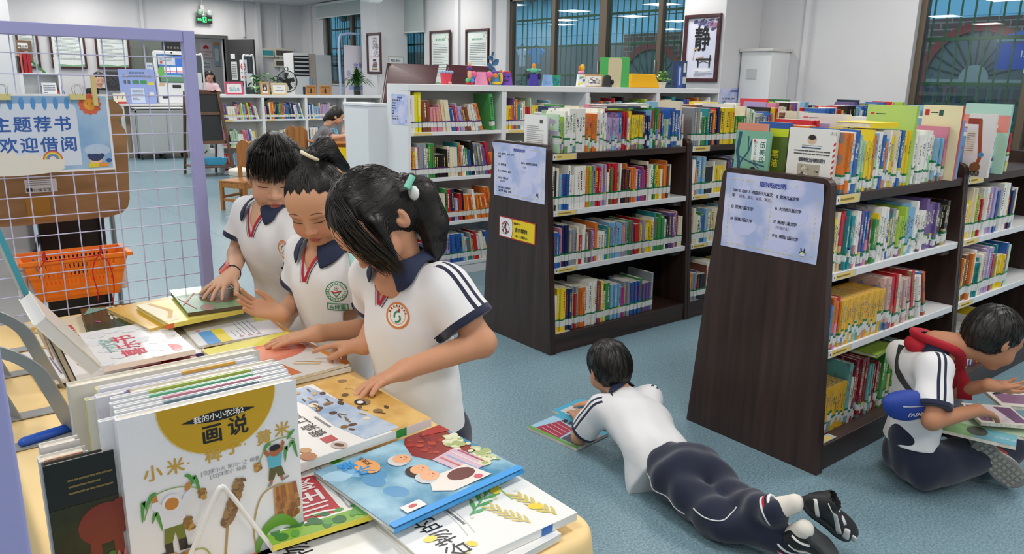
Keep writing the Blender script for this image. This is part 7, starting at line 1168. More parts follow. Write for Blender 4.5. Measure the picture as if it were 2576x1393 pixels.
# pen, bookends and leaning books on the left of the table
a, c = PZ(45, 1116, TZ+.012), PZ(120, 1092, TZ+.012); MB_ = MB().tube([a, a+(c-a)*.08, a+(c-a)*.2, c, c+(c-a)*.9], [.002, .007, .009, .009, .008], M('1f56c0', .35), 10); tag(MB_.build('marker_pen', smooth=True), 'blue marker lying on the cream cloth at the left', 'pen')
GM = noisy('grey_steel_sheet', (150, 152, 152), (166, 168, 168), 4, .4)
def bookend(lab, x, y0, y1, lean, h, strip):
	t = thing('bookend', lab, 'bookend', (x, (y0+y1)/2, TZ)); F = Fr((x-.09, y1, TZ+.003), (.5, -.87, 0), (-lean*.8, -lean*.4, 1)); w = y1-y0; n = 14; out = [(0, 0)]+[(w*.5-w*.5*math.cos(math.pi*k/n), h-.05+.05*math.sin(math.pi*k/n)) for k in range(n+1)]+[(w, 0)]
	inn = [(w*.5-w*.27*math.cos(math.pi*k/n), h*.66+.035*math.sin(math.pi*k/n)) for k in range(n+1)]; b = MB(); vs = []; P = [(w*.5-w*.5*math.cos(math.pi*k/n), h-.05+.05*math.sin(math.pi*k/n)) for k in range(n+1)]
	O_ = [(0, 0)]+P+[(w, 0)]; I_ = [(w*.23, 0)]+inn+[(w*.77, 0)]
	for z in (0, -.0022): vs += [F(u, v, z) for u, v in O_]+[F(u, v, z) for u, v in I_]
	N = len(O_); fs = []
	for i in range(N-1): fs += [(i, i+1, N+i+1, N+i), (2*N+i, 3*N+i, 3*N+i+1, 2*N+i+1), (i, 2*N+i, 2*N+i+1, i+1), (N+i, N+i+1, 3*N+i+1, 3*N+i)]
	b.add(vs, fs, GM); b.build('back_plate', t); b = MB()
	for k in strip: MB().box((x-.12, k, TZ+.002), (x+.004, k+.035, TZ+.0042), GM).build('base_strip', t)
bookend('grey steel bookend with an arched cut-out, farther of the two at the table\'s left', .19, 1.80, 2.02, .42, .2, (2.15, 1.97)); bookend('grey steel bookend nearer to us, supporting the leaning white book', .18, 1.52, 1.74, .42, .2, (1.70, 1.55))
def lean_book(lab, top, foot, yn, L, th, col, edge, spinecol=None):
	"""book leaning with its foot to the right; top, foot = pixels of its near edge at y=yn; L = its length along Y"""
	a, c = PY(*top, yn), PY(*foot, yn); F = Fr(c, a-c, (0, 1, 0)); w = np.linalg.norm(a-c); t = thing('leaning_book', lab, 'picture book', c); k = .0022; m = M(col, .35, coat=.2)
	b = MB().box((0, 0, -k), (w, L, 0), m, F).box((0, 0, -th), (w, L, -th+k), m, F)
	if spinecol: b.box((0, -.0005, -th), (w, k, 0), M(spinecol, .3), F)
	b.build('cover', t); MB().box((.003, .003 if spinecol else .001, -th+k), (w-.003, L-.003, -k), M(edge, .7), F).build('page_block', t)
lean_book('thick white hardback leaning over at the left, its page edge towards us', (84, 818), (232, 948), 1.50, .2, .024, 'e2e0d6', 'd2d4d4'); lean_book('brown covered book leaning on the farther bookend', (80, 772), (133, 905), 1.84, .2, .014, '9a7a64', 'd8d0c0'); lean_book('tall pale book with a teal spine leaning at the far left', (-30, 545), (72, 772), 1.96, .22, .012, 'd8d6bc', 'e4e0d0', '3f9cb0'); lean_book('dark edged book leaning under the thick white hardback', (120, 850), (195, 1000), 1.56, .16, .012, '2a2f3c', 'd8d0c0')
LIL = M('a9abe0', .38, coat=.1); MY = 2.55
t = thing('wire_screen', 'lilac framed wire mesh screen standing behind the far end of the table', 'display screen', (.4, MY, 0)); zt = PY(470, 92, MY)[2]
MB().box((.722, MY-.018, 0), (.757, MY+.018, zt+.017), LIL).box((.0, MY-.018, 0), (.035, MY+.018, zt+.017), LIL).box((.035, MY-.017, zt-.017), (.722, MY+.017, zt+.017), LIL).box((.035, MY-.017, .1), (.722, MY+.017, .134), LIL).build('frame', t, bevel=.003)
xs = [PY(p, 194, MY)[0] for p in (36, 94, 152, 210, 265, 318, 367, 420)]; dxw = (xs[-1]-xs[0])/7; zs_ = [PY(250, p, MY)[2] for p in (139, 189, 240, 290)]; dzw = (zs_[0]-zs_[-1])/3; WM = M('c9caea', .35); b = MB(); x = xs[0]
while x > .05: x -= dxw
while x < .72:
	if x > .04: b.tube([(x, MY+.003, .12), (x, MY+.003, zt)], .0018, WM, 6)
	x += dxw
z = zs_[0]
while z < zt-.03: z += dzw
z -= dzw
while z > .14: b.tube([(.02, MY-.001, z), (.735, MY-.001, z)], .0018, WM, 6); z -= dzw
b.build('wire_grid', t); b = MB(); [b.box((x-.02, MY-.25, 0), (x+.02, MY+.25, .03), LIL) for x in (.018, .74)]; b.build('foot', t, bevel=.003)
t = thing('wire_screen', 'lilac upright of a second screen at the near left edge of the table', 'display screen', (.03, .8, 0)); MB().box((.010, .782, 0), (.045, .818, 1.62), LIL).box((-.9, .782, 1.585), (.010, .818, 1.62), LIL).box((-.9, .782, .1), (.010, .818, .135), LIL).build('frame', t, bevel=.003); b = MB(); [b.tube([(x, .8, .1), (x, .8, 1.6)], .0018, WM, 6) for x in np.arange(-.88, 0, .052)]; b.build('wire_grid', t); MB().box((.01, .68, 0), (.045, .92, .03), LIL).build('foot', t)
# laminated notice
p = [PY(-60, 246, 2.53), PY(281, 237, 2.53), PY(283, 427, 2.53)]; x1 = (p[1][0]+p[2][0])/2; z1 = p[1][2]; z0 = p[2][2]; Wn = .43; x0 = x1-Wn; h = z1-z0; F = Fr((x0, MY-.012, z0), (1, 0, 0), (0, 0, 1))
t = thing('laminated_notice', 'sky blue laminated notice inviting readers to borrow themed books, clipped to the mesh', 'notice', F.o); b = MB().box((0, 0, -.001), (Wn, h, 0), M('eef0f4', .12, coat=.5), F); b.rect(F, .006, .006, Wn-.006, h-.006, noisy('notice_sky', (120, 168, 216), (168, 200, 232), 8, .15, coat=.5), .0003); b.build('sheet', t)
b = MB(); BB = M('2f5fb0', .4); C1 = M('d6e2f4', .25, coat=.4); r_ = .018; u1, v1 = Wn*.80, h*.88
b.shape(F, [(.0, h*.08), (u1, h*.08), (u1, v1-r_)]+[(u1-r_+r_*math.cos(q), v1-r_+r_*math.sin(q)) for q in np.linspace(0, 1.57, 6)]+[(0, v1)], C1, .0006)
for k in range(9): u = u1-.022-.0275*k; b.disc(F, u, v1+.0, .006, .017, M('4f96d8', .3, coat=.4), .0012, 14)
S = h*.205; b.text(F, u1-.012, h*.545, S, '主题荐书', BB, .0013, True, 1.09, 'r').text(F, u1-.002, h*.285, S, '欢迎借阅', BB, .0013, True, 1.09, 'r')
for u, v, ru, rv in ((.1, .14, .1, .09), (.26, .16, .09, .12), (.36, .16, .08, .14), (.5, .13, .1, .1), (.62, .12, .08, .08), (.4, .06, .3, .07)): b.disc(F, Wn*u, h*v, Wn*ru, h*rv*1.2, M('e6e4dc', .4), .0010+u*.0001, 16)
for k, c in enumerate(('d8504a', 'e8a03a', 'ecdc5a', '6ab87a', '5a90d0', '8a70c0')): b.ring(F, Wn*.63, h*.17, .022-.0026*k, .0246-.0026*k, M(c, .4), .0014, 20, 0, math.pi)
b.disc(F, Wn*.885, h*.87, .026, .026, M('d8684a', .4), .0009, 14); [b.disc(F, Wn*.885+.024*math.cos(k*.52), h*.87+.024*math.sin(k*.52), .007, .007, M('d8684a', .4), .0009, 7) for k in range(12)]; b.disc(F, Wn*.885, h*.87, .0165, .0165, M('eca83a', .4), .0012, 16).disc(F, Wn*.885-.006, h*.875, .0015, .001, INK, .0015, 6).disc(F, Wn*.885+.006, h*.875, .0015, .001, INK, .0015, 6)
b.disc(F, Wn*.9, h*.27, Wn*.08, h*.08, M('b8cfea', .4), .0008, 14).disc(F, Wn*.885, h*.14, .017, .014, M('f2c8a8', .4), .0014, 14).disc(F, Wn*.885, h*.175, .019, .011, M('34406a', .4), .0016, 14).disc(F, Wn*.85, h*.2, .007, .006, M('34406a', .4), .0016, 9).disc(F, Wn*.925, h*.2, .007, .006, M('34406a', .4), .0016, 9).rect(F, Wn*.84, h*.04, Wn*.9, h*.1, M('e0d03a', .4), .0018).rect(F, Wn*.9, h*.05, Wn*.96, h*.1, M('e89a3a', .4), .0017).disc(F, Wn*.965, h*.13, .008, .006, M('3a5aa0', .4), .0018, 8); b.build('print', t)
p = PY(240, 240, 2.52); tag(MB().box((p[0]-.006, 2.522, p[2]-.03), (p[0]+.006, 2.538, p[2]+.055), M('d8c88a', .6)).build('clothes_peg', bevel=.002), 'wooden clothes peg holding the notice\'s top right corner', 'peg')
for px, lab in ((195, 'wire binder clip at the top of the notice, right one'), (4, 'wire binder clip at the top of the notice, at the frame edge')):
	p = PY(px, 240, 2.53); t = thing('binder_clip', lab, 'clip', p); MB().prism([(-.02, -.012), (.02, -.012), (.02, .004), (-.02, .004)], Fr(p, (1, 0, 0), (0, 0, 1)), -.008, .004, M('d8d090', .5)).build('clip_body', t); b = MB(); [b.tube(smooth_path([(p[0]-.008+d, p[1]+s, p[2]), (p[0]-.012+d, p[1]+s*2, p[2]+.02), (p[0]+d, p[1]+s*2, p[2]+.03), (p[0]+.012+d, p[1]+s*2, p[2]+.02), (p[0]+.008+d, p[1]+s, p[2])], 4), .0009, M('b8b8ba', .3, metal=.8), 5) for d, s in ((0, .003), (.004, -.004))]; b.build('clip_wire', t)
# cardboard sheet behind the mesh, with delivery label
CBD = noisy('cardboard', (150, 112, 70), (172, 132, 88), 6, .7, (1, 1, 6)); CY = 2.72
def at2(px, py, y=CY): p = PY(px, py, y); return (p[0], p[2])
t = thing('cardboard_sheet', 'brown cardboard sheet with rounded corners behind the mesh screen', 'cardboard', (.35, CY, .9)); FC = Fr((0, CY, 0), (1, 0, 0), (0, 0, 1)); out = [at2(-70, 575), at2(60, 566), at2(270, 545), at2(305, 535), at2(320, 520), at2(325, 500), at2(318, 340), at2(312, 325), at2(295, 303), at2(276, 296), at2(-70, 310)]
MB().prism(out, FC, -.008, .008, CBD).build('sheet', t); b = MB(); b.rect(FC, *at2(70, 555), *at2(122, 492), M('b07c1e', .25), .0095); b.build('packing_tape', t)
MB().rect(FC, *at2(64, 485), *at2(140, 448), M('e8e6e4', .5), .0092).rect(FC, *at2(66, 482), *at2(80, 472), M('2a2a30', .5), .0098).text(FC, at2(82, 480)[0], at2(82, 481)[1], .011, '1小童安馆', INK, .0098).lines(FC, at2(66, 452)[0], at2(66, 453)[1], at2(125, 452)[0], at2(66, 468)[1], 3, M('8a8a8c', .6), rnd_, .3, .0096).build('delivery_label', t)
t = thing('plywood_chair', 'brown rounded plywood chair back behind the mesh screen, above the cardboard', 'chair', (.47, 3.2, 0)); o = at2(290, 280, 3.2); FC2 = Fr((o[0]-.04, 3.2, o[1]), (1, 0, 0), (0, 0, 1)); MB().prism([(.075*math.cos(q)-.01, .05*math.sin(q)) for q in np.linspace(-1.57, 1.57, 14)]+[(-.2, .05), (-.2, -.05)], FC2, -.008, .008, CBD).build('backrest', t, bevel=.004); MB().box((o[0]-.2, 3.18, .44), (o[0]+.0, 3.55, .46), CBD).build('seat', t, bevel=.005); b = MB(); [b.tube([(x, y, 0), (x, y, .44)], .012, M('c0c2c4', .3, metal=.7)) for x in (o[0]-.18, o[0]-.03) for y in (3.2, 3.5)]; b.tube([(o[0]-.05, 3.21, .44), (o[0]-.05, 3.21, o[1])], .01, M('c0c2c4', .3, metal=.7)); b.build('steel_frame', t)
# black panel and white cabinet behind the basket
a, c = PY(95, 560, 2.95), PY(255, 545, 2.95); MB_ = MB().box((a[0], 2.95, 0), (c[0], 2.98, 1.12), M('15171a', .35)).box((c[0]-.012, 2.93, 0), (c[0]+.004, 2.985, 1.12), M('2a2d30', .35)); tag(MB_.build('black_panel', bevel=.003), 'tall black panel standing on the floor behind the orange basket', 'panel')
MB_ = MB().box((-.2, 3.0, 0), (a[0]-.01, 3.3, 1.2), CASEW).box((a[0]-.03, 2.985, 0), (a[0]-.01, 3.0, 1.2), M('a8aaac', .4)); tag(MB_.build('white_box', bevel=.004), 'white cabinet at the far left behind the mesh screen and basket', 'cabinet'); tag(MB().tube(smooth_path([PY(97, 590, 2.94), PY(92, 625, 2.93), PY(80, 640, 2.9), PY(70, 650, 2.88)], 5), .006, M('1a1a1c', .5), 8).build('cable', smooth=True), 'short black cable beside the black panel', 'cable')
# orange basket tied to the mesh
a, c = PY(42, 660, 2.58), PY(322, 662, 2.58); d = PY(70, 757, 2.58); zt_, zb_ = a[2], d[2]-.01; x0, x1 = a[0]+.01, c[0]; OR = noisy('orange_plastic', (240, 118, 20), (250, 132, 34), 3, .35); t = thing('basket', 'orange plastic basket tied with red string to the mesh screen', 'basket', (x0, 2.6, zb_))
y0_, y1_ = MY+.012, MY+.15; ins = .035; T = [(x0, y0_), (x1, y0_), (x1, y1_), (x0, y1_)]; B_ = [(x0+ins, y0_+.01), (x1-ins, y0_+.01), (x1-ins, y1_-.02), (x0+ins, y1_-.02)]; b = MB()
def slotted(b, p0, p1, q0, q1, nu, rows):
	"""wall strip p0-p1 (top) over q0-q1 (foot) with rows of upright slots left open"""
	P0, P1, Q0, Q1 = [V(*p) for p in (p0, p1, q0, q1)]; L = lambda u, v: (Q0+(Q1-Q0)*u)*(1-v)+(P0+(P1-P0)*u)*v
	vs = [0]; 
	for r0, r1 in rows: vs += [r0, r1]
	vs.append(1)
	for i in range(len(vs)-1):
		if i % 2 == 0: b.poly([L(0, vs[i]), L(1, vs[i]), L(1, vs[i+1]), L(0, vs[i+1])], OR)
		else:
			us = [0, .1]+[.1+.8*(k+.0)/nu for k in range(1, nu)]+[.9, 1]; b.poly([L(0, vs[i]), L(.1, vs[i]), L(.1, vs[i+1]), L(0, vs[i+1])], OR); b.poly([L(.9, vs[i]), L(1, vs[i]), L(1, vs[i+1]), L(.9, vs[i+1])], OR)
			for k in range(nu): u0 = .1+.8*(k+.42)/nu; u2 = .1+.8*(k+1)/nu; b.poly([L(u0, vs[i]), L(u2, vs[i]), L(u2, vs[i+1]), L(u0, vs[i+1])], OR)
for i in range(4): j = (i+1) % 4; slotted(b, (*T[i], zt_), (*T[j], zt_), (*B_[i], zb_), (*B_[j], zb_), 18 if i % 2 == 0 else 9, [(.38, .48), (.55, .68), (.74, .86)])
b.poly([(*p, zb_) for p in B_[::-1]], OR); o = b.build('body', t); m = o.modifiers.new('s', 'SOLIDIFY'); m.thickness = .003; b = MB(); q = .014; b.add([(x0-q, y0_-.004, zt_), (x1+q, y0_-.004, zt_), (x1+q, y1_+q, zt_), (x0-q, y1_+q, zt_)]+[(*p, zt_) for p in T]+[(x0-q, y0_-.004, zt_-.012), (x1+q, y0_-.004, zt_-.012), (x1+q, y1_+q, zt_-.012), (x0-q, y1_+q, zt_-.012)], [(k, (k+1) % 4, 4+(k+1) % 4, 4+k) for k in range(4)]+[(8+k, 8+(k+1) % 4, (k+1) % 4, k) for k in range(4)], OR); b.build('rim', t, bevel=.003)
RS = M('c01828', .6); t = thing('red_string', 'thin red string tying the orange basket to the mesh', 'string', (x1-.1, MY, zt_+.05)); q = lambda px, py, y=2.535: PY(px, py, y)
MB().tube(smooth_path([q(98, 675), q(113, 655), q(111, 632), q(108, 650), q(115, 658), q(180, 650), q(250, 640), q(252, 618), q(253, 645), q(270, 655), q(283, 690), q(287, 730), q(284, 762)], 5), .0018, RS, 6).tube(smooth_path([q(250, 640), q(237, 660), q(234, 690), q(245, 730), q(248, 757)], 5), .0018, RS, 6).build('string', t, smooth=True)
for px, lab in ((50, 'white paper roll standing in the orange basket, left end'), (305, 'white paper roll standing in the orange basket, right end')):
	c = PY(px, 662, 2.62); MB_ = MB().lathe([(.014, 0), (.014, .09), (.012, .09), (.011, .01)], Fr((c[0], 2.62, zb_+.003), (1, 0, 0), (0, 1, 0)), M('ece8e4', .6), 14); tag(MB_.build('paper_roll', smooth=True, auto=.7), lab, 'paper roll')
SKIN = vcol('skin', .5, .06, 900, .12, .35); NAVY = M('1b2745', .75, .12, 500); NAVYD = M('131b36', .85, .15, 400, sheen=.3); HAIR = M('17120f', .4, .06, 400); REDF = M('b8142a', .7, .1, 400)
def shirt_mat():
	"""white school cloth: navy twin stripes and navy cuffs where the garment's own attributes say so"""
	m = bpy.data.materials.new('school_shirt'); m.use_nodes = True; t = m.node_tree; b = t.nodes['Principled BSDF']
	def cmp_(name, lo, hi):
		a = nd(t, 'ShaderNodeAttribute'); a.attribute_name = name; g = nd(t, 'ShaderNodeMath', operation='GREATER_THAN'); g.inputs[1].default_value = lo; l = nd(t, 'ShaderNodeMath', operation='LESS_THAN'); l.inputs[1].default_value = hi
		t.links.new(a.outputs['Fac'], g.inputs[0]); t.links.new(a.outputs['Fac'], l.inputs[0]); x = nd(t, 'ShaderNodeMath', operation='MULTIPLY'); t.links.new(g.outputs[0], x.inputs[0]); t.links.new(l.outputs[0], x.inputs[1]); return x.outputs[0]
	o = nd(t, 'ShaderNodeMath', operation='MAXIMUM'); t.links.new(cmp_('stripe', .0055, .0155), o.inputs[0]); t.links.new(cmp_('cuff', -.5, .018), o.inputs[1])
	mx = nd(t, 'ShaderNodeMix', data_type='RGBA'); mx.inputs['A'].default_value = rgb((236, 236, 238)); mx.inputs['B'].default_value = rgb((26, 34, 62)); t.links.new(o.outputs[0], mx.inputs['Factor']); t.links.new(mx.outputs['Result'], b.inputs['Base Color'])
	b.inputs['Roughness'].default_value = .85; b.inputs['Sheen Weight'].default_value = .2
	tc = nd(t, 'ShaderNodeTexCoord'); n = nd(t, 'ShaderNodeTexNoise'); n.inputs['Scale'].default_value = 15; n.inputs['Detail'].default_value = 2; n.inputs['Distortion'].default_value = .6; t.links.new(tc.outputs['Object'], n.inputs['Vector'])
	bp = nd(t, 'ShaderNodeBump'); bp.inputs['Strength'].default_value = .13; bp.inputs['Distance'].default_value = .02; t.links.new(n.outputs['Fac'], bp.inputs['Height']); t.links.new(bp.outputs[0], b.inputs['Normal'])
	return m
SHIRT = shirt_mat()
def head_sdf(f, H, s=1., ear=True, lids=True):
	A = Fr((0, 0, 0), H.x, H.y); P = lambda a, b, c: H(a*s, b*s, c*s); R = lambda *r: [q*s for q in r]
	f.ell(P(0, .026, -.012), R(.072, .078, .086), A, .01).ell(P(0, -.03, .022), R(.057, .066, .06), A, .03).ell(P(0, .03, .03), R(.062, .05, .052), A, .03)
	for q in (-1, 1): f.ell(P(q*.034, -.042, .045), R(.027, .028, .028), A, .02)
	f.ell(P(0, -.086, .052), R(.02, .014, .018), A, .022)
	for q in (-1, 1): f.ell(P(q*.031, .001, .096), R(.018, .010, .014), A, .014, True)
	for q in (-1, 1): f.ell(P(q*.031, -.002, .0665), R(.0165, .0125, .0125), A, .004); f.cap(P(q*.018, .014, .083), P(q*.044, .015, .072), .004*s, k=.012*s)
	f.cap(P(0, .004, .079), P(0, -.03, .090), .005*s, .008*s, .014*s).ell(P(0, -.034, .091), R(.0095, .008, .0095), A, .008)
	for q in (-1, 1): f.ell(P(q*.0105, -.037, .083), R(.007, .006, .008), A, .006)
	f.ell(P(0, -.0605, .0745), R(.017, .0048, .007), A, .006).ell(P(0, -.0690, .0735), R(.0145, .0055, .007), A, .006).ell(P(0, -.0648, .0835), R(.018, .001, .005), A, .002, True)
	if ear:
		for q in (-1, 1): f.ell(P(q*.073, -.012, -.012), R(.009, .029, .017), Fr((0, 0, 0), H.x+H.n*.35*q, H.y), .006).ell(P(q*.083, -.008, -.006), R(.007, .017, .009), A, .004, True)
def face_tint(H, s, base, flush=(205, 120, 105), lips=(176, 92, 90)):
	base = np.array(base, float)
	def fn(v):
		q = v-H.o; a, b, c = q@H.x/s, q@H.y/s, q@H.n/s; col = np.tile(base, (len(v), 1)); g = lambda x, y, z, r: np.exp(-(((np.abs(a)-x)/r[0])**2+((b-y)/r[1])**2+((c-z)/r[2])**2))
		def mixc(w, k):
			nonlocal col
			col = col+(np.array(k, float)-col)*np.clip(w, 0, 1)[:, None]
		mixc(.28*g(.036, -.036, .06, (.026, .022, .04)), flush); mixc(.25*g(0, -.034, .095, (.014, .01, .02)), flush)
		d = np.sqrt((a/.0165)**2+((b+.0645)/.0095)**2); mixc(np.where(c > .06, np.clip(2.2*(1.1-d), 0, 1)*.85, 0), lips); mixc(np.where((c > .06) & (np.abs(a) < .02), np.exp(-((b+.0648)/.0013)**2)*.8, 0), (96, 44, 44))
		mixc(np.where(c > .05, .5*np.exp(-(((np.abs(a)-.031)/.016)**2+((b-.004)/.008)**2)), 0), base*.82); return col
	return fn
def on_face(f, H, s, pts, off=.0006): return f.hit(np.array([H(a*s, b*s, .13*s) for a, b in pts]), -H.n, off)
def eyes(f, H, s, parent, brow=1., opening=.0):
	b = MB(); l = MB()
	for q in (-1, 1):
		P = on_face(f, H, s, [(q*(.031+.0155*t), .0235-.0035*t*t-.001*t) for t in np.linspace(-1, 1, 9)], .0002); b.tube(list(P), [s*r for r in (.0008, .0018, .0024, .0027, .0027, .0025, .002, .0014, .0006)], M('4b382e', .8), 6, flat=.35)
		P = on_face(f, H, s, [(q*(.031+.0155*t), -.0068-.002*(1-t*t)+.0015*t) for t in np.linspace(-1, 1, 9)], .0004); l.tube(list(P), [s*r for r in (.0006, .0012, .0017, .002, .002, .0019, .0016, .0013, .0006)], M('120d0c', .6), 6, flat=.6)
		P = on_face(f, H, s, [(q*(.031+.0145*t), .0045+.0018*(1-t*t)) for t in np.linspace(-1, 1, 7)], .0001); l.tube(list(P), .00045*s, M('8a5a48', .7), 5)
	b.build('eyebrow', parent, smooth=True); l.build('eyelash', parent, smooth=True)
def hand_sdf(f, W, d, n, side, s=1., curl=(.15, .2, .2), spread=.0, thumb=(.6, .65, .1), lift=None, rr=1.):
	"""W wrist, d towards the knuckles, n out of the palm, side = +1/-1 for the thumb along n x d"""
	W = np.asarray(W, float); d = unit(d); n = unit(np.asarray(n, float)-d*np.dot(n, d)); lt = np.cross(n, d)*side; K = []
	for i, (o, L) in enumerate(((.0215, .064), (.0072, .067), (-.0072, .064), (-.0205, .057))):
		k = W+d*L*s+lt*o*s; K.append(k); f.cap(W+d*.006*s+lt*o*.55*s, k, .0125*s*rr, .0098*s*rr, .01*s)
	for i, (k, Ls) in enumerate(zip(K, ((.026, .017, .014), (.029, .019, .015), (.027, .018, .014), (.021, .014, .012)))):
		a = 0; p = k; dd = unit(d+lt*(.16-.107*i)*(1+spread)); cu = curl[i] if hasattr(curl[0], '__len__') else curl
		for j, L in enumerate(Ls): a += cu[j]; q = p+(dd*math.cos(a)+n*math.sin(a))*L*s*1.08; r = (.0074, .0067, .0060, .0054); f.cap(p, q, r[j]*s*rr, r[j+1]*s*rr, .0025*s); p = q
	b = W+d*.012*s+lt*.014*s+n*.006*s; t1 = unit(d*thumb[0]+lt*thumb[1]+n*thumb[2]); p = b+t1*.034*s; f.cap(b, p, .0125*s, .0095*s, .012*s); t2 = unit(d*(thumb[0]+.25)+lt*(thumb[1]-.3)+n*thumb[2]); q = p+t2*.022*s; f.cap(p, q, .0088*s, .0078*s, .003*s); f.cap(q, q+unit(t2+d*.2)*.017*s, .0076*s, .0062*s, .003*s)
def strand_mesh(name, P, r, parent, mat=None):
	"""P: N x K x 3 hair paths, r: root radius; three-sided tapering locks in one mesh"""
	N, K, _ = P.shape; T = np.gradient(P, axis=1); T /= np.maximum(1e-9, np.linalg.norm(T, axis=2, keepdims=True)); A = np.cross(T, V(.31, .52, .79)); A /= np.maximum(1e-9, np.linalg.norm(A, axis=2, keepdims=True)); B = np.cross(T, A); t = np.linspace(0, 1, K); R = (np.asarray(r).reshape(-1, 1)*((1-.75*t**2)*(.3+.7*np.minimum(1, 5*t)))[None, :])[..., None]
	vs = np.stack([P+R*(A*math.cos(q)+B*math.sin(q)) for q in (0, 2.094, 4.189)], 2).reshape(-1, 3); b = MB(); fs = []
	for i in range(N):
		for j in range(K-1):
			o = (i*K+j)*3
			for k in range(3): fs.append((o+k, o+(k+1) % 3, o+3+(k+1) % 3, o+3+k))
	b.add(vs, fs, mat or HAIR); return b.build(name, parent, smooth=True)
def hug(f, ctrl, K, off, n, seed, jit=.006, r=(.0008, .0015)):
	"""n locks between two bounding paths ctrl = [(left path), (right path)] of points, pulled onto the hair surface"""
	q = np.random.RandomState(seed); L = np.array([smooth_path(c, 8) for c in ctrl]); idx = np.linspace(0, L.shape[1]-1, K).astype(int); L = L[:, idx]; m = len(ctrl)-1; u = q.rand(n)*m; i = np.minimum(u.astype(int), m-1); w = (u-i)[:, None, None]; P = L[i]*(1-w)+L[i+1]*w
	P = P+q.randn(n, 1, 3)*jit*.5+q.randn(n, K, 3)*jit*.12; P2 = f.near(P.reshape(-1, 3), 0).reshape(P.shape) if f is not None else P
	g = (P-P2); return P2+np.asarray(off)*0+q.rand(n, 1, 1)*V(0, 0, .0008), q.uniform(*r, n)
def drape(b, f, F, off=.0012):
	v = np.array(b.v); w = (v-F.o)@F.n; P = f.hit(v-np.outer(w, F.n)+F.n*.09, -F.n, off, 50, .25); b.v = [tuple(p) for p in P+np.outer(w, F.n)]; return b
def pulled(name, q, vs, to, n, K, parent, seed, frac=(.25, .6), away=False, ok=None, r=(.0006, .0011), lift=.0004):
	"""locks lying on the hair: from points of the cap towards (or away from) one gathering point"""
	g = np.random.RandomState(seed); p = vs[g.randint(0, len(vs), n*3)]; p = p[ok(p)][:n] if ok is not None else p[:n]; d = (np.asarray(to)-p); f = g.uniform(*frac, len(p))[:, None]
	if away: d = -d/np.maximum(1e-6, np.linalg.norm(d, axis=1))[:, None]*.055
	P = np.stack([p+d*f*t for t in np.linspace(0, 1, K)], 1)+g.randn(len(p), 1, 3)*.001+g.randn(len(p), K, 3)*.0008; P = q.near(P.reshape(-1, 3), lift).reshape(P.shape); return strand_mesh(name, P, g.uniform(*r, len(p)), parent)
def verts(o): a = np.empty(len(o.data.vertices)*3, np.float32); o.data.vertices.foreach_get('co', a); return a.reshape(-1, 3).astype(float)
def fill(b, F, u, v, r, m, w=.0004, n=5, k=24):
	for i in range(n): b.ring(F, u, v, r*i/n+1e-6, r*(i+1)/n, m, w, k)
	return b
def badge(kind, f, p, n, up, parent, s=1.):
	F = Fr(p, np.cross(up, n), up); b = MB(); O, G, W_, R_ = M('e0803c', .7), M('2f8a5a', .7), M('f0f0ee', .7), M('c0282c', .7); r = .029*s
	if kind == 'orange':
		fill(b, F, 0, 0, r, O, .0002, 4); fill(b, F, 0, 0, r*.84, W_, .0005, 4); b.ring(F, 0, 0, r*.62, r*.66, O, .0008, 24); [b.box((r*.73*math.cos(q)-.0018, r*.73*math.sin(q)-.0018, .0007), (r*.73*math.cos(q)+.0018, r*.73*math.sin(q)+.0018, .0009), M('7a4a2a', .7), F) for q in np.linspace(.35, 2.8, 8)]
		b.ring(F, r*.05, -r*.02, r*.26, r*.4, G, .001, 14, 1.2, 3.6); b.ring(F, -r*.05, -r*.2, r*.2, r*.34, G, .0011, 14, 4.2, 7.2); fill(b, F, r*.1, r*.42, r*.12, R_, .0013, 1, 10)
	else:
		fill(b, F, 0, 0, r, G, .0002, 4); fill(b, F, 0, 0, r*.9, W_, .0005, 4); b.ring(F, 0, 0, r*.64, r*.7, G, .0008, 24); [b.box((r*.79*math.cos(q)-.0014, r*.79*math.sin(q)-.0014, .0007), (r*.79*math.cos(q)+.0014, r*.79*math.sin(q)+.0014, .0009), G, F) for q in np.linspace(0, 6, 22)]
		b.stroke(F, [(-r*.5, r*.05), (-r*.1, -r*.12), (r*.5, r*.08)], r*.16, R_, .0012, True).stroke(F, [(-r*.4, -r*.05), (0, -r*.5), (r*.4, 0)], r*.16, G, .0012, True); b.ring(F, 0, r*.3, r*.16, r*.2, G, .0011, 14); fill(b, F, 0, r*.3, r*.08, R_, .0013, 1, 10)
		for k in range(6): q = r*(-.9+.3*k); b.stroke(F, [(q, -r*1.2-.1*q), (q+r*.3, -r*1.2-.1*(q+r*.3))], r*.08, G, .0006).stroke(F, [(q, -r*1.85-.1*q), (q+r*.3, -r*1.85-.1*(q+r*.3))], r*.08, G, .0006)
		b.stroke(F, [(-r*.9, -r*1.15), (-r*.9, -r*1.8)], r*.08, G, .0006).stroke(F, [(r*.9, -r*1.3), (r*.9, -r*1.95)], r*.08, G, .0006).text(F, 0, -r*1.75, r*.52, '方梓童', G, .0008, True, .98, 'c')
	drape(b, f, F).build('school_badge', parent)
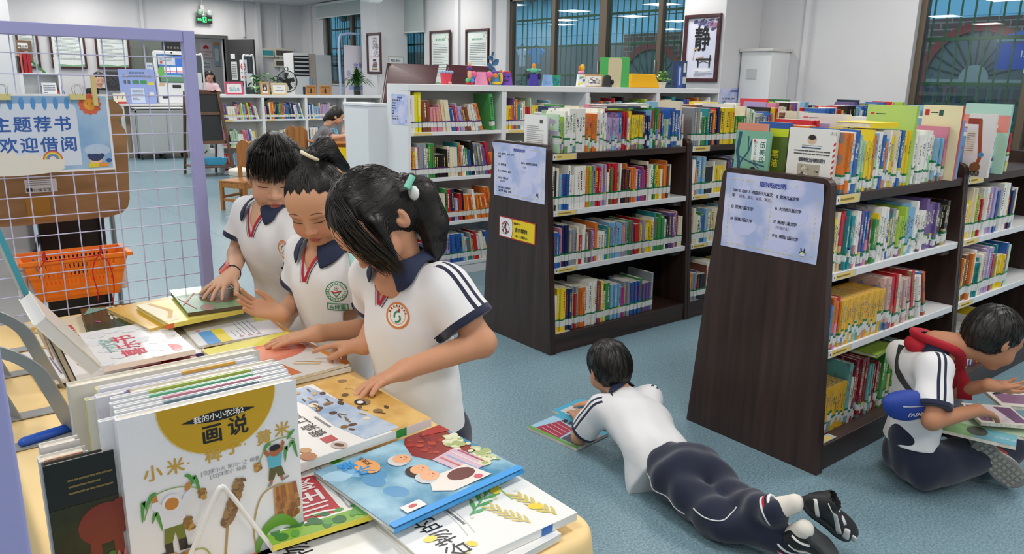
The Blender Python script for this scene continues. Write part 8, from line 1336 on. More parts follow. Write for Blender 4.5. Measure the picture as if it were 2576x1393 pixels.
def collar(f, N, l, u, fw, parent, R=.049, mat=None, spread=146, drop=.0):
	"""folded collar round the neck base N; l left, u up, fw forward"""
	vs = []; n = 32
	for i in range(n+1):
		q = math.radians(-spread+2*spread*i/n); e = abs(q)/math.radians(spread); dr = -fw*math.cos(q)+l*math.sin(q); fr = max(0, e-.45)/.55
		top = N+dr*R+u*(.030-.020*fr)+fw*.012*fr; mid = N+dr*(R+.010)+u*(.026-.028*fr)+fw*.016*fr; low = N+dr*(R+.032+.008*fr)+u*(-.010-.040*fr)+fw*(.012*fr); vs += [top, mid, (mid+low)/2+dr*.004, low]
	vs = np.array(vs).reshape(n+1, 4, 3); k = f.sample(vs[:, 2:].reshape(-1, 3)).reshape(n+1, 2)
	for j in (2, 3):
		p = vs[:, j]; vs[:, j] = f.near(p, .006 if j == 3 else .010)
	b = MB(); b.add(vs.reshape(-1, 3), [(4*i+j, 4*i+j+1, 4*i+5+j, 4*i+4+j) for i in range(n) for j in range(3)], mat or NAVY); o = b.build('collar', parent, smooth=True); m = o.modifiers.new('s', 'SOLIDIFY'); m.thickness = .004; m.offset = 0; m = o.modifiers.new('b', 'SUBSURF'); m.levels = m.render_levels = 1
def v_trim(f, vp, tops, fw, parent):
	b = MB()
	for tp in tops:
		pts = np.array([vp+(tp-vp)*t for t in np.linspace(-.03, 1, 9)]); side = unit(np.cross(tp-vp, fw)); side = side*np.sign(np.dot(side, tp-vp+(tp-(tops[0]+tops[1])/2)*3)+1e-9)
		for o, w, m in ((.0035, .0085, REDF), (.0135, .0022, NAVY)):
			A = f.hit(pts+side*(o-w/2)+fw*.08, -fw, .0028, 50, .25); B = f.hit(pts+side*(o+w/2)+fw*.08, -fw, .0024, 50, .25); v = [x for p in zip(A, B) for x in p]; b.add(v, [(2*i, 2*i+1, 2*i+3, 2*i+2) for i in range(8)], m)
	b.build('neck_trim', parent, smooth=True)
def school_shirt(t, S, E, N, fw, l, C, B, hem, vn=True, hemcut=None, h=.0035, fold=1., stripe_up=True, sleeve=.66, loose=1., rs=(.052, .06), vdepth=.085, name='shirt'):
	"""S, E: shoulders and elbows (left, right); C chest, B belly centres; hem = z of the lower edge; returns the field"""
	u = V(0, 0, 1); pts = list(S)+list(E)+[C, B, N]; lo = np.min(pts, 0)-.17; hi = np.max(pts, 0)+.14; lo[2] = min(lo[2], hem-.02); f = Field(lo, hi, h); A = Fr((0, 0, 0), l, np.cross(fw, l)); ax = unit(C-B) if np.linalg.norm(C-B) > 1e-6 else u; A = Fr((0, 0, 0), l, ax)
	f.cap(S[0]-u*.012, S[1]-u*.012, .05, k=.05).ell(C, [q*loose for q in (.122, .125, .084)], A, .05).ell(B, [q*loose for q in (.112, .13, .086)], A, .05); lo_ = unit(ax+u*1.5); f.ell(B-lo_*.10, [q*loose for q in (.114, .12, .088)], A, .05).ell(B-lo_*.17, [q*loose for q in (.118, .11, .09)], A, .05).cap(N-ax*.03, N+ax*.0, .05, .045, .03)
	cf = []
	for s, e in zip(S, E):
		a = unit(e-s); L = np.linalg.norm(e-s)*sleeve; c = s+a*L; f.cap(s, c+a*.016, rs[0], rs[1]*1.02, .035); cf.append((s, c, a)); 
	q = rnd_.uniform(0, 6); f.ripple(lambda X, Y, Z: fold*(.0028*np.sin(31*(X+Y*.7)+9*Z+q)*np.sin(23*Z-11*X+q)+.0018*np.sin(57*X-43*Y+31*Z+2*q)))
	for s, c, a in cf: f.cut(c, a, c-.085, c+.085, .003)
	f.cut(V(0, 0, hem), V(0, 0, -1), f.lo, V(f.lo[0]+f.h*f.n[0], f.lo[1]+f.h*f.n[1], hem+.01), .003) if hem > -1 else None
	if hemcut is not None: f.cut(hemcut, B-C, f.lo, f.lo+f.h*f.n, .003)
	f.cap(N+ax*.02, N+ax*.08, .047, .05, .004, True); vp = None
	if vn:
		vp = f.hit(np.array([N-ax*vdepth+fw*.16]), -fw, 0, 60, .3)[0]; top = N+fw*.06+ax*.0; f.cap(vp, top, .001, .032, .002, True)
	else: top = None
	def stripe(v):
		r = np.ones(len(v))
		for (s, c, a), sg in zip(cf, (1, -1)):
			out = unit(l*sg*.8+u*.75); out = unit(out-a*np.dot(out, a)); w = np.cross(a, out); p = v-s; r = np.where((p@out > .005) & (p@a > (-.05 if stripe_up else 0)) & (p@a < 9) & (np.abs(p@w) < .05) & ((p@(l*sg)) > -.062), np.minimum(r, np.abs(p@w)), r)
		return r
	def cuff(v):
		r = np.ones(len(v))
		for s, c, a in cf: p = c-v; ok = (np.linalg.norm(v-c+a*(p@a)[:, None], axis=1) < .085); r = np.where(ok & (p@a < .05), np.minimum(r, p@a), r)
		return r
	o = grown(f, name, SHIRT, t, attrs={'stripe': stripe, 'cuff': cuff}, it=3); return f, o, vp, top
def trousers(t, hips, knees, ankles, waist, mat=NAVYD, r=(.075, .06, .05), wr=.086, h=.006, fold=1., name='trousers', extra=None):
	pts = list(hips)+list(knees)+list(ankles)+[waist]; f = Field(np.min(pts, 0)-.16, np.max(pts, 0)+.15, h); m = (hips[0]+hips[1])/2
	f.cap(waist, m, wr*.98, wr, .05)
	for a, b, c in zip(hips, knees, ankles): f.cap(a, b, r[0], r[1], .04).cap(b, c, r[1], r[2], .03)
	if extra: extra(f)
	q = rnd_.uniform(0, 6); f.ripple(lambda X, Y, Z: fold*(.004*np.sin(29*(X-Y)+21*Z+q)*np.sin(17*Y+13*X)+.0025*np.sin(61*Y+37*X+q)))
	return f, grown(f, name, mat, t, it=3)
def shoe(t, heel, toe, up, s=1., m1=None, sole=None, name='shoe', h=.004, w=1.):
	heel = np.asarray(heel, float); toe = np.asarray(toe, float); d = unit(toe-heel); up = unit(np.asarray(up, float)-d*np.dot(up, d)); sd = np.cross(d, up); L = np.linalg.norm(toe-heel); f = Field(np.minimum(heel, toe)-.09*s, np.maximum(heel, toe)+.09*s, h); A = Fr((0, 0, 0), d, up); P = lambda a, b, c=0: heel+d*a*L+up*b*s+sd*c*s
	f.ell(P(.22, .035), [L*.24, .045*s, .032*s*w], A, .02).ell(P(.68, .026), [L*.34, .03*s, .04*s*w], A, .03).cap(P(.18, .05), P(.2, .075), .03*s, .032*s, .015).cap(P(.2, .075), P(.2, .12), .026*s, .026*s, .002, True)
	f.cut(P(0, .012), -up, f.lo, f.lo+f.h*f.n, .002); o = grown(f, name, m1 or M('eeeeee', .5), t, it=2)
	g = Field(np.minimum(heel, toe)-.06*s, np.maximum(heel, toe)+.06*s, h); g.ell(P(.24, .008), [L*.25, .03*s, .034*s*w], A, .02).ell(P(.68, .008), [L*.34, .03*s, .043*s*w], A, .03).cut(P(0, .02), up, g.lo, g.lo+g.h*g.n, .003).cut(P(0, 0), -up, g.lo, g.lo+g.h*g.n, .003); grown(g, 'sole', sole or M('e4e4e0', .6), t, it=1); return f, o, P
SK = (218, 172, 142)
def girl(name, lab, fwd, S, E, Wr, hands, N, Hc, hf, hu, C, B, hem, skin=SK, hs=1., h=.0021, bdg='orange', bpx=None):
	u = V(0, 0, 1); t = None; fw = unit(V(*fwd, 0)); l = np.cross(u, fw); hf = unit(hf); hu = unit(np.asarray(hu)-hf*np.dot(hu, hf)); H = Fr(Hc, np.cross(hu, hf), hu)
	pts = [Hc+V(0, 0, .13), Hc-.11, Hc+.11]+list(E)+list(Wr)+[p+unit(d)*.16 for p, (d, *_r) in zip(Wr, hands)]; lo = np.min(pts, 0)-.035; hi = np.max(pts, 0)+.035; lo[2] = min(lo[2], .74); f = Field(lo, hi, h)
	head_sdf(f, H, hs); f.cap(H(0, -.05*hs, -.022*hs), N-u*.01, .042, .045, .02)
	f.cap(S[0]-u*.02, S[1]-u*.02, .034, k=.03).ell(C, (.102, .105, .07), Fr((0, 0, 0), l, unit(C-B)), .03).ell(N-u*.055+fw*.012, (.07, .06, .052), Fr((0, 0, 0), l, u), .02)
	for s, e, w, hd in zip(S, E, Wr, hands):
		f.cap(s, e, .036, .030, .01).cap(e, w, .0315, .0205, .012); d, n, sd, kw = hd; f.cap(w, np.asarray(w)+unit(d)*.02, .0205, .017, .012); hand_sdf(f, np.asarray(w)+unit(d)*.006, d, n, sd, **kw)
	body = grown(f, name, SKIN, None, tint=face_tint(H, hs, skin), it=2); tag(body, lab, 'person'); eyes(f, H, hs, body)
	sf, so, vp, top = school_shirt(body, S, E, N, fw, l, C, B, hem); collar(sf, N, l, unit(C-B), fw, body)
	v_trim(sf, vp, [top+l*.032, top-l*.032], fw, body)
	if bpx: p = sf.hit(np.array([EYE]), bpx[0], 0, 90, 4.)[0]; badge(bdg, sf, p, bpx[1], u, so, bpx[2])
	hp = B-fw*.03; hp[2] = .60; w = B.copy(); w[2] = hem+.06; wf, to = trousers(body, [hp+l*.055, hp-l*.055], [hp+l*.06+fw*.01-u*.28, hp-l*.06+fw*.01-u*.28], [hp+l*.06-u*.53, hp-l*.06-u*.53], w)
	for sg in (-1, 1): a = hp+l*.06*sg-fw*.05; a[2] = .002; shoe(body, a, a+fw*.19, u, 1., h=.005)
	return body, f, H, sf, so
def hair_cap(H, s, cuts, adds=(), h=.003, k=.012, wob=.0012, grow=1.):
	pts = [H.o-.13*s, H.o+.13*s]+[np.asarray(p) for a in adds for p in a[:2]]; f = Field(np.min(pts, 0)-.06, np.max(pts, 0)+.06, h); A = Fr((0, 0, 0), H.x, H.y); P = lambda a, b, c: H(a*s, b*s, c*s)
	f.ell(P(0, .03, -.014), [q*s*grow for q in (.080, .083, .094)], A, .01).ell(P(0, -.01, -.045), [q*s*grow for q in (.072, .075, .06)], A, .03)
	for c, r in cuts: f.ell(P(*c), [q*s for q in r], A, .006, True)
	for a, b, ra, rb in adds: f.cap(a, b, ra, rb, k)
	f.ripple(lambda X, Y, Z: wob*np.sin(260*((X-H.o[0])*H.x[0]+(Y-H.o[1])*H.x[1]+(Z-H.o[2])*H.x[2]))); return f
UP = V(0, 0, 1)
def ctr(H, s, L): return [H(a*s, b*s, c*s) for a, b, c in L]
# leftmost girl: straight fringe, pink watch, right hand on the green book
S = [V(.935, 2.215, .985), V(.865, 2.455, 1.0)]; E = [V(.90, 2.13, .80), PY(597, 640, 2.475)]; Wr = [V(.86, 2.19, .70), PZ(583, 690, .862)]; N = V(.88, 2.335, 1.03); Hc = PY(693, 437, 2.315)
tip = PZ(520, 733, .826); hd = [(V(-.3, .2, -.5), V(-1, 0, 0), 1, {}), (PZ(556, 711, .850)-Wr[1], V(0, 0, -1), -1, dict(s=.95, curl=(.16, .22, .1), spread=1.6, thumb=(.6, .7, .3)))]
g1, f1, H1, sf1, so1 = girl('schoolgirl', 'schoolgirl with a blunt fringe and pink wristwatch, leftmost of the three at the table', (-.93, -.36), S, E, Wr, hd, N, Hc, (-.40, -.84, -.26), (-.1, -.25, 1), V(.888, 2.335, .90), V(.93, 2.345, .78), .60, bpx=(unit(ray(712, 626)), unit(V(-.8, -.6, .1)), .92), hs=1.08)
s = 1.08; q = hair_cap(H1, s, [((0, -.078, .095), (.067, .085, .085)), ((0, -.125, .03), (.09, .06, .09))], [(H1(0, .03, -.10), H1(0, -.02, -.13), .026, .03), (H1(0, -.02, -.13), H1(0, -.12, -.12), .03, .012)]); 
q.ell(H1(0, .044, .052), (.068, .046, .042), Fr((0, 0, 0), H1.x, H1.y), .008); hv = verts(grown(q, 'hair', HAIR, g1, it=2)); pulled('loose_hair', q, hv, H1(0, .03, -.11), 420, 7, g1, 21, ok=lambda p: (p-H1.o)@H1.n < .06)
crown = (0, .113, .005); P, r = hug(None, [ctr(H1, s, [(a*.25, .118, .015-abs(a)*.2), (a*.8, .092, .076-abs(a)*.25), (a*1.0, .05, .1-abs(a)*.42), (a*1.03, .012, .104-abs(a)*.5)]) for a in (-.068, -.045, -.02, 0, .02, .045, .068)], 10, 0, 330, 1, .006); fr = strand_mesh('fringe', P, r, g1)
P, r = hug(q, [ctr(H1, s, [(a*.6, .1, .045-abs(a)*.3), (a*1.2, .11-abs(a)*.5, -.01), (a*.9, .06, -.08), (0, .03, -.11)]) for a in (-.078, -.06, -.03, 0, .03, .06, .078)], 10, 0, 260, 2, .006); strand_mesh('hair_strands', P, r, g1)
w = Wr[1]; ax = unit(Wr[1]-E[1]); G = Fr(w-ax*.012, np.cross(ax, V(-.6, -.7, .3)), ax); b = MB(); b.tube([G(.0235*math.cos(a), 0, .0235*math.sin(a)) for a in np.linspace(0, 6.283, 25)], .0055, M('1c1c22', .5), 6, flat=.5, caps=False); tw = thing('wristwatch', 'pink cased square wristwatch on the leftmost girl\'s wrist', 'watch', G.o); b.build('strap', tw, smooth=True); nn = unit(V(-.75, -.45, .5)-ax*np.dot(V(-.75, -.45, .5), ax)); G = Fr(w-ax*.012+nn*.028, np.cross(ax, nn), ax); MB().box((-.019, -.021, -.006), (.019, .021, .006), M('e8807c', .4), G).build('case', tw, bevel=.006, seg=3); MB().box((-.014, -.016, .006), (.014, .016, .0068), M('1a1c22', .15), G).build('screen', tw, bevel=.001)
# middle girl: high ponytail with a cream band, both hands on the open magazine
S = [V(.942, 1.755, .96), V(.85, 1.985, .955)]; E = [PY(918, 806, 1.74), PY(722, 790, 2.06)]; E[0] = V(.945, 1.705, .79); E[1] = V(.845, 2.05, .80); Wr = [PZ(800, 838, .808), PZ(706, 790, .812)]; N = V(.862, 1.885, .99); Hc = PY(797, 512, 1.86)
hd = [(PZ(735, 850, .797)-Wr[0], V(0, 0, -1), 1, dict(s=.95, curl=(.1, .08, .05), spread=.5, thumb=(.6, .6, .2))), (PZ(660, 778, .83)-Wr[1], V(-.35, -.5, .8), -1, dict(s=.92, curl=(.25, .25, .2), thumb=(.75, .5, .3)))]
g2, f2, H2, sf2, so2 = girl('schoolgirl', 'schoolgirl with a high ponytail in a cream band, between the other two girls', (-.95, -.3), S, E, Wr, hd, N, Hc, (-.62, -.62, -.42), (-.25, -.12, 1), V(.868, 1.88, .86), V(.892, 1.885, .75), .58, bdg='green', bpx=(unit(ray(847, 733)), unit(V(-.75, -.65, .1)), .95), skin=(208, 156, 122), hs=.95)
s = .95
q = hair_cap(H2, s, [((0, -.062, .092), (.078, .098, .082)), ((0, -.125, .03), (.09, .06, .09))], [(H2(.0, .1, -.02), H2(.012, .125, -.035), .022, .016), (H2(.012, .125, -.035), H2(.03, .118, -.085), .018, .026), (H2(.03, .118, -.085), H2(.05, .03, -.125), .026, .012)]); hv = verts(grown(q, 'hair', HAIR, g2, it=2)); pulled('loose_hair', q, hv, H2(.01, .125, -.03), 420, 7, g2, 22, ok=lambda p: (p-H2.o)@H2.y < .105)
P, r = hug(q, [ctr(H2, s, [(a*.95, .06-abs(a)*.75, .068-abs(a)*.35), (a*.9, .09-abs(a)*.4, .03), (a*.5, .112, 0), (.004, .122, -.025)]) for a in (-.085, -.06, -.03, 0, .03, .06, .085)], 9, 0, 330, 3, .005); strand_mesh('hair_strands', P, r, g2)
P, r = hug(q, [ctr(H2, s, [(.012, .125, -.035), (.025+d, .135+e, -.065), (.045+d, .10+e, -.11), (.06+d, .02, -.125)]) for d, e in ((-.02, .02), (.0, .01), (.02, .0), (.03, -.03))], 9, 0, 150, 4, .012); strand_mesh('ponytail', P, r*1.1, g2)
a, c = H2(.002, .116, -.026), H2(.012, .13, -.038); d = unit(c-a); x = unit(np.cross(d, H2.x)); y = np.cross(d, x); tag(MB().tube([a+(c-a)*.5+(x*math.cos(k)+y*math.sin(k))*.0205 for k in np.linspace(0, 6.283, 21)], .006, M('efe4c0', .7), 8, False, .8).build('hair_band', smooth=True), 'cream hair band on the middle girl\'s ponytail', 'hair band')
b = MB(); F = Fr((.80, 1.70, .90), V(.6, -.75, 0), UP); pts = np.array([PY(875, 615, 1.72), PY(886, 650, 1.70), PY(890, 700, 1.69)]); pp = [sf2.hit(np.array([EYE]), unit(ray(px, py)), .003, 90, 4.)[0] for px, py in ((878, 618), (884, 640), (889, 665), (893, 690), (897, 712))]; b.tube(pp, .009, M('a8d4cc', .7), 8, True, .3); tag(b.build('bag_strap', smooth=True), 'mint green bag strap over the middle girl\'s shoulder', 'strap')
# right girl: ponytail with a mint clip, seen from her left side
S = [V(.888, 1.345, .985), V(.85, 1.595, .975)]; E = [PY(1212, 862, 1.265), V(.90, 1.67, .83)]; Wr = [PZ(1018, 930, .838), PZ(915, 868, .82)]; N = V(.855, 1.465, 1.025); Hc = PY(940, 556, 1.47)
hd = [(PZ(958, 955, .832)-Wr[0], V(-.3, -.3, -.9), 1, dict(s=.95, curl=(.15, .25, .2), thumb=(.75, .45, .2))), (PZ(860, 872, .806)-Wr[1], V(-.3, -.4, -.8), -1, dict(s=.95, curl=((.15, .15, .1), (.9, .9, .5), (1., 1., .6), (1., 1., .6)), thumb=(.8, .3, .4)))]
g3, f3, H3, sf3, so3 = girl('schoolgirl', 'schoolgirl with a ponytail and mint hair clip, rightmost of the three at the table', (-.99, -.12), S, E, Wr, hd, N, Hc, (-.66, -.24, -.66), (-.6, .05, .6), V(.865, 1.468, .875), V(.884, 1.468, .76), .56, bpx=(unit(ray(1001, 793)), unit(V(-.75, -.65, .1)), 1.0), skin=(206, 151, 118))
s = 1.0
T3 = [PY(1024, 462, 1.445), PY(1058, 485, 1.44), PY(1088, 560, 1.43), PY(1094, 620, 1.42), PY(1088, 672, 1.415)]
q = hair_cap(H3, s, [((0, -.068, .095), (.064, .085, .078)), ((0, -.13, .03), (.09, .055, .09))], [(H3(.02, .02, -.075), T3[0], .024, .018), (T3[0], T3[1], .022, .034), (T3[1], T3[2], .034, .036), (T3[2], T3[3], .034, .022), (T3[3], T3[4], .022, .006)], grow=1.03)
for sg in (-1, 1): q.cap(H3(sg*.07, .03, .035), H3(sg*.062, -.06, .062), .016, .006, .012)
hv = verts(grown(q, 'hair', HAIR, g3, it=2)); pulled('loose_hair', q, hv, T3[0], 620, 8, g3, 23, ok=lambda p: np.linalg.norm(p-H3.o, axis=1) < .125)
P, r = hug(q, [ctr(H3, s, [(a*.3, .108, .02), (a*1.2, .085-abs(a)*.3, .0), (a*1.05, .05, -.06), (.036, .03, -.095)]) for a in (-.08, -.05, -.02, .01, .04, .065, .082)], 10, 0, 380, 5, .006); strand_mesh('hair_strands', P, r, g3)
P, r = hug(q, [ctr(H3, s, [(a*.4, .11, .03), (a*1.05, .075, .09-abs(a)*.3), (a*1.2, .012, .104-abs(a)*.35), (a*1.15, -.06+abs(a)*.2, .098-abs(a)*.3)]) for a in (-.075, -.06, -.045)], 10, 0, 110, 6, .010); strand_mesh('fringe', P, r, g3); P, r = hug(None, [ctr(H3, s, [(a*.4, .112, .03), (a*1.05, .078, .09-abs(a)*.3), (a*1.2, .012, .106-abs(a)*.35), (a*1.16, -.075, .098-abs(a)*.3)]) for a in (.03, .045, .06, .075)], 10, 0, 210, 16, .012); strand_mesh('fringe', P, r, g3)
P, r = hug(q, [[T3[0]+V(0, 0, 0), T3[1]+V(d, -d, e), T3[2]+V(d, -d, e*.5), T3[3]+V(d, -d, 0)*.8, T3[4]+V(d, -d, -.02)*.6] for d, e in ((-.03, .01), (-.012, .02), (.012, .02), (.03, .005))], 11, 0, 260, 7, .008); strand_mesh('ponytail', P, r*1.15, g3)
P = np.array([smooth_path(ctr(H3, s, [(.07, .02-.006*i, .04+.006*i), (.079, -.03, .055+.004*i), (.07-.003*i, -.085-.01*(i % 3), .06+.006*i)]), 4) for i in range(7)]); strand_mesh('loose_locks', P, np.full(7, .0009), g3)
a = T3[0]; c = a+(T3[1]-a)*.3; d = unit(c-a); x = unit(np.cross(d, H3.y)); y = np.cross(d, x); tag(MB().tube([a+(x*math.cos(k)+y*math.sin(k))*.0215 for k in np.linspace(0, 6.283, 21)], .006, M('18181a', .7), 8, False).build('hair_band', smooth=True), 'black hair band on the right girl\'s ponytail', 'hair band')
c = PY(1022, 474, 1.40); t = thing('hair_clip', 'mint green and white hair clip in the right girl\'s ponytail', 'hair clip', c); MB().tube([c, c+H3.x*.004-H3.n*.03+H3.y*.004], .0075, M('7fd0b8', .4), 10).build('clip_bar', t, smooth=True, auto=.7); MB().ball(c-H3.y*.02-H3.n*.005, (.008, .02, .016), M('e8ecea', .4), 12).build('clip_leaf', t, smooth=True)
# boy lying on the floor with a magazine
SOCK = M('ece6dc', .9, .2, 600); BLKS = M('1d1d20', .55, .1, 300); SOLG = M('4a4a4c', .8, .15, 250)
def short_hair(H, s, parent, seed, extra=()):
	q = hair_cap(H, s, [((0, -.085, .085), (.075, .085, .085)), ((0, -.125, -.03), (.1, .06, .1))]+list(extra), grow=1.03); hv = verts(grown(q, 'hair', HAIR, parent, it=2)); pulled('loose_hair', q, hv, H(.005*s, .1*s, -.05*s), 620, 5, parent, seed, away=True, frac=(.6, 1.1), r=(.0008, .0013), lift=.0012); return q
def boy(name, lab, fw, l, S, E, Wr, hands, N, Hc, hf, hu, C, B, skin, h, hemcut, hs=1., vn=False, rs=(.052, .06), loose=1.):
	hf = unit(hf); hu = unit(np.asarray(hu)-hf*np.dot(hu, hf)); H = Fr(Hc, np.cross(hu, hf), hu); pts = [Hc+.12, Hc-.12]+list(E)+list(Wr)+[np.asarray(w)+unit(d[0])*.15 for w, d in zip(Wr, hands)]+[C-.08]; f = Field(np.min(pts, 0)-.05, np.max(pts, 0)+.05, h); ax = unit(C-B)
	head_sdf(f, H, hs); f.cap(H(0, -.05*hs, -.02*hs), N, .043, .047, .02).cap(S[0], S[1], .034, k=.03).ell(C, (.098, .1, .066), Fr((0, 0, 0), l, ax), .03).ell(N-ax*.05+fw*.01, (.07, .055, .05), Fr((0, 0, 0), l, ax), .02)
	for s, e, w, (d, n, sd, kw) in zip(S, E, Wr, hands): f.cap(s, e, .037, .031, .01).cap(e, w, .032, .021, .012).cap(w, np.asarray(w)+unit(d)*.02, .021, .017, .012); hand_sdf(f, np.asarray(w)+unit(d)*.006, d, n, sd, **kw)
	o = grown(f, name, SKIN, None, tint=face_tint(H, hs, skin), it=2); tag(o, lab, 'person'); eyes(f, H, hs, o); sf, so, vp, top = school_shirt(o, S, E, N, fw, l, C, B, -9, vn, hemcut, rs=rs, sleeve=.78, loose=loose)
	return o, f, H, sf, so
HcB = PZ(1530, 925, .31); N = V(2.105, 1.935, .235); S = [V(1.995, 1.925, .205), V(2.215, 1.885, .205)]; E = [V(1.985, 2.035, .042), V(2.29, 2.02, .04)]; Wr = [PZ(1456, 1052, .04), V(2.27, 2.2, .04)]
b1, fb, HB, sfb, sob = boy('schoolboy', 'schoolboy lying on his front on the blue floor reading a magazine', V(.0, .2, -1.), V(-1, -.1, 0), S, E, Wr, [(PZ(1440, 1020, .035)-Wr[0], V(0, 0, -1), 1, dict(s=.95, curl=(.15, .2, .1), spread=.6)), (V(-.3, 1, -.05), V(0, 0, -1), -1, dict(s=.95))], N, HcB, (.30, .86, -.42), (.1, .35, 1), V(2.075, 1.80, .165), V(2.02, 1.66, .115), (206, 152, 120), .003, V(1.99, 1.575, .1), 1.02, loose=1.1)
short_hair(HB, 1.02, b1, 31); collar(sfb, N, V(-1, -.1, 0), unit(V(.055, .14, .05)), V(0, .2, -1), b1)
L_ = lambda f_: f_.cap(V(1.955, 1.50, .14), V(2.045, 1.48, .14), .062, .062, .05)
wfb, to = trousers(b1, [V(1.935, 1.52, .105), V(2.075, 1.50, .10)], [V(1.905, 1.305, .065), V(2.03, 1.31, .075)], [V(1.955, 1.085, .085), V(1.925, 1.125, .175)], V(2.0, 1.6, .115), r=(.072, .06, .046), wr=.082, h=.005, fold=1.7, extra=L_)
pip = lambda P: MB().tube(list(wfb.near(np.array(smooth_path(P, 6)), .0008)), .0022, M('e8e8ea', .7), 6).build('piping', to, smooth=True)
pip([PZ(1604, 1176, .1), PZ(1630, 1215, .08), PZ(1670, 1250, .07), PZ(1728, 1286, .06)]); pip([PZ(1740, 1277, .1), PZ(1775, 1300, .09), PZ(1815, 1312, .09), PZ(1860, 1295, .09), PZ(1905, 1279, .1)])
for k, (a, hl, te, up, sl) in enumerate(((V(1.925, 1.125, .175), V(1.955, 1.06, .225), V(2.165, 1.0, .06), V(.35, -.75, .55), M('26262a', .6)), (V(1.955, 1.085, .085), V(1.93, 1.01, .175), V(2.07, .965, .035), V(-.3, .75, -.55), SOLG))):
	d = unit(hl-a); g = Field(np.minimum(a, hl)-.07, np.maximum(a, hl)+.07, .004); g.chain([a-d*.01, a+d*.03, a+(hl-a)*.85], [.034, .031, .028], .01); grown(g, 'sock', SOCK, b1); b = MB(); x = unit(np.cross(d, UP)); y = np.cross(d, x)
	for j, c in enumerate(('f0f0f0', 'b8203a', '141a34', 'f0f0f0')): b.tube([a+d*(-.012+.008*j)+(x*math.cos(q)+y*math.sin(q))*.043 for q in np.linspace(0, 6.283, 25)], .0052, M(c, .8), 6, False)
	b.build('ankle_cuff', to, smooth=True); sf_, so_, P = shoe(b1, hl, te, up, 1., BLKS, sl); b = MB(); WH = M('e8e8e6', .5); F = Fr(P(0, 0), te-hl, up); Ls = np.linalg.norm(te-hl); n_ = F.n if (F.n@(EYE-hl)) > 0 else -F.n
	for (u0, v0), (u1, v1), w in (((.1, .075), (.45, .05), .007), ((.3, .06), (.62, .02), .01), ((.62, .045), (.72, .02), .016), ((.8, .04), (.92, .02), .014), ((.45, .06), (.6, .05), .006), ((.0, .05), (.2, .02), .008)):
		pts = np.array([F(Ls*(u0+(u1-u0)*t), v0+(v1-v0)*t, 0) for t in np.linspace(0, 1, 6)]); b.tube(list(sf_.near(sf_.hit(pts+n_*.09, -n_, .001, 50, .2), .0005)), w*1.0, WH, 6, True, .25)
	b.build('shoe_patch', so_, smooth=True)
def d_mg1(b, F, w, h): b.rect(F, 0, 0, w, h, G_('a8cfe8'), .0003).rect(F, .0, h*.8, w, h, G_('52b4d4'), .0006).rect(F, w*.55, h*.6, w, h*.82, G_('b09aa0'), .0007).shape(F, [(w*.1, h*.1), (w*.6, h*.05), (w*.55, h*.6), (w*.2, h*.7)], G_('a83a52'), .0009).rect(F, w*.62, h*.1, w*.95, h*.5, G_('555a68'), .001).rect(F, 0, 0, w, h*.08, G_('6aa84a'), .0011); [b.stroke(F, [(w*.15, h*(.2+.13*k)), (w*.56, h*(.12+.13*k))], .003, G_('e0c8d0'), .0013) for k in range(4)]; b.text(F, w*.2, h*.72, w*.12, '高层住宅', G_('30303a'), .0014, True)
def d_mg2(b, F, w, h): b.rect(F, 0, 0, w, h, G_('4cb2d6'), .0003).rect(F, w*.1, h*.1, w*.6, h*.5, G_('d8d4d0'), .0006); blobs(b, F, w, h, ['e8c85a', 'a83a52', '3a4a5a', 'f0f0f0'], 14, 3, (.04, .08))
def mag(lab, A, B, C, z, th, dec, dec2, B2):
	t = thing('open_magazine', lab, 'magazine', PZ(*A, z)); a, c, x = PZ(*A, z), PZ(*C, z), PZ(*B, z); F = Fr(a, x-a, c-a); w, h = np.linalg.norm(x-a), float(np.dot(c-a, F.y)); b = MB().box((0, 0, -th), (w, h, 0), PAGES, F); dec(b, F, w, h); b.build('near_page', t); F2 = Fr(c, F.x, F.y); b = MB().box((0, .001, -th), (w, h*B2, -.001), PAGES, F2); dec2(b, F2, w, h*B2); b.build('far_page', t)
mag('open blue architecture magazine on the floor under the lying boy\'s arm', (1328, 1073), (1450, 1128), (1390, 1031), .0125, .012, d_mg1, d_mg2, .95)
# boy sitting against the nearest bookcase
fw = unit(V(.78, -.62, 0)); l = np.cross(UP, fw); HcS = PY(2500, 850, .935); SR = PY(2352, 925, 1.03); S = [SR+l*.22-UP*.03, SR]; N = SR+l*.115+fw*.055+UP*.05; C = SR+l*.11+fw*.02-UP*.10; B = C+fw*.0-UP*.12; E = [V(2.98, 1.10, .30), PY(2345, 1058, .975)]; Wr = [PY(2488, 968, .91), PY(2458, 1032, .91)]
b2, fs_, HS, sfs, sos = boy('schoolboy', 'schoolboy with a red scarf sitting on the floor against the nearest bookcase, reading', fw, l, S, E, Wr, [(V(.75, -.5, -.12), V(-.2, -.35, .9), -1, dict(s=.98, curl=(.25, .3, .2), thumb=(.7, .4, .5))), (PY(2520, 1045, .88)-Wr[1], V(0, 0, -1), -1, dict(s=.98, curl=(.2, .3, .2)))], N, HcS, (.76, -.45, -.50), (.45, -.15, 1), C, B, (196, 138, 104), .0028, V(2.7, 1.1, .17), 1.0, True, loose=.92)
short_hair(HS, 1., b2, 41); collar(sfs, N, l, unit(C-B), fw, b2)
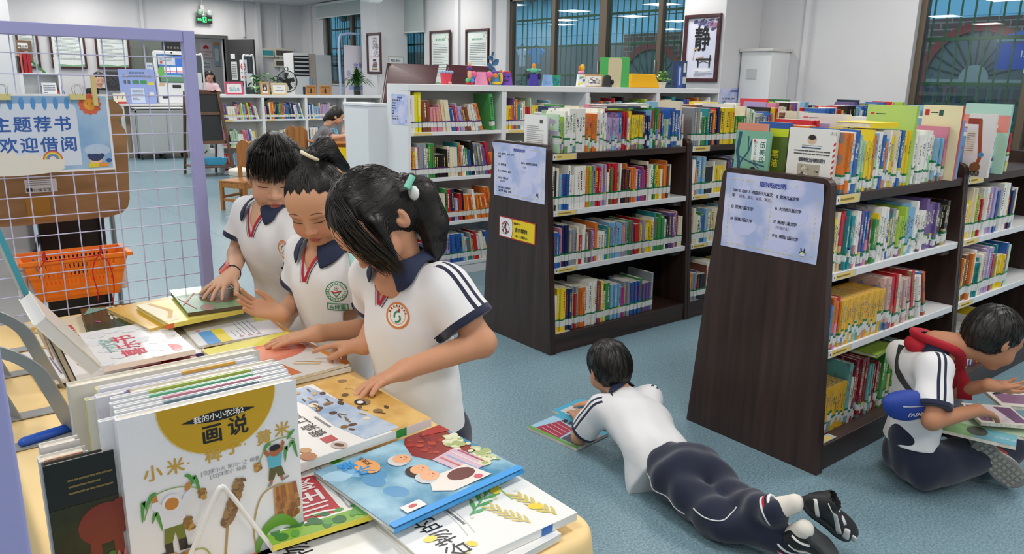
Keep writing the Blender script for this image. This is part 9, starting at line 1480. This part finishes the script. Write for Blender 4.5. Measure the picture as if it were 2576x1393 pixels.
b = MB(); k = N+fw*.10-UP*.08; b.tube(smooth_path([k, N-l*.078+fw*.035-UP*.005, N-l*.05-fw*.05+UP*.028, N-fw*.075+UP*.03, N+l*.06-fw*.04+UP*.02, N+l*.078+fw*.035-UP*.005, k], 5), .022, REDF, 10, True, .6).ball(N-fw*.065-UP*.005, (.035, .045, .035), REDF, 14); b.ball(k, (.02, .018, .018), REDF, 12).tube([k, k+V(.005, -.02, -.05), k+V(.0, -.035, -.12)], [.01, .02, .027], REDF, 8, True, .35).tube([k, k+V(.02, .0, -.05), k+V(.025, .01, -.10)], [.01, .018, .024], REDF, 8, True, .35); tag(b.build('red_scarf', smooth=True), 'red triangular scarf knotted round the sitting boy\'s neck', 'scarf')
wfs, to = trousers(b2, [V(2.83, 1.14, .095), V(2.76, 1.03, .095)], [V(3.20, 1.18, .18), V(3.12, .90, .12)], [V(2.98, .97, .12), V(3.40, 1.05, .075)], V(2.76, 1.10, .2), r=(.08, .066, .045), wr=.085, h=.006)
MB().tube(list(wfs.near(np.array(smooth_path([PZ(2345, 1105, .1), PZ(2370, 1140, .06), PZ(2410, 1158, .05), PZ(2470, 1176, .05)], 5)), .001)), .002, M('e8e8ea', .7), 6).build('piping', to, smooth=True)
sf_, so_, P = shoe(b2, V(2.90, .935, .185), V(3.02, .80, .035), V(.55, .62, .3), 1.15, M('d8d4d0', .6), M('8f8d88', .75), h=.003); F = Fr(P(0, 0), V(.12, -.135, -.15), V(.55, .62, .3)); b = MB(); G2 = Fr(F.o-F.y*.001, F.x, F.n); G2 = G2 if (G2.n@(EYE-F.o)) > 0 else Fr(F.o-F.y*.001, F.x, -F.n)
for i in range(9):
	for j in range(4): b.box((.02+i*.022, -.034+.018*j, -.001), (.033+i*.022, -.023+.018*j, .003), M('a8a69e', .8), G2)
b.build('sole_tread', so_); MB().tube(list(sf_.near(np.array([F(.05, .06, .03), F(.09, .055, .04), F(.13, .045, .04)]), .001)), .012, M('b8402c', .6), 8, True, .4).build('shoe_patch', so_, smooth=True); shoe(b2, V(3.38, 1.02, .01), V(3.52, .90, .01), UP, 1.1, M('d8d4d0', .6), h=.005)
F = Fr(PY(2284, 1034, 1.03), fw, UP); t = thing('waist_bag', 'blue waist bag with white FASHION print on the sitting boy\'s back', 'bag', F.o); F = Fr(F.o+V(.03, .0, 0), (.86, -.5, 0), UP); g = Field(F.o-.16, F.o+.16, .004); g.ell(F(.0, 0, -.02), (.088, .05, .035), Fr((0, 0, 0), F.x, F.y), .01).ell(F(-.01, .02, -.025), (.08, .035, .035), Fr((0, 0, 0), F.x, F.y), .02); BB2 = M('1d3f9c', .6, .1, 300); o = grown(g, 'pouch', BB2, t); b = MB(); b.text(Fr(F(-.02, -.022, 0), F.x, F.y), 0, 0, .021, 'FASHION', M('e8e8ec', .5), .0, True, .9).text(Fr(F(.02, -.041, 0), F.x, F.y), 0, 0, .014, 'CooL', M('e8e8ec', .5), .0, True, .9); drape(b, g, F, .0012).build('print', t); MB().tube(list(g.hit(np.array([F(-.045+.09*k, .016, .09) for k in np.linspace(0, 1, 8)]), -F.n, .001, 50, .2)), .002, M('c8ccd4', .3, metal=.8), 6).build('zip', t); MB().tube(smooth_path(list(sfs.near(np.array([F(-.04, .06, -.03), SR+l*.1-fw*.09-UP*.06, SR+l*.17-fw*.04+UP*.03]), .006)), 5), .012, M('15161a', .7), 8, True, .3).build('strap', t, smooth=True)
mag('lower green and blue picture magazine on the sitting boy\'s lap', (2358, 1078), (2556, 1124), (2400, 1060), .235, .012, lambda b, F, w, h: b.rect(F, 0, 0, w, h, G_('7aa86a'), .0004).shape(F, [(w*.45, 0), (w, 0), (w, h), (w*.6, h)], G_('6fb4c4'), .0006).disc(F, w*.5, h*.6, w*.14, h*.4, G_('4a4a44'), .0008, 16).text(F, w*.72, h*.4, w*.07, '童话故居', G_('e8f0f4'), .001), lambda b, F, w, h: b.rect(F, 0, 0, w, h, G_('b8d0b0'), .0004), .9)
mag('upper open comic book with purple pictures on the sitting boy\'s lap', (2468, 1062), (2600, 1072), (2520, 1020), .262, .012, lambda b, F, w, h: b.rect(F, 0, 0, w, h, G_('e8e0d4'), .0004).rect(F, w*.05, h*.1, w*.95, h*.9, G_('7a4a72'), .0006).shape(F, [(w*.3, h*.1), (w*.7, h*.1), (w*.6, h*.9), (w*.4, h*.9)], G_('e8d8dc'), .0008).rect(F, w*.1, h*.6, w*.35, h*.85, G_('3a2a44'), .001), lambda b, F, w, h: b.rect(F, 0, 0, w, h, G_('e0d8cc'), .0004).rect(F, w*.1, h*.2, w*.9, h*.8, G_('8a5a7a'), .0006), .9)
a, c = PY(2497, 990, .90), PY(2585, 976, .88); tag(MB().tube([a, a+(c-a)*.06, a+(c-a)*.12, c], [.001, .004, .005, .005], M('17181b', .3), 10).tube([a+(c-a)*.55, a+(c-a)*.62], .0055, M('c8ccd0', .3, metal=.8), 10).build('pen', smooth=True, auto=.6), 'black pen in the sitting boy\'s hand', 'pen')
# people far off: the woman at the round table, the librarian, the girl by the doorway
def far_person(name, lab, Hc, hf, N, S, E, Wr, hip, cloth, skin=(222, 176, 150), hs=1.1, bun=None, pants=None, knees=None, h=.007):
	hf = unit(hf); H = Fr(Hc, np.cross(unit(UP-hf*hf[2]), hf), UP-hf*hf[2]); pts = [Hc+.14, Hc-.14]+E+Wr+[N]; f = Field(np.min(pts, 0)-.08, np.max(pts, 0)+.08, h); head_sdf(f, H, hs); f.cap(H(0, -.05, -.02), N, .045, .05, .02).cap(S[0], S[1], .04, k=.03)
	for s, e, w in zip(S, E, Wr): d = unit(w-e); f.cap(s, e, .045, .038, .01).cap(e, w, .038, .025, .01).cap(w, w+d*.07, .03, .026, .02); [f.cap(w+d*.06+V(0, 0, .012*k), w+d*.15+V(0, 0, .014*k), .008, .006, .006) for k in (-1.5, -.5, .5, 1.5)]
	o = grown(f, name, SKIN, None, tint=face_tint(H, hs, skin), it=2); tag(o, lab, 'person'); eyes(f, H, hs, o); g = Field(np.min(S+E+[hip], 0)-.22, np.max(S+E+[hip, N], 0)+.2, h); l = unit(S[0]-S[1]); m = (S[0]+S[1])/2; ax = unit(N-hip); A = Fr((0, 0, 0), l, ax); g.cap(S[0], S[1], .06, k=.05).ell(m*.7+hip*.3, (.16, .2, .11), A, .06).ell(m*.35+hip*.65, (.15, .2, .11), A, .06).ell(hip, (.16, .12, .12), A, .05)
	for s, e in zip(S, E): g.cap(s, s+(e-s)*.75, .06, .066, .03).cut(s+(e-s)*.75, unit(e-s), s+(e-s)*.75-.09, s+(e-s)*.75+.09)
	grown(g, 'top', cloth, o, it=3); q = hair_cap(H, hs, [((0, -.07, .095), (.07, .088, .08)), ((0, -.13, .03), (.09, .06, .09))], bun or [], h=.006, grow=1.03); grown(q, 'hair', HAIR, o, it=2)
	if pants: trousers(o, [hip+l*.08-UP*.02, hip-l*.08-UP*.02], knees[0], knees[1], hip+UP*.04, pants, r=(.08, .065, .05), wr=.12, h=.009); [shoe(o, a-UP*(a[2]-.005), a-UP*(a[2]-.005)+unit((m-hip)*V(1, 1, 0)+V(.01, -.02, 0))*.22, UP, 1.1, M('2a2a2c', .6), h=.008) for a in knees[1]]
	return o, H
GRYT = noisy('grey_knit', (98, 98, 102), (128, 128, 132), 160, .9); hc = PY(846, 292, 10.3); w0 = hc-V(.24, -.1, .30)
far_person('woman', 'woman in a grey short-sleeved top leaning over a laptop at the round table', hc, (.85, -.3, -.35), hc-V(.12, -.05, .12), [hc+V(-.10, .2, -.21), hc+V(-.22, -.13, -.21)], [hc+V(.1, .22, -.40), PY(838, 345, 10.08)], [hc+V(.3, .12, -.41), PY(868, 342, 10.0)], hc+V(-.36, .08, -.58), GRYT, (226, 178, 150), 1.12, [(hc+V(-.1, .02, .02), hc+V(-.17, .02, -.04), .05, .03)], M('24344a', .8), [[V(5.0, 10.55, .42), V(4.95, 10.25, .42)], [V(5.05, 10.55, .09), V(5.0, 10.25, .09)]])
F = Fr((5.0, 10.05, .582), (.35, -.94, 0), (.3, .1, 1)); t = thing('laptop', 'rose gold laptop open in front of the woman at the round table', 'laptop', F.o); MB().box((-.16, 0, -.004), (.16, .22, .004), M('d8b8a8', .35, metal=.4), F).build('lid', t, bevel=.003); MB().box((-.16, 0, -.23), (.16, .012, 0), M('d0b0a0', .35, metal=.4), Fr(F.o, F.x, UP)).build('base', t, bevel=.003)
hl = PY(249, 199, 15.6); far_person('librarian', 'librarian in black sitting behind the reception counter and laptop', hl, (.05, -.95, -.3), hl-V(0, -.04, .15), [hl+V(.17, .04, -.22), hl+V(-.17, .04, -.22)], [hl+V(.22, -.02, -.42), hl+V(-.22, -.02, -.42)], [hl+V(.1, -.25, -.42), hl+V(-.1, -.25, -.42)], hl+V(0, .08, -.68), M('1a1a1e', .8), (226, 184, 158), 1.12, [(hl+V(0, .08, .03), hl+V(0, .12, -.02), .05, .03)], M('1c1e24', .8), [[hl*V(1, 1, 0)+V(.1, -.3, .45), hl*V(1, 1, 0)+V(-.1, -.3, .45)], [hl*V(1, 1, 0)+V(.1, -.3, .09), hl*V(1, 1, 0)+V(-.1, -.3, .09)]])
hl = PY(526, 192, 15.7); far_person('girl', 'small girl in pale pink holding something near the corridor doorway', hl, (.1, -.85, -.5), hl-V(0, -.03, .13), [hl+V(.12, .03, -.19), hl+V(-.12, .03, -.19)], [hl+V(.17, -.05, -.36), hl+V(-.17, -.05, -.36)], [hl+V(.05, -.2, -.3), hl+V(-.05, -.2, -.3)], hl+V(0, .05, -.58), M('dcc0c8', .8), (218, 170, 146), .98, [(hl+V(.09, .03, 0), hl+V(.11, .02, -.1), .035, .02), (hl+V(-.09, .03, 0), hl+V(-.11, .02, -.1), .035, .02)], M('8a8a9a', .8), [[hl*V(1, 1, 0)+V(.08, 0, .4), hl*V(1, 1, 0)+V(-.08, 0, .4)], [hl*V(1, 1, 0)+V(.08, .02, .09), hl*V(1, 1, 0)+V(-.08, .02, .09)]])
STUFF_O = STUFF.build('shelf_books')
_a = STUFF_O.data.attributes.new('tint', 'FLOAT_COLOR', 'POINT'); _a.data.foreach_set('color', np.array(STC, np.float32).ravel())
tag(STUFF_O, 'rows of smaller books filling the farther white and dark bookcases', 'books'); STUFF_O['kind'] = 'stuff'
